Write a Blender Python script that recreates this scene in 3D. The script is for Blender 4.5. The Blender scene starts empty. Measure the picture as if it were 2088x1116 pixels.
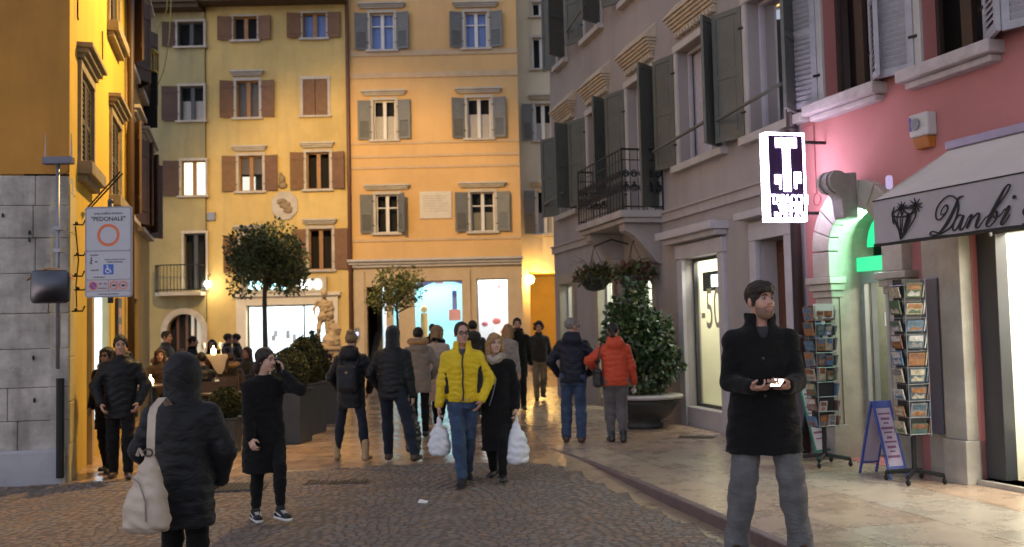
import bpy, math, random
import numpy as np
from mathutils import Vector, Matrix
S = bpy.context.scene
R = math.radians
random.seed(7); RNG = np.random.default_rng(7)
# ------------------------------------------------------------------ camera, world, exposure
F, CX, CY = 2000.0, 1044.0, 558.0          # the photograph is 2088 px wide
PITCH, ROLL, CAMZ = R(3.15), R(1.3), 1.6
cam = bpy.data.cameras.new('camera'); cam_o = bpy.data.objects.new('camera', cam); S.collection.objects.link(cam_o)
cam.sensor_width = 36.0; cam.lens = F / 2088 * 36; cam.clip_start = .05; cam.clip_end = 500
FW = Vector((0, math.cos(PITCH), math.sin(PITCH))); U0 = Vector((0, -math.sin(PITCH), math.cos(PITCH))); R0 = Vector((1, 0, 0))
UP = U0 * math.cos(ROLL) + R0 * math.sin(ROLL); RT = R0 * math.cos(ROLL) - U0 * math.sin(ROLL)
CAM = Vector((0, 0, CAMZ))
mw = Matrix((RT, UP, -FW)).transposed().to_4x4(); mw.translation = CAM; cam_o.matrix_world = mw
cam.dof.use_dof = True; cam.dof.focus_distance = 7.2; cam.dof.aperture_fstop = 2.4
S.camera = cam_o
S.view_settings.view_transform = 'Standard'; S.view_settings.look = 'None'; S.view_settings.gamma = 1; S.view_settings.exposure = 3.0
w = bpy.data.worlds.new('World'); S.world = w; w.use_nodes = True
nt = w.node_tree; bg = nt.nodes['Background']; sky = nt.nodes.new('ShaderNodeTexSky'); sky.sky_type = 'NISHITA'
sky.sun_disc = False; sky.sun_elevation = R(1.0); sky.sun_rotation = R(215); sky.ozone_density = 6.0; sky.dust_density = .4
hs = nt.nodes.new('ShaderNodeHueSaturation'); hs.inputs['Saturation'].default_value = .28; hs.inputs['Value'].default_value = 1.0; nt.links.new(sky.outputs[0], hs.inputs['Color']); nt.links.new(hs.outputs[0], bg.inputs[0]); bg.inputs[1].default_value = 0.15
sun = bpy.data.lights.new('sun', 'SUN'); sun.energy = .02; sun.angle = R(20); sun.color = (.75, .8, 1)
sun_o = bpy.data.objects.new('sun', sun); S.collection.objects.link(sun_o); sun_o.rotation_euler = (R(40), 0, R(-35))
S.cycles.use_denoising = True; S.cycles.max_bounces = 6; S.cycles.diffuse_bounces = 3; S.cycles.glossy_bounces = 3
S.cycles.transmission_bounces = 4; S.cycles.transparent_max_bounces = 6
S.cycles.sample_clamp_indirect = 4.0; S.cycles.caustics_reflective = False; S.cycles.caustics_refractive = False

def ray(px, py):
    return (FW * F + RT * (px - CX) + UP * (CY - py)).normalized()
def at(px, py, Y):                     # the point of that sight line at depth Y
    d = ray(px, py); return CAM + d * (Y / d.y)
def on_ground(px, py, z=0.0):
    d = ray(px, py); return CAM + d * ((z - CAMZ) / d.z)
def proj(p):
    v = Vector(p) - CAM; zf = v.dot(FW); return (CX + F * v.dot(RT) / zf, CY - F * v.dot(UP) / zf)
LF = .25                                # lamps and glowing things, against the exposure set above
def lamp(name, kind, loc, energy, color, size=.1, parent=None, rot=None, spot=None, sizey=None):
    l = bpy.data.lights.new(name, kind); l.energy = energy * LF; l.color = color
    if kind == 'AREA':
        l.size = size
        if sizey: l.shape = 'RECTANGLE'; l.size_y = sizey
    else: l.shadow_soft_size = size
    if spot: l.spot_size = spot[0]; l.spot_blend = spot[1]
    o = bpy.data.objects.new(name, l); S.collection.objects.link(o)
    if parent: o.parent = parent
    o.location = loc
    if rot is not None: o.rotation_euler = rot
    return o
def aim(o, target):
    d = Vector(target) - o.location; o.rotation_euler = d.to_track_quat('-Z', 'Y').to_euler()

# ------------------------------------------------------------------ materials
MATS = {}
def M(name, col, rough=.6, var=.12, scale=3., bump=.0, bscale=40., metal=0., spec=.5, emis=None, estr=0., streak=0., alpha=1., dark=None, dscale=.7, coat=0., sheen=0.):
    if name in MATS: return MATS[name]
    m = bpy.data.materials.new(name); m.use_nodes = True; n = m.node_tree; N = n.nodes; L = n.links
    p = N['Principled BSDF']; p.inputs['Roughness'].default_value = rough; p.inputs['Metallic'].default_value = metal
    p.inputs['Specular IOR Level'].default_value = spec
    if coat: p.inputs['Coat Weight'].default_value = coat
    if sheen: p.inputs['Sheen Weight'].default_value = sheen; p.inputs['Sheen Roughness'].default_value = .5
    tc = N.new('ShaderNodeTexCoord')
    nz = N.new('ShaderNodeTexNoise'); nz.inputs['Scale'].default_value = scale; nz.inputs['Detail'].default_value = 6; nz.inputs['Roughness'].default_value = .65
    L.new(tc.outputs['Object'], nz.inputs['Vector'])
    r = N.new('ShaderNodeMapRange'); r.inputs['From Min'].default_value = .3; r.inputs['From Max'].default_value = .7
    r.inputs['To Min'].default_value = 1 - var; r.inputs['To Max'].default_value = 1 + var
    L.new(nz.outputs['Fac'], r.inputs['Value'])
    v = N.new('ShaderNodeVectorMath'); v.operation = 'SCALE'; v.inputs[0].default_value = col[:3]; L.new(r.outputs[0], v.inputs['Scale'])
    out = v.outputs[0]
    if streak or dark:
        mp = N.new('ShaderNodeMapping'); mp.inputs['Scale'].default_value = (1, 1, .12 if streak else 1); L.new(tc.outputs['Object'], mp.inputs['Vector'])
        n2 = N.new('ShaderNodeTexNoise'); n2.inputs['Scale'].default_value = dscale * (4 if streak else 1); n2.inputs['Detail'].default_value = 5; L.new(mp.outputs[0], n2.inputs['Vector'])
        r2 = N.new('ShaderNodeMapRange'); r2.inputs['From Min'].default_value = .5; r2.inputs['From Max'].default_value = .72
        r2.inputs['To Max'].default_value = streak or .6; L.new(n2.outputs['Fac'], r2.inputs['Value'])
        mx = N.new('ShaderNodeMix'); mx.data_type = 'RGBA'; L.new(r2.outputs[0], mx.inputs['Factor']); L.new(out, mx.inputs[6])
        dk = dark or tuple(c * .45 for c in col); mx.inputs[7].default_value = (*dk[:3], 1); out = mx.outputs[2]
    L.new(out, p.inputs['Base Color'])
    if bump:
        nb = N.new('ShaderNodeTexNoise'); nb.inputs['Scale'].default_value = bscale; nb.inputs['Detail'].default_value = 4; L.new(tc.outputs['Object'], nb.inputs['Vector'])
        b = N.new('ShaderNodeBump'); b.inputs['Strength'].default_value = bump; b.inputs['Distance'].default_value = .02
        L.new(nb.outputs['Fac'], b.inputs['Height']); L.new(b.outputs[0], p.inputs['Normal'])
    if emis: p.inputs['Emission Color'].default_value = (*emis, 1); p.inputs['Emission Strength'].default_value = estr
    MATS[name] = m; return m
def glass_mat(name, tint=(1, 1, 1), refl=.12):
    if name in MATS: return MATS[name]
    m = bpy.data.materials.new(name); m.use_nodes = True; N = m.node_tree.nodes; L = m.node_tree.links
    N.remove(N['Principled BSDF']); t = N.new('ShaderNodeBsdfTransparent'); t.inputs[0].default_value = (*tint, 1)
    g = N.new('ShaderNodeBsdfGlossy'); g.inputs['Roughness'].default_value = .04; lw = N.new('ShaderNodeLayerWeight'); lw.inputs[0].default_value = refl
    mx = N.new('ShaderNodeMixShader'); L.new(lw.outputs['Fresnel'], mx.inputs[0]); L.new(t.outputs[0], mx.inputs[1]); L.new(g.outputs[0], mx.inputs[2])
    L.new(mx.outputs[0], N['Material Output'].inputs[0]); MATS[name] = m; return m

# ------------------------------------------------------------------ objects
def meta(o, label=None, cat=None, group=None, kind=None):
    if label: o['label'] = label
    if cat: o['category'] = cat
    if group: o['group'] = group
    if kind: o['kind'] = kind
    return o
def thing(name, label, cat, loc=(0, 0, 0), rz=0, group=None):
    o = bpy.data.objects.new(name, None); S.collection.objects.link(o); o.location = loc; o.rotation_euler = (0, 0, rz); o.empty_display_size = .1
    return meta(o, label, cat, group)
def children(o): return [c for c in o.children]
def copy_tree(o, parent=None):
    c = o.copy(); S.collection.objects.link(c)
    if parent: c.parent = parent
    for ch in children(o): copy_tree(ch, c)
    return c

class MB:
    """collects shapes and links them as one mesh object"""
    def __init__(s): s.v = []; s.f = []; s.mi = []; s.n = 0; s.cur = 0; s.smooth = []; s.sm = False
    def add(s, vs, fs):
        o = s.n; s.v.extend([tuple(p) for p in vs]); s.n += len(vs)
        for f in fs: s.f.append(tuple(i + o for i in f)); s.mi.append(s.cur); s.smooth.append(s.sm)
        return s
    def quad(s, a, b, c, d): return s.add([a, b, c, d], [(0, 1, 2, 3)])
    def hexa(s, p): return s.add(p, [(0, 3, 2, 1), (4, 5, 6, 7), (0, 1, 5, 4), (1, 2, 6, 5), (2, 3, 7, 6), (3, 0, 4, 7)])
    def box(s, c, sz, rz=0, tilt=None):
        x, y, z = [k / 2 for k in sz]; P = [(-x, -y, -z), (x, -y, -z), (x, y, -z), (-x, y, -z), (-x, -y, z), (x, -y, z), (x, y, z), (-x, y, z)]
        m = Matrix.Rotation(rz, 3, 'Z')
        if tilt: m = m @ Matrix.Rotation(tilt[1], 3, tilt[0])
        return s.hexa([m @ Vector(p) + Vector(c) for p in P])
    def tube(s, pts, r, n=8, cap=True):
        pts = [Vector(p) for p in pts]; rr = r if isinstance(r, (list, tuple)) else [r] * len(pts); vs = []; fs = []
        ref = None
        for i, p in enumerate(pts):
            t = (pts[min(i + 1, len(pts) - 1)] - pts[max(i - 1, 0)]); t = t.normalized() if t.length > 1e-9 else Vector((0, 0, 1))
            if ref is None: ref = Vector((0, 0, 1)) if abs(t.z) < .9 else Vector((1, 0, 0))
            a = (ref - t * ref.dot(t)).normalized(); ref = a; b = t.cross(a)
            for k in range(n): vs.append(p + (a * math.cos(6.28318 * k / n) + b * math.sin(6.28318 * k / n)) * rr[i])
        for i in range(len(pts) - 1):
            for k in range(n): fs.append((i * n + k, i * n + (k + 1) % n, (i + 1) * n + (k + 1) % n, (i + 1) * n + k))
        if cap: fs.append(tuple(range(n))[::-1]); fs.append(tuple(range((len(pts) - 1) * n, len(pts) * n)))
        return s.add(vs, fs)
    def lathe(s, prof, c=(0, 0, 0), n=20, sx=1, sy=1):
        vs = []; fs = []; m = len(prof)
        for r, z in prof:
            for k in range(n): vs.append((c[0] + sx * r * math.cos(6.28318 * k / n), c[1] + sy * r * math.sin(6.28318 * k / n), c[2] + z))
        for i in range(m - 1):
            for k in range(n): fs.append((i * n + k, i * n + (k + 1) % n, (i + 1) * n + (k + 1) % n, (i + 1) * n + k))
        fs.append(tuple(range(n))[::-1]); fs.append(tuple(range((m - 1) * n, m * n)))
        return s.add(vs, fs)
    def ball(s, c, r, n=12, m=8):
        r = r if isinstance(r, (tuple, list)) else (r, r, r); vs = []; fs = []
        for i in range(1, m):
            a = math.pi * i / m
            for k in range(n): vs.append((c[0] + r[0] * math.sin(a) * math.cos(6.28318 * k / n), c[1] + r[1] * math.sin(a) * math.sin(6.28318 * k / n), c[2] + r[2] * math.cos(a)))
        for i in range(m - 2):
            for k in range(n): fs.append((i * n + k, (i + 1) * n + k, (i + 1) * n + (k + 1) % n, i * n + (k + 1) % n))
        t = len(vs); vs += [(c[0], c[1], c[2] + r[2]), (c[0], c[1], c[2] - r[2])]
        for k in range(n): fs.append((t, k, (k + 1) % n)); fs.append((t + 1, (m - 2) * n + (k + 1) % n, (m - 2) * n + k))
        return s.add(vs, fs)
    def prism(s, poly, fn, d0, d1):
        """poly of 2-d points put in space by fn(a, b, d), from d0 to d1"""
        n = len(poly); vs = [fn(a, b, d0) for a, b in poly] + [fn(a, b, d1) for a, b in poly]
        fs = [tuple(range(n))[::-1], tuple(range(n, 2 * n))] + [(i, (i + 1) % n, n + (i + 1) % n, n + i) for i in range(n)]
        return s.add(vs, fs)
    def build(s, name, mat, parent=None, smooth=False, bevel=0, auto=True):
        me = bpy.data.meshes.new(name); me.from_pydata(s.v, [], s.f)
        ms = mat if isinstance(mat, (list, tuple)) else [mat]
        for m in ms: me.materials.append(m)
        if len(ms) > 1: me.polygons.foreach_set('material_index', s.mi)
        me.polygons.foreach_set('use_smooth', [smooth or q for q in s.smooth]); me.update()
        import bmesh
        bm = bmesh.new(); bm.from_mesh(me); bmesh.ops.recalc_face_normals(bm, faces=bm.faces); bm.to_mesh(me); bm.free()
        o = bpy.data.objects.new(name, me); S.collection.objects.link(o)
        if parent: o.parent = parent
        if bevel:
            b = o.modifiers.new('b', 'BEVEL'); b.width = bevel; b.segments = 2; b.limit_method = 'ANGLE'
        return o
def local_of(parent):
    """world -> frame of a thing (location and z rotation)"""
    m = (Matrix.Translation(parent.location) @ parent.rotation_euler.to_matrix().to_4x4()).inverted()
    return lambda p: m @ Vector(p)
def raw_mesh(name, V, Fq, mat, parent=None, smooth=True, mi=None):
    me = bpy.data.meshes.new(name); nv = len(V); nf = len(Fq)
    k = Fq.shape[1]
    me.vertices.add(nv); me.vertices.foreach_set('co', np.ascontiguousarray(V, dtype=np.float32).ravel())
    me.loops.add(nf * k); me.loops.foreach_set('vertex_index', np.ascontiguousarray(Fq, dtype=np.int32).ravel())
    me.polygons.add(nf); me.polygons.foreach_set('loop_start', np.arange(0, nf * k, k, dtype=np.int32))
    me.polygons.foreach_set('loop_total', np.full(nf, k, dtype=np.int32))
    ms = mat if isinstance(mat, (list, tuple)) else [mat]
    for m in ms: me.materials.append(m)
    if mi is not None: me.polygons.foreach_set('material_index', np.asarray(mi, dtype=np.int32))
    me.polygons.foreach_set('use_smooth', np.full(nf, smooth, dtype=bool)); me.update(calc_edges=True); me.validate()
    o = bpy.data.objects.new(name, me); S.collection.objects.link(o)
    if parent: o.parent = parent
    return o
def text_mesh(body, size, fn, mat, name, parent, extrude=.004, align='CENTER', spacing=1.0, bold=0.0, xs=1.0):
    """letters laid by fn(a, b, d): a along, b up, d out"""
    c = bpy.data.curves.new('t', 'FONT'); c.body = body; c.size = size; c.align_x = align; c.extrude = extrude / 2; c.space_character = spacing; c.offset = bold; c.resolution_u = 3
    o = bpy.data.objects.new('t', c); S.collection.objects.link(o); dg = bpy.context.evaluated_depsgraph_get(); me = bpy.data.meshes.new_from_object(o.evaluated_get(dg))
    bpy.data.objects.remove(o); me.name = name
    for v in me.vertices: v.co = fn(v.co.x * xs, v.co.y, v.co.z + extrude / 2)
    me.materials.clear(); me.materials.append(mat)
    ob = bpy.data.objects.new(name, me); S.collection.objects.link(ob)
    if parent: ob.parent = parent
    return ob
def ribbon(mb, pts, fn, d0, d1, sub=8):
    """a pen stroke: pts = (a, b, width) through a smooth curve"""
    P = np.array(pts, float); n = len(P); out = []
    for i in range(n - 1):
        p0, p1, p2, p3 = P[max(i - 1, 0)], P[i], P[i + 1], P[min(i + 2, n - 1)]
        for t in np.linspace(0, 1, sub, endpoint=False):
            out.append(.5 * ((2 * p1) + (-p0 + p2) * t + (2 * p0 - 5 * p1 + 4 * p2 - p3) * t * t + (-p0 + 3 * p1 - 3 * p2 + p3) * t ** 3))
    out.append(P[-1]); out = np.array(out); k = len(out)
    T = np.gradient(out[:, :2], axis=0); T /= np.maximum(np.linalg.norm(T, axis=1), 1e-9)[:, None]; Nn = np.stack([-T[:, 1], T[:, 0]], 1) * out[:, 2:3] / 2
    A = out[:, :2] + Nn; B = out[:, :2] - Nn
    vs = [fn(*q, d0) for q in A] + [fn(*q, d0) for q in B] + [fn(*q, d1) for q in A] + [fn(*q, d1) for q in B]; fs = []
    for i in range(k - 1):
        fs += [(2 * k + i, 2 * k + i + 1, 3 * k + i + 1, 3 * k + i), (i, i + 1, 2 * k + i + 1, 2 * k + i), (k + i + 1, k + i, 3 * k + i, 3 * k + i + 1)]
    mb.add(vs, fs)

class Wall:
    """a vertical plane from P0 to P1 in plan; u along, z up, d out towards the street"""
    def __init__(s, P0, P1):
        s.o = Vector((*P0, 0)); e = Vector((*P1, 0)); s.L = (e - s.o).length; s.d = (e - s.o).normalized(); s.n = Vector((s.d.y, -s.d.x, 0))
        if s.n.dot(CAM - s.o) < 0: s.n = -s.n
        s.rz = math.atan2(s.d.y, s.d.x)
    def p(s, u, z, d=0): return s.o + s.d * u + s.n * d + Vector((0, 0, z))
    def uv(s, px, py, d=0):
        r = ray(px, py); t = (s.o + s.n * d - CAM).dot(s.n) / r.dot(s.n); q = CAM + r * t - s.o; return (q.dot(s.d), q.z)
    def box(s, mb, u0, u1, z0, z1, d0, d1):
        return mb.hexa([s.p(u0, z0, d0), s.p(u1, z0, d0), s.p(u1, z0, d1), s.p(u0, z0, d1), s.p(u0, z1, d0), s.p(u1, z1, d0), s.p(u1, z1, d1), s.p(u0, z1, d1)])
    def rect(s, x0, y0, x1, y1, d=0):
        """u0, u1, z0, z1 of the pixel box, measured at its middle"""
        ym = (y0 + y1) / 2; xm = (x0 + x1) / 2
        ua, ub = s.uv(x0, ym, d)[0], s.uv(x1, ym, d)[0]; za, zb = s.uv(xm, y1, d)[1], s.uv(xm, y0, d)[1]
        return (min(ua, ub), max(ua, ub), za, zb)
    def facade(s, mb, u0, u1, z0, z1, holes, depth=.22, dback=.3):
        us = sorted({u0, u1, *[h[0] for h in holes], *[h[1] for h in holes]}); zs = sorted({z0, z1, *[h[2] for h in holes], *[h[3] for h in holes]})
        us = [q for q in us if u0 <= q <= u1]; zs = [q for q in zs if z0 <= q <= z1]
        for a, b in zip(us, us[1:]):
            for c, e in zip(zs, zs[1:]):
                um, zm = (a + b) / 2, (c + e) / 2
                if not any(h[0] < um < h[1] and h[2] < zm < h[3] for h in holes): mb.quad(s.p(a, c), s.p(b, c), s.p(b, e), s.p(a, e))
        for h in holes:
            a, b, c, e = h[:4]; D = -(h[4] if len(h) > 4 else depth)
            mb.quad(s.p(a, c), s.p(a, e), s.p(a, e, D), s.p(a, c, D)); mb.quad(s.p(b, c), s.p(b, e), s.p(b, e, D), s.p(b, c, D))
            mb.quad(s.p(a, e), s.p(b, e), s.p(b, e, D), s.p(a, e, D)); mb.quad(s.p(a, c), s.p(b, c), s.p(b, c, D), s.p(a, c, D))
# ------------------------------------------------------------------ material palette
STUCCO_Y = M('yellow_stucco', (.56, .37, .045), .9, .14, .5, .25, 25, streak=.35, dark=(.36, .25, .07))
STUCCO_OCHRE = M('ochre_stucco', (.42, .2, .035), .9, .22, .6, .3, 20, streak=.3)
STUCCO_LEMON = M('lemon_stucco', (.55, .4, .15), .9, .2, .5, .25, 25, streak=.4, dark=(.3, .26, .14))
STUCCO_DARK = M('weathered_stucco', (.34, .29, .14), .9, .2, .5, .3, 22, streak=.5, dark=(.17, .16, .13))
STUCCO_PEACH = M('peach_stucco', (.6, .38, .16), .9, .12, .4, .15, 30, streak=.3, dark=(.48, .3, .16))
STUCCO_WHITE = M('white_stucco', (.58, .52, .38), .9, .1, .5, .15, 30, streak=.2)
STUCCO_GREY = M('grey_stucco', (.3, .275, .265), .92, .14, .7, .25, 30, streak=.35, dark=(.23, .2, .19))
STUCCO_PINK = M('pink_stucco', (.41, .16, .15), .9, .12, .5, .2, 30, streak=.15, dark=(.34, .115, .1))
ARCH_ORANGE = M('orange_passage_plaster', (.62, .46, .17), .9, .12, .8, .15)
STONE = M('pale_stone', (.46, .42, .36), .75, .16, 4, .25, 30, dark=(.3, .27, .23), dscale=2)
STONE_W = M('whitewashed_stone', (.4, .37, .335), .9, .38, 3.2, .9, 10, streak=.8, dark=(.14, .12, .1), dscale=.8)
LIMESTONE = M('limestone_frame', (.42, .4, .38), .7, .12, 3, .2, 25)
MARBLE = M('veined_marble', (.36, .33, .28), .45, .28, 2.2, .1, 20, dark=(.24, .21, .17), dscale=1.6)
SHUT_BROWN = M('brown_shutter_paint', (.16, .075, .03), .6, .2, 5, .2, 40)
SHUT_GREY = M('grey_shutter_paint', (.14, .145, .14), .6, .12, 5, .1, 40)
SHUT_GREEN = M('green_grey_shutter_paint', (.095, .102, .09), .55, .15, 4, .15, 40)
SHUT_WHITE = M('worn_white_shutter_paint', (.34, .33, .36), .6, .15, 6, .2, 50)
WOOD = M('orange_wood', (.3, .14, .04), .5, .2, 6)
DOORWOOD = M('dark_door_wood', (.085, .032, .016), .45, .3, 5, .2, 30, spec=.4)
WHITE_PAINT = M('white_frame_paint', (.6, .58, .55), .5, .06)
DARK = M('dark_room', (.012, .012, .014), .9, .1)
CURTAIN = M('net_curtain', (.45, .43, .4), .9, .1, 9)
IRON = M('black_iron', (.014, .014, .015), .5, .2, 8, metal=.4)
PIPE = M('brown_drainpipe', (.045, .03, .03), .45, .2, 6)
PIPE_R = M('red_brown_drainpipe', (.12, .05, .03), .5, .2, 6)
STEEL = M('galvanised_steel', (.22, .23, .26), .45, .15, 6, metal=.5)
DGREY = M('dark_grey_metal', (.04, .042, .045), .45, .1)
GLASS = glass_mat('window_glass'); SHOPGLASS = glass_mat('shop_glass', (.97, .97, .97), .06)
EAVE = M('eave_wood', (.09, .06, .035), .8, .2, 5)
def glow(name, col, s): return M(name, (.02, .02, .02), .8, 0, emis=col, estr=s * LF)

# ------------------------------------------------------------------ ground
def smooth01(t): t = np.clip(t, 0, 1); return t * t * (3 - 2 * t)
def gz(x, y):                      # the road dips below the level pavement towards the viewer
    return float(-.1 * smooth01((12.3 - y) / 3.2))
def g_at(px, py):
    z = 0
    for _ in range(4): q = on_ground(px, py, z); z = gz(q.x, q.y)
    return Vector((q.x, q.y, z))
def slab_mat(name, c1, c2, sx, sy, rot, rough, mortar=(.06, .05, .045)):
    m = bpy.data.materials.new(name); m.use_nodes = True; N = m.node_tree.nodes; L = m.node_tree.links; p = N['Principled BSDF']
    tc = N.new('ShaderNodeTexCoord'); mp = N.new('ShaderNodeMapping'); mp.inputs['Rotation'].default_value = (0, 0, rot); L.new(tc.outputs['Object'], mp.inputs['Vector'])
    b = N.new('ShaderNodeTexBrick'); b.inputs['Scale'].default_value = 1; b.inputs['Brick Width'].default_value = sx; b.inputs['Row Height'].default_value = sy
    b.inputs['Mortar Size'].default_value = .006; b.inputs['Mortar Smooth'].default_value = .3; b.inputs['Color1'].default_value = (0, 0, 0, 1); b.inputs['Color2'].default_value = (1, 1, 1, 1); b.inputs['Mortar'].default_value = (.5, .5, .5, 1)
    L.new(mp.outputs[0], b.inputs['Vector'])
    cr = N.new('ShaderNodeValToRGB'); cr.color_ramp.elements[0].color = (*c1, 1); cr.color_ramp.elements[1].color = (*c2, 1)
    e = cr.color_ramp.elements.new(.35); e.color = (*[a * .75 + .25 * d for a, d in zip(c1, c2)], 1); e = cr.color_ramp.elements.new(.7); e.color = (c2[0] * 1.0, c2[1] * .82, c2[2] * .72, 1)
    L.new(b.outputs['Color'], cr.inputs[0])
    nz = N.new('ShaderNodeTexNoise'); nz.inputs['Scale'].default_value = 2.3; nz.inputs['Detail'].default_value = 7; nz.inputs['Roughness'].default_value = .7; L.new(tc.outputs['Object'], nz.inputs['Vector'])
    rr = N.new('ShaderNodeMapRange'); rr.inputs[1].default_value = .3; rr.inputs[2].default_value = .7; rr.inputs[3].default_value = .76; rr.inputs[4].default_value = 1.16; L.new(nz.outputs['Fac'], rr.inputs[0])
    sc = N.new('ShaderNodeVectorMath'); sc.operation = 'SCALE'; L.new(cr.outputs[0], sc.inputs[0]); L.new(rr.outputs[0], sc.inputs['Scale'])
    mx = N.new('ShaderNodeMix'); mx.data_type = 'RGBA'; L.new(b.outputs['Fac'], mx.inputs['Factor']); L.new(sc.outputs[0], mx.inputs[6]); mx.inputs[7].default_value = (*mortar, 1)
    L.new(mx.outputs[2], p.inputs['Base Color'])
    r2 = N.new('ShaderNodeMapRange'); r2.inputs[1].default_value = .3; r2.inputs[2].default_value = .75; r2.inputs[3].default_value = rough; r2.inputs[4].default_value = rough + .2; L.new(nz.outputs['Fac'], r2.inputs[0]); L.new(r2.outputs[0], p.inputs['Roughness'])
    n3 = N.new('ShaderNodeTexNoise'); n3.inputs['Scale'].default_value = 3; n3.inputs['Detail'].default_value = 3; L.new(tc.outputs['Object'], n3.inputs['Vector'])
    ad = N.new('ShaderNodeMath'); ad.operation = 'SUBTRACT'; L.new(n3.outputs['Fac'], ad.inputs[0]); L.new(b.outputs['Fac'], ad.inputs[1])
    bp = N.new('ShaderNodeBump'); bp.inputs['Strength'].default_value = .1; bp.inputs['Distance'].default_value = .004; L.new(ad.outputs[0], bp.inputs['Height']); L.new(bp.outputs[0], p.inputs['Normal'])
    return m
SLAB = slab_mat('marble_slabs', (.34, .23, .155), (.46, .36, .26), 1.25, .55, R(2), .11)
SLAB_P = slab_mat('pavement_slabs', (.33, .245, .185), (.4, .35, .28), 1.7, .85, R(76), .2)
SLAB_G = slab_mat('gutter_slabs', (.34, .26, .17), (.42, .34, .24), 1.4, 5, R(60), .22)
mb = MB(); mb.quad((-60, -8, -.45), (60, -8, -.45), (60, 110, -.45), (-60, 110, -.45)); meta(mb.build('ground', M('ground_earth', (.1, .09, .08), .9)), kind='structure')
KERB = [Vector(on_ground(*q)) for q in ((1117, 916), (1200, 944), (1300, 984), (1430, 1040), (1560, 1096), (1700, 1160))]
kd = (KERB[-1] - KERB[-2]).normalized(); KERB.append(KERB[-1] + kd * 5)
COB = [g_at(*q) for q in ((-300, 1000), (0, 997), (160, 985), (330, 985), (480, 975), (640, 962), (860, 948), (1000, 945), (1115, 947), (1170, 966), (1235, 995), (1345, 1050), (1480, 1114))]
cd = (COB[-1] - COB[-2]).normalized(); COB.append(COB[-1] + cd * 5)
# the marble square beyond the cobbles, following the same gentle dip
mb = MB(); xs = np.linspace(-16, 6, 45); ys = np.concatenate([np.linspace(2, 14, 49), np.linspace(16, 46, 10)])
vs = [(x, y, gz(x, y)) for y in ys for x in xs]; nx = len(xs)
mb.add(vs, [(j * nx + i, j * nx + i + 1, (j + 1) * nx + i + 1, (j + 1) * nx + i) for j in range(len(ys) - 1) for i in range(nx - 1)])
meta(mb.build('square_paving', SLAB), kind='structure')
# gutter strip along the kerb
mb = MB(); inner = COB[8:]; k2 = [KERB[0]] + KERB[1:]
n = 24
def along(pl, t):
    d = [0]; [d.append(d[-1] + (b - a).length) for a, b in zip(pl, pl[1:])]
    s = t * d[-1]
    for i in range(len(pl) - 1):
        if s <= d[i + 1] + 1e-9: return pl[i].lerp(pl[i + 1], (s - d[i]) / max(d[i + 1] - d[i], 1e-9))
    return pl[-1]
for i in range(n):
    a0, a1, b0, b1 = along(inner, i / n), along(inner, (i + 1) / n), along(k2, i / n), along(k2, (i + 1) / n)
    mb.quad(*[(p.x, p.y, gz(p.x, p.y) + .006) for p in (a0, a1, b1, b0)])
meta(mb.build('gutter', SLAB_G), kind='structure')
# raised pavement, level with the square at its far tip
mb = MB(); far = [(1.2, 24.5)]; poly = [(p.x, p.y) for p in KERB]
right = [(9.5, 1.0), (9.5, 24.5)]
pv = [(p.x, p.y, .004) for p in KERB] + [(9.5, KERB[-1].y, .004), (9.5, 26, .004), (.75, 26, .004), (.15, 17.0, .004)]
mb.add(pv, [tuple(range(len(pv)))]); meta(mb.build('pavement', SLAB_P), kind='structure')
mb = MB()
for a, b in zip(KERB, KERB[1:]):
    t = (b - a).normalized(); nn = Vector((t.y, -t.x, 0)); nn = nn if nn.x < 0 else -nn
    mb.hexa([a + nn * .002 + Vector((0, 0, -.4)), b + nn * .002 + Vector((0, 0, -.4)), b - nn * .09 + Vector((0, 0, -.4)), a - nn * .09 + Vector((0, 0, -.4)),
             a + nn * .002 + Vector((0, 0, .008)), b + nn * .002 + Vector((0, 0, .008)), b - nn * .09 + Vector((0, 0, .008)), a - nn * .09 + Vector((0, 0, .008))])
meta(mb.build('kerb', M('kerb_porphyry', (.13, .085, .085), .5, .25, 5, .3, 20), bevel=.012), kind='structure')
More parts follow.
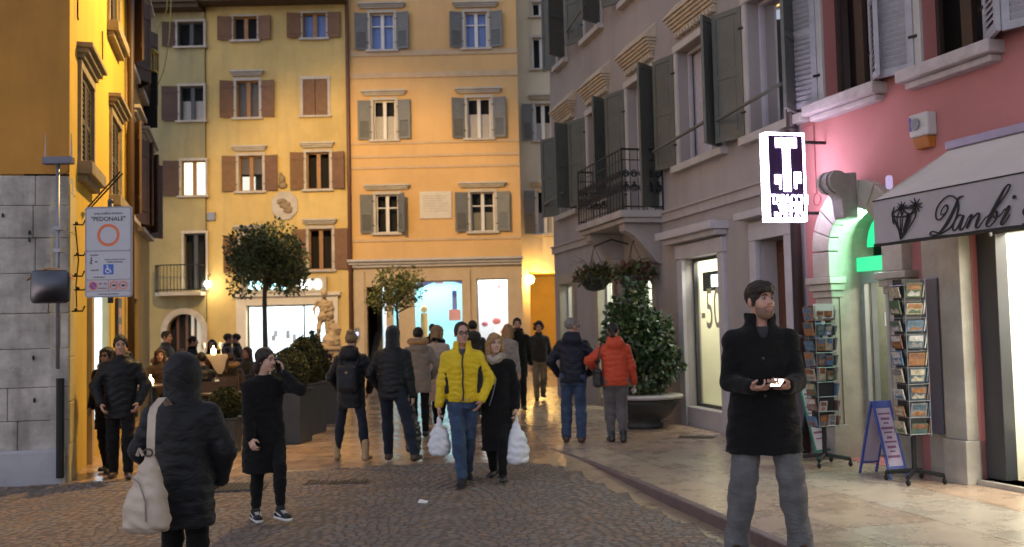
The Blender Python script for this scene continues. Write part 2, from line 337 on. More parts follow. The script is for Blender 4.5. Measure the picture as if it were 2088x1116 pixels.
# porphyry cobbles laid in fans
def inside(poly, x, y):
    r = False; j = len(poly) - 1
    for i in range(len(poly)):
        a, b = poly[i], poly[j]
        if (a[1] > y) != (b[1] > y) and x < (b[0] - a[0]) * (y - a[1]) / (b[1] - a[1]) + a[0]: r = not r
        j = i
    return r
cobpoly = [(p.x, p.y) for p in COB] + [(COB[-1].x, 2.6), (-9, 2.6), (-9, COB[0].y)]
mb = MB(); mb.sm = False; W_ = 1.15; rows = .088; rng = random.Random(3)
mats_i = []
for col in range(-9, 5):
    for k in range(-8, 140):
        x = 0; s = -W_ / 2
        while s < W_ / 2:
            wd = rng.uniform(.07, .105); sm = s + wd / 2; s += wd
            xx = col * W_ + sm + .03 * math.sin(k * .9 + col); arc = math.sqrt(max(0, .78 ** 2 - min(abs(sm), .7) ** 2)) - .5
            if sm + wd / 2 > W_ / 2 + .02: break
            yy = 2.2 + k * rows + arc * 1.0 + (.05 if col % 2 else 0)
            if not (2.6 < yy < 12.6) or abs(xx) > yy * .6 + .8 or not inside(cobpoly, xx, yy): continue
            tilt = -math.asin(max(-.9, min(.9, sm / .78))) * .9 + rng.uniform(-.08, .08)
            z = gz(xx, yy) + rng.uniform(-.004, .004) + .017; hx, hy = wd * .5 - .003, rows * .5 - .004 + rng.uniform(-.003, .003)
            c, sn = math.cos(tilt), math.sin(tilt); P = []
            for (qx, qy, qz) in [(-hx, -hy, -.02), (hx, -hy, -.02), (hx, hy, -.02), (-hx, hy, -.02), (-hx * .78, -hy * .76, .0), (hx * .78, -hy * .76, .0), (hx * .78, hy * .76, 0), (-hx * .78, hy * .76, 0)]:
                P.append((xx + qx * c - qy * sn, yy + qx * sn + qy * c, z + qz + (rng.uniform(-.0025, .0025) if qz == 0 else 0)))
            mb.cur = rng.choice((0, 0, 1, 1, 2)); mb.add(P, [(4, 5, 6, 7), (0, 1, 5, 4), (1, 2, 6, 5), (2, 3, 7, 6), (3, 0, 4, 7)])
mb.cur = 0
cm = [M('cobble_brown', (.2, .145, .11), .68, .3, 6, .3, 60), M('cobble_grey', (.17, .14, .12), .65, .3, 6, .3, 60), M('cobble_rust', (.21, .14, .095), .7, .3, 6, .3, 60)]
meta(mb.build('cobbles', cm), kind='structure')
mb = MB(); cp = [p for p in cobpoly]; vs = []
for i in range(40):                                       # the sandy bed between the stones
    for j in range(40):
        pass
xs = np.linspace(-8, 3.2, 60); ys = np.linspace(2.6, 12.4, 60); F4 = []
for i in range(59):
    for j in range(59):
        cxm, cym = (xs[i] + xs[i + 1]) / 2, (ys[j] + ys[j + 1]) / 2
        if inside(cobpoly, cxm, cym): mb.quad(*[(x, y, gz(x, y) + .0135) for x, y in ((xs[i], ys[j]), (xs[i + 1], ys[j]), (xs[i + 1], ys[j + 1]), (xs[i], ys[j + 1]))])
meta(mb.build('cobble_bed', M('cobble_joint_sand', (.13, .098, .075), .9, .3, 9)), kind='structure')

# ------------------------------------------------------------------ windows and shutters
def shutter(W, parent, uh, z0, z1, wd, side, ang, mat, style='panel', d0=.03, name='shutter', label=None):
    a = R(ang); sg = 1 if side == 'L' else -1
    dr = W.d * (math.cos(a) * sg) + W.n * math.sin(a); nn = Vector((0, 0, 1)).cross(dr); org = W.p(uh, 0, d0)
    def f(x, z, d): return org + dr * x + nn * d + Vector((0, 0, z))
    mb = MB()
    def bx(x0, x1, za, zb, da, db): mb.hexa([f(x0, za, da), f(x1, za, da), f(x1, za, db), f(x0, za, db), f(x0, zb, da), f(x1, zb, da), f(x1, zb, db), f(x0, zb, db)])
    T = .02; b = min(.075, wd * .17); h = z1 - z0
    bx(0, b, z0, z1, -T, T); bx(wd - b, wd, z0, z1, -T, T)
    rails = [z0, z0 + h * .5 - b / 2, z1 - b] if style != 'plank' else [z0 + h * .15, z1 - h * .15 - b]
    if style == 'plank':
        bx(b, wd - b, z0, z1, -T * .8, T * .8)
        for r_ in rails: bx(.01, wd - .01, r_, r_ + b, -T * 1.5, T * 1.5)
    else:
        for r_ in rails: bx(b, wd - b, r_, r_ + b, -T, T)
        for i, (za, zb) in enumerate(((rails[0] + b, rails[1]), (rails[1] + b, rails[2]))):
            if style == 'louvre' or (style == 'half' and i == 0):
                n = max(4, int((zb - za) / .06))
                for k in range(n):
                    zc = za + (k + .5) * (zb - za) / n; t = (zb - za) / n * .5
                    mb.hexa([f(b, zc - t * 1.1, -.014), f(wd - b, zc - t * 1.1, -.014), f(wd - b, zc - t * 1.1 + .006, -.014), f(b, zc - t * 1.1 + .006, -.014), f(b, zc + t * .9, .014), f(wd - b, zc + t * .9, .014), f(wd - b, zc + t * .9 + .006, .014), f(b, zc + t * .9 + .006, .014)])
            else:
                bx(b, wd - b, za, zb, -.008, .008)
                if wd > .3: bx(b + .05, wd - b - .05, za + .05, zb - .05, -.013, .013)
    for hz in (z0 + .18 * h, z1 - .18 * h): mb.cur = 1; bx(-.05, .05, hz, hz + .03, -T - .006, T + .006); mb.cur = 0
    o = mb.build(name, [mat, IRON], parent)
    if label: o['label'] = label
    return o
def window(W, parent, r, fr=.1, frm=None, sash=WHITE_PAINT, pane=None, curtain=None, cross=True, sill=.08, lintel=None, shut=(), smat=None, style='panel', depth=.16, name='window', ang=(172, 172), shz=(0, 0), label=None, mull=.07, backing=None):
    """r = u0, u1, z0, z1 of the opening; shut = (left width, right width)"""
    jr = random.Random(int(r[0] * 97 + r[2] * 31)); ang = (ang[0] + jr.uniform(-9, 5), ang[1] + jr.uniform(-9, 5)); u0, u1, z0, z1 = r; mb = MB(); frm = frm or LIMESTONE
    if fr:
        W.box(mb, u0 - fr, u0 - .002, z0, z1, -.05, .035); W.box(mb, u1 + .002, u1 + fr, z0, z1, -.05, .035); W.box(mb, u0 - fr - .01, u1 + fr + .01, z1 + .002, z1 + fr * 1.1, -.05, .045)
    if sill: W.box(mb, u0 - fr - .06, u1 + fr + .06, z0 - sill - .003, z0 - .003, -.12, .12)
    o = mb.build(name, frm, parent, bevel=.006) if mb.v else thing(name, None, None)
    if not mb.v: o.parent = parent
    if label: o['label'] = label
    if lintel:
        m2 = MB(); a, b = u0 - fr - lintel, u1 + fr + lintel; zb = z1 + fr * 1.1 + .06
        for k, (q, dd) in enumerate(((.06, .1), (.05, .16), (.06, .22))): W.box(m2, a - .04 * k, b + .04 * k, zb + .06 * k, zb + .06 * k + q, -.05, dd + .003 * k)
        m2.build('cornice', frm, o)
    m3 = MB(); t = .045; D = -depth
    W.box(m3, u0, u0 + t, z0, z1, D - .03, D + .03); W.box(m3, u1 - t, u1, z0, z1, D - .03, D + .03); W.box(m3, u0 + t, u1 - t, z1 - t, z1, D - .03, D + .03); W.box(m3, u0 + t, u1 - t, z0, z0 + t, D - .03, D + .03)
    um = (u0 + u1) / 2; W.box(m3, um - mull, um + mull, z0 + t, z1 - t, D - .025, D + .036)
    if cross:
        zc = z0 + (z1 - z0) * .66
        W.box(m3, u0 + t, um - mull, zc - .02, zc + .02, D - .02, D + .025); W.box(m3, um + mull, u1 - t, zc - .02, zc + .02, D - .02, D + .025)
    m3.build('sash', sash, o)
    m4 = MB(); m4.quad(W.p(u0, z0, D - .006), W.p(u1, z0, D - .006), W.p(u1, z1, D - .006), W.p(u0, z1, D - .006)); m4.build('pane', pane or GLASS, o)
    if curtain:
        m5 = MB(); ct, cb, cmat = curtain; nn = 14; ua, ub = u0, u1; vs = []
        for k in range(nn * 2 + 1):
            u = ua + (ub - ua) * k / (nn * 2); dd = D - .06 - .015 * (k % 2); vs += [W.p(u, z0 + (z1 - z0) * cb, dd), W.p(u, z0 + (z1 - z0) * ct, dd)]
        m5.add(vs, [(2 * k, 2 * k + 2, 2 * k + 3, 2 * k + 1) for k in range(nn * 2)]); m5.build('curtain', cmat, o)
    if backing:
        m6 = MB(); m6.quad(W.p(u0 - .1, z0 - .1, D - .3), W.p(u1 + .1, z0 - .1, D - .3), W.p(u1 + .1, z1 + .1, D - .3), W.p(u0 - .1, z1 + .1, D - .3)); m6.build('lit_interior', backing, o)
    if shut:
        if shut[0]: shutter(W, o, u0 - (fr if ang[0] > 150 else .01), z0 + shz[0], z1 + shz[1], shut[0], 'L', ang[0], smat, style)
        if shut[1]: shutter(W, o, u1 + (fr if ang[1] > 150 else .01), z0 + shz[0], z1 + shz[1], shut[1], 'R', ang[1], smat, style)
    return o
def bldg(name, label, base, group=None): return thing(name, label, 'building', base, 0, group)
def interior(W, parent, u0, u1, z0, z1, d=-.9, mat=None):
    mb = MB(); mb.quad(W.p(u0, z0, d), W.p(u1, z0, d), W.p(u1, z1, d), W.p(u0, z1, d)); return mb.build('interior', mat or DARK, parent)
def sides(W, parent, u0, u1, z0, z1, deep, mat, cap=True):
    mb = MB()
    for u in (u0, u1): mb.quad(W.p(u, z0), W.p(u, z1), W.p(u, z1, -deep), W.p(u, z0, -deep))
    if cap: mb.quad(W.p(u0, z1), W.p(u1, z1), W.p(u1, z1, -deep), W.p(u0, z1, -deep))
    mb.quad(W.p(u0, z0, -deep), W.p(u1, z0, -deep), W.p(u1, z1, -deep), W.p(u0, z1, -deep))
    return mb.build('side_wall', mat, parent)
def rect_u(W, x0, y0, x1, y1): return W.rect(x0, y0, x1, y1)
def fin(root):
    """children were made in world space: keep them there under a root placed at its base"""
    for c in root.children: c.matrix_parent_inverse = root.matrix_basis.inverted()
# ------------------------------------------------------------------ far side of the square: peach, lemon, dark and white houses
def far_house(name, label, X0, X1, Y, ztop, mat):
    W = Wall((X0, Y), (X1, Y)); b = bldg(name, label, ((X0 + X1) / 2, Y, 0)); return W, b
WP, peach = far_house('town_house', 'peach plastered town house with grey shutters and two bright stone framed shop windows', -5.78, .36, 35, 16, None)
wins = []
PW = [(755, 27, 803, 102), (948, 25, 993, 98), (762, 205, 806, 285), (953, 200, 1000, 282), (767, 397, 812, 475), (960, 392, 1008, 472)]
shops_p = [(748, 585, 788, 745), (792, 582, 815, 735), (842, 572, 945, 735), (973, 568, 1040, 735)]
hp = [WP.rect(*q) for q in PW]; sp = [WP.rect(*q) for q in shops_p]; zc = WP.uv(890, 532)[1]
door_p = list(sp[0]); door_p[2] = .02; sp[0] = tuple(door_p)
for i in range(1, 4): q = list(sp[i]); q[2] = .5; sp[i] = tuple(q)
mb = MB(); WP.facade(mb, 0, WP.L, zc, 16, hp, .2); mb.build('wall', STUCCO_PEACH, peach)
mb = MB(); WP.facade(mb, .12, WP.L - .0, 0, zc, sp, .3)
for x0, x1 in ((.12, .5), (1.3, 1.52), (1.98, 2.3), (4.0, 4.28), (5.6, WP.L)): WP.box(mb, x0, x1, 0, zc - .35, .0, .07)
for a, b in ((2.35, 3.95), (4.33, 5.55)): WP.box(mb, a, b, .0, .42, .002, .06)
mb.build('stone_shopfront', M('shopfront_limestone', (.46, .36, .23), .75, .1, 2.5, .2, 25), peach)
mb = MB()
for k, (h, d) in enumerate(((.12, .12), (.1, .2), (.09, .3))): WP.box(mb, 0 - .03 * k, WP.L + .03 * k, zc - .2 + .1 * k + .003, zc - .2 + .1 * k + h, -.02, d)
mb.build('cornice', LIMESTONE, peach, bevel=.01)
mb = MB()
for y in (107, 152, 290, 317, 340, 488):
    z = WP.uv(890, y)[1]; hh = .1 if y in (152, 107) else .045; WP.box(mb, -.01, WP.L + .01, z - hh, z + hh, -.01, .035)
mb.build('string_course', M('string_course_stucco', (.5, .36, .22), .9, .1), peach)
interior(WP, peach, .05, WP.L - .05, zc + .1, 15.8, -.5)
sides(WP, peach, 0, WP.L, 0, 16, 9, STUCCO_PEACH)
for i, r_ in enumerate(hp):
    cur = [(.99, .01, M('blue_night_curtain', (.16, .24, .5), .8, .1)), (.99, .01, M('blue_night_curtain', (.16, .24, .5), .8, .1)), (.62, .02, CURTAIN), (.62, .02, CURTAIN), None, (.5, .02, M('dim_net_curtain', (.2, .19, .15), .9))][i]  # blue sheets in the top windows are painted sky reflection
    window(WP, peach, r_, .1, STONE, WHITE_PAINT, curtain=cur, lintel=.25, shut=(.47, .47), smat=SHUT_GREY, style='half', ang=(168, 168) if i != 4 else (168, 118), cross=i > 3 or i < 2, mull=.06)
mb = MB(); r_ = WP.rect(856, 391, 921, 446); WP.box(mb, *r_, .0, .05); mb.cur = 1
for k in range(7): WP.box(mb, r_[0] + .12, r_[1] - .12 - .1 * (k % 3), r_[3] - .17 - .09 * k, r_[3] - .15 - .09 * k, .05, .053)
o = mb.build('wall_plaque', [M('plaque_marble', (.5, .46, .4), .5, .1, 6), M('plaque_incision', (.36, .32, .27), .8)], peach, bevel=.0)
# staircase behind the dark doorway
mb = MB(); r_ = sp[0]
for k in range(9): WP.box(mb, r_[0] - .1, r_[1] + .1, .01 + .17 * k, .17 + .17 * k, -.5 - .28 * k - .28, -.5 - .28 * k)
WP.box(mb, r_[0] - .12, r_[1] + .12, 0, 4, -3.6, -3.5); mb.build('stair', M('stair_stone', (.16, .16, .15), .7), peach)
def shop_room(W, parent, r, depth, mats, energy, col, name='shop_interior', d0=-.32):
    """a lit room behind a shop window: back, sides, floor, ceiling, and a lamp under the ceiling"""
    u0, u1, z0, z1 = r; a, b = u0 - .25, u1 + .25; zt = z1 + .25; D = d0 - depth; mb = MB()
    mb.quad(W.p(a, z0 - .05, D), W.p(b, z0 - .05, D), W.p(b, zt, D), W.p(a, zt, D)); mb.cur = 1
    mb.quad(W.p(a, z0 - .05, d0), W.p(a, z0 - .05, D), W.p(a, zt, D), W.p(a, zt, d0)); mb.quad(W.p(b, z0 - .05, d0), W.p(b, z0 - .05, D), W.p(b, zt, D), W.p(b, zt, d0))
    mb.quad(W.p(a, z0 - .05, d0), W.p(b, z0 - .05, d0), W.p(b, z0 - .05, D), W.p(a, z0 - .05, D)); mb.quad(W.p(a, zt, d0), W.p(b, zt, d0), W.p(b, zt, D), W.p(a, zt, D))
    o = mb.build(name, mats, parent)
    c = W.p((u0 + u1) / 2, zt - .06, d0 - depth * .5)
    l = lamp('ceiling_lamp', 'AREA', (0, 0, 0), energy, col, (b - a) * .8, None, None, None, depth * .7)
    l.location = c; l.rotation_euler = (0, 0, W.rz)
    return o
SHOPWHITE = M('white_shop_wall', (.75, .76, .78), .8, .04)
def pane(W, parent, r, d, mat=None, frame=None, t=.05):
    mb = MB(); mb.quad(W.p(r[0], r[2], d), W.p(r[1], r[2], d), W.p(r[1], r[3], d), W.p(r[0], r[3], d)); o = mb.build('shop_window', mat or SHOPGLASS, parent)
    if frame:
        m = MB(); W.box(m, r[0], r[0] + t, r[2], r[3], d - .03, d + .03); W.box(m, r[1] - t, r[1], r[2], r[3], d - .03, d + .03); W.box(m, r[0] + t, r[1] - t, r[3] - t, r[3], d - .03, d + .03); W.box(m, r[0] + t, r[1] - t, r[2], r[2] + t, d - .03, d + .03); m.build('frame', frame, o)
    return o
shop_room(WP, peach, (sp[1][0], sp[2][1], sp[2][2], sp[2][3]), 2.6, [M('aqua_shop_wall', (.3, .66, .72), .8, .05), SHOPWHITE], 85, (.92, .97, 1))
shop_room(WP, peach, sp[3], 1.2, [M('pale_shop_wall', (.78, .8, .8), .8, .05), SHOPWHITE], 40, (.92, .97, 1))
for r_ in sp[1:]: pane(WP, peach, r_, -.22, None, STONE, .05)
mb = MB(); r_ = sp[2]
um = (r_[0] + r_[1]) / 2
pl = [WP.p(r_[0] + .1 + (r_[1] - r_[0]) * t, 3.05 + .25 * math.sin(t * 3.1) + .1 * t, -.8) for t in np.linspace(0, 1.05, 12)]
for a, b in zip(pl, pl[1:]): mb.hexa([a, b, b + Vector((0, .6, .05)), a + Vector((0, .6, .05)), a + Vector((0, 0, .3)), b + Vector((0, 0, .3)), b + Vector((0, .6, .35)), a + Vector((0, .6, .35))])
WP.box(mb, um + .45, um + .62, 2.2, 3.0, -1.2, -1.0); mb.build('blue_canopy', M('blue_display', (.2, .22, .5), .6), peach)
for bb in ((r_[1] - .55, r_[1] - .12, 1.9, 2.3, -.5, -.46), (um - .15, um + .15, 3.25, 3.38, -.75, -.71)): mb = MB(); WP.box(mb, *bb); mb.build('display_card', M('pink_card', (.75, .42, .45), .7), peach)
mb = MB(); WP.box(mb, r_[0] + .18, r_[0] + .42, 1.2, 2.2, -1.3, -1.0); mb.ball(WP.p(r_[0] + .3, 2.35, -1.15), .14); mb.build('yellow_display', M('yellow_display', (.75, .62, .3), .6), peach)
r3 = sp[3]
for a, z, s_ in ((.25, 1.75, .12), (.68, 1.85, .16), (.8, 3.1, .08), (.9, 1.45, .1)): mb = MB(); mb.ball(WP.p(r3[0] + a, z, -.7), (s_, .05, s_ * .8)); mb.build('paper_heart', M('pink_paper', (.78, .3, .34), .7), peach)
for u, z in ((um + .15, 3.55), (r3[0] + .35, 3.45), (r3[0] + .7, 3.48)): mb = MB(); mb.ball(WP.p(u, z, -.6), .1); mb.build('spotlight', glow('spot_glow', (1, 1, 1), 6), peach)
# intercom beside the doorway
mb = MB(); q = WP.uv(729, 680); WP.box(mb, q[0] - .08, q[0] + .08, q[1] - .22, q[1] + .2, .07, .11); mb.cur = 1; WP.box(mb, q[0] - .05, q[0] + .05, q[1] - .08, q[1] + .05, .11, .113); mb.build('intercom', [STEEL, glow('blue_screen', (.4, .45, 1), 1.6)], peach)
mb = MB(); mb.tube([WP.p(.02, 0.1, .12), WP.p(.02, 16, .12)], .07, 8); mb.build('drainpipe', PIPE_R, peach, smooth=True)
fin(peach)

# lemon house
WL, lemon = far_house('town_house', 'lemon yellow town house with brown shutters, a carved octagonal relief and a lit boutique', -10.9, -5.83, 35.0, 13.3, None)
ze = WL.uv(560, 12)[1]
LW = [(476, 34, 524, 82), (617, 27, 665, 78), (482, 165, 528, 240), (618, 162, 668, 236), (487, 318, 535, 390), (625, 311, 672, 386), (490, 480, 537, 556), (630, 467, 677, 550)]
hl = [WL.rect(*q) for q in LW]; shop_l = WL.rect(503, 622, 668, 745); shop_l = (shop_l[0], shop_l[1], .12, shop_l[3])
mb = MB(); WL.facade(mb, 0, WL.L, 0, ze, hl + [shop_l], .2); mb.build('wall', STUCCO_LEMON, lemon)
interior(WL, lemon, .05, WL.L - .05, shop_l[3] + .5, ze - .1, -.5); sides(WL, lemon, 0, WL.L, 0, ze, 9, STUCCO_LEMON)
for i, r_ in enumerate(hl):
    if i == 3: 
        o = window(WL, lemon, r_, .1, STONE, WOOD, lintel=None, sill=.07, cross=False); shutter(WL, o, r_[0], r_[2], r_[3], (r_[1] - r_[0]) / 2 - .01, 'L', 2, SHUT_BROWN, 'panel', .0); shutter(WL, o, r_[1], r_[2], r_[3], (r_[1] - r_[0]) / 2 - .01, 'R', 2, SHUT_BROWN, 'panel', .0); continue
    cur = {1: (.95, .05, M('blue_night_curtain', (.16, .24, .5), .8, .1)), 2: (.97, .02, M('grey_curtain', (.13, .12, .13), .9)), 4: (.99, .5, M('grey_curtain', (.13, .12, .13), .9))}.get(i)  # blue sheet stands in for sky mirrored in the pane
    o = window(WL, lemon, r_, .1 if i > 1 else .06, STONE, WOOD, curtain=cur, cross=False, shut=(.48, .48) if i > 1 else (.5, .46), smat=SHUT_BROWN, style='plank', ang=(170, 170), lintel=.02 if i > 1 else None)
r_ = hl[4]; mb = MB(); mb.quad(WL.p(r_[0] + .08, r_[2] + .05, -.19), WL.p(r_[1] - .3, r_[2] + .05, -.19), WL.p(r_[1] - .3, r_[2] + .55, -.19), WL.p(r_[0] + .08, r_[2] + .55, -.19)); mb.build('lit_blind', glow('lit_blind', (1, .95, .8), .5), lemon)
mb = MB(); WL.box(mb, -.15, WL.L + .1, ze, ze + .12, -1, .7); WL.box(mb, -.15, WL.L + .1, ze + .12, ze + .3, -1, .8); mb.build('eave', EAVE, lemon)
# carved relief
q = WL.uv(581, 420); mb = MB(); oc = [(q[0] + .5 * math.cos(R(22.5 + 45 * k)), q[1] + .55 * math.sin(R(22.5 + 45 * k))) for k in range(8)]
mb.prism(oc, lambda a, b, d: WL.p(a, b, d), -.01, .06); mb.build('octagonal_plaque', STONE, lemon, bevel=.02)
mb = MB(); rg = random.Random(4)
for k in range(26): a = rg.uniform(0, 6.28); d = rg.uniform(0, .25); mb.ball(WL.p(q[0] + d * math.cos(a), q[1] + d * math.sin(a) * 1.15, .07), (rg.uniform(.05, .1), .06, rg.uniform(.06, .11)), 8, 6)
mb.build('carved_relief', M('relief_stone', (.27, .2, .12), .85, .2, 8), lemon, smooth=True)
q = WL.uv(576, 372); mb = MB(); mb.ball(WL.p(q[0], q[1] + .1, .06), (.12, .08, .16), 8, 6); mb.ball(WL.p(q[0] + .02, q[1] - .12, .05), (.17, .07, .12), 8, 6); mb.ball(WL.p(q[0] - .05, q[1] + .27, .05), (.06, .06, .09), 8, 6); mb.build('small_carving', M('relief_stone', (.27, .2, .12), .85, .2, 8), lemon, smooth=True)
# boutique front
mb = MB(); a, b, c_, d_ = shop_l; WL.box(mb, a - .35, a - .002, 0, d_ + .3, -.1, .1); WL.box(mb, b + .002, b + .4, 0, d_ + .3, -.1, .1); WL.box(mb, a - .002, b + .002, d_ + .003, d_ + .303, -.1, .097); WL.box(mb, a - .45, b + .5, d_ + .306, d_ + .42, -.05, .2)
mb.build('shop_surround', M('white_shop_frame', (.6, .55, .45), .7, .06), lemon, bevel=.01)
shop_room(WL, lemon, shop_l, 2.2, [M('bright_shop_wall', (.72, .78, .8), .8, .08, 3), SHOPWHITE], 105, (.85, .96, 1))
o = pane(WL, lemon, shop_l, -.22, None, DGREY, .05); mb = MB(); um = WL.uv(618, 680)[0]; WL.box(mb, um - .03, um + .03, .12, d_, -.25, -.19); mb.build('mullion', DGREY, o)
mb = MB(); rg = random.Random(8)
for k in range(16): u = rg.uniform(a + .2, b - .2); z = rg.uniform(.3, 1.5); mb = MB(); WL.box(mb, u - .07, u + .07, z, z + rg.uniform(.2, .5), -1.2 - .002 * k, -1.1 - .002 * k); mb.build('stocked_goods', M('shop_goods', (.3, .33, .4), .7, .5, 2), lemon)
r_ = WL.rect(560, 566, 668, 599); mb = MB(); WL.box(mb, r_[0] - .6 * 2, r_[1], r_[2], r_[3], .02, .2); sgn = mb.build('shop_sign', M('shop_sign_board', (.4, .34, .24), .6), lemon, bevel=.01)
mb = MB()
def blob_letter(px0, px1, py0, py1, hole=True):
    q0 = WL.uv(px0, py1); q1 = WL.uv(px1, py0); cx, cz = (q0[0] + q1[0]) / 2, (q0[1] + q1[1]) / 2; rx, rz_ = (q1[0] - q0[0]) / 2, (q1[1] - q0[1]) / 2
    mb = MB(); mb.prism([(cx + rx * math.cos(t), cz + rz_ * math.sin(t)) for t in np.linspace(0, 6.283, 18, endpoint=False)], lambda a, b, d: WL.p(a, b, d), .201, .24); return mb
for x in (617, 632, 650): blob_letter(x - 7, x + 7, 571, 590).build('white_lettering', glow('white_neon', (1, 1, 1), 5), sgn)
for x, w_ in ((515, 5), (531, 6), (559, 5), (580, 8)): blob_letter(x - w_, x + w_, 573, 591).build('cyan_lettering', glow('cyan_neon', (.45, .95, 1), 4), sgn)
mb = MB(); q = WL.uv(433, 442); WL.box(mb, q[0] - .15, q[0] + .12, q[1] - .14, q[1] + .14, .002, .1); mb.build('junction_box', STEEL, lemon)
fin(lemon)

# dark weathered house in the corner
WD, darkh = far_house('town_house', 'weathered dark town house in the corner with a small railed balcony over an arched door', -14.2, -10.92, 34.9, 13, None)
ze = WD.uv(350, 26)[1]
DWn = [(362, 45, 415, 95), (367, 176, 415, 246), (370, 328, 419, 399), (300, 331, 320, 399), (375, 476, 420, 592)]
hd = [WD.rect(*q) for q in DWn]; arch_d = WD.rect(340, 640, 412, 752); arch_d = (arch_d[0], arch_d[1], .0, arch_d[3])
mb = MB(); WD.facade(mb, 0, WD.L, 0, ze, hd + [arch_d], .25); mb.build('wall', STUCCO_DARK, darkh)
interior(WD, darkh, .05, WD.L - .05, 0.1, ze - .1, -.6); sides(WD, darkh, 0, WD.L, 0, ze, 9, STUCCO_DARK)
LIT = glow('lit_room', (1, .9, .62), 1.15)
for i, r_ in enumerate(hd):
    lit = i in (2, 3)
    window(WD, darkh, r_, .08, STONE, DGREY if not lit else WOOD, backing=LIT if lit else None, cross=False, curtain=(.6, .05, CURTAIN) if i == 1 else None, sill=.07 if i < 4 else 0, shut=(.55, 0) if i in (1, 2) else ((.45, 0) if i == 0 else ()), smat=M('dark_brown_shutter', (.075, .04, .025), .65, .2), style='plank', label='lit window with dark cross bar' if i == 2 else None)
mb = MB(); WD.box(mb, -.1, WD.L - .05, ze, ze + .15, -1, .6); WD.box(mb, -.1, WD.L - .05, ze + .15, ze + .32, -1, .75); mb.build('eave', EAVE, darkh)
mb = MB(); q = WD.uv(375, 597); zb = q[1]; u0, u1 = WD.uv(322, 597)[0], WD.uv(424, 597)[0]; u1 = min(u1, WD.L)
pts = [(u0, 0), (u0 + .05, .4), (u0 + .3, .62), (u0 + .7, .7), (u1 - .3, .7), (u1, .55), (u1, 0)]
mb.prism(pts, lambda a, b, d: WD.p(a, d, b), zb - .12, zb); o = mb.build('balcony', STONE, darkh)
mb = MB(); zt = zb + .95
for zz in (zb + .08, zt): mb.tube([WD.p(a, zz, b) for a, b in pts], .02, 6)
for (a0, b0), (a1, b1) in zip(pts, pts[1:]):
    n_ = max(2, int(math.hypot(a1 - a0, b1 - b0) / .11))
    for k in range(n_):
        a, b = a0 + (a1 - a0) * k / n_, b0 + (b1 - b0) * k / n_; mb.tube([WD.p(a, zb, b), WD.p(a, zt, b)], .011, 5)
mb.build('railing', IRON, o)
mb = MB(); cu, r0 = (arch_d[0] + arch_d[1]) / 2, (arch_d[1] - arch_d[0]) / 2; zs = arch_d[3] - r0
def arch_ring(mb, W, cu, zs, r0, r1, d0, d1, n=16, zfoot=0.0):
    A = [(cu + r0 * math.cos(t), zs + r0 * math.sin(t)) for t in np.linspace(0, math.pi, n)]; B = [(cu + r1 * math.cos(t), zs + r1 * math.sin(t)) for t in np.linspace(0, math.pi, n)]
    A = [(cu + r0, zfoot)] + A + [(cu - r0, zfoot)]; B = [(cu + r1, zfoot)] + B + [(cu - r1, zfoot)]
    for i in range(len(A) - 1): mb.hexa([W.p(*A[i], d0), W.p(*A[i + 1], d0), W.p(*A[i + 1], d1), W.p(*A[i], d1), W.p(*B[i], d0), W.p(*B[i + 1], d0), W.p(*B[i + 1], d1), W.p(*B[i], d1)])
def spandrel(mb, W, u0, u1, zs, ztop, d, n=16):
    """fills the corners of a square opening above a round arch; face and soffit"""
    cu, r = (u0 + u1) / 2, (u1 - u0) / 2; ts = np.linspace(0, math.pi, n)
    for t0, t1 in zip(ts, ts[1:]):
        a, b = (cu + r * math.cos(t0), zs + r * math.sin(t0)), (cu + r * math.cos(t1), zs + r * math.sin(t1))
        mb.quad(W.p(*a), W.p(a[0], ztop), W.p(b[0], ztop), W.p(*b)); mb.quad(W.p(*a), W.p(*b), W.p(*b, d), W.p(*a, d))
arch_ring(mb, WD, cu, zs, r0 - .01, r0 + .2, -.1, .07); mb.build('door_arch', STONE, darkh, bevel=.01)
mb = MB(); spandrel(mb, WD, arch_d[0], arch_d[1], zs, arch_d[3] + .001, -.25); mb.build('arch_spandrel', STUCCO_DARK, darkh)
mb = MB()
for k, u in enumerate(np.linspace(arch_d[0], arch_d[1], 5)): WD.box(mb, u - .04, u + .04, 0, zs + r0, -.3, -.24)
mb.build('glazed_door', M('door_frame_brown', (.12, .05, .025), .5), darkh)
mb = MB(); mb.quad(WD.p(arch_d[0], 0, -.28), WD.p(arch_d[1], 0, -.28), WD.p(arch_d[1], zs + r0, -.28), WD.p(arch_d[0], zs + r0, -.28)); mb.build('pane', GLASS, darkh)
mb = MB(); c_ = WD.uv(395, 680); WD.box(mb, c_[0] - .25, c_[0] + .3, .8, 2.9, -.55, -.5); mb.build('lit_curtain', M('door_curtain', (.4, .4, .33), .9, emis=(1, .9, .7), estr=.06), darkh)
fin(darkh)
# small round lamp between the two houses
q = WL.uv(422, 580); lt = thing('wall_lamp', 'small white globe lamp on the wall beside the corner balcony', 'lamp', WL.p(0.12, q[1], .3))
mb = MB(); mb.ball((0, 0, 0), .12); mb.build('globe', glow('globe_glow', (1, .93, .7), 14), lt, smooth=True)
mb = MB(); mb.tube([(0, 0, .12), (0, 0, .3), (0, .32, .35)], .015, 6); mb.lathe([(.02, .1), (.07, .11), (.03, .16)], n=10); mb.build('bracket', IRON, lt)
lamp('bulb', 'POINT', (0, -.1, -.02), 30, (1, .85, .55), .12, lt)

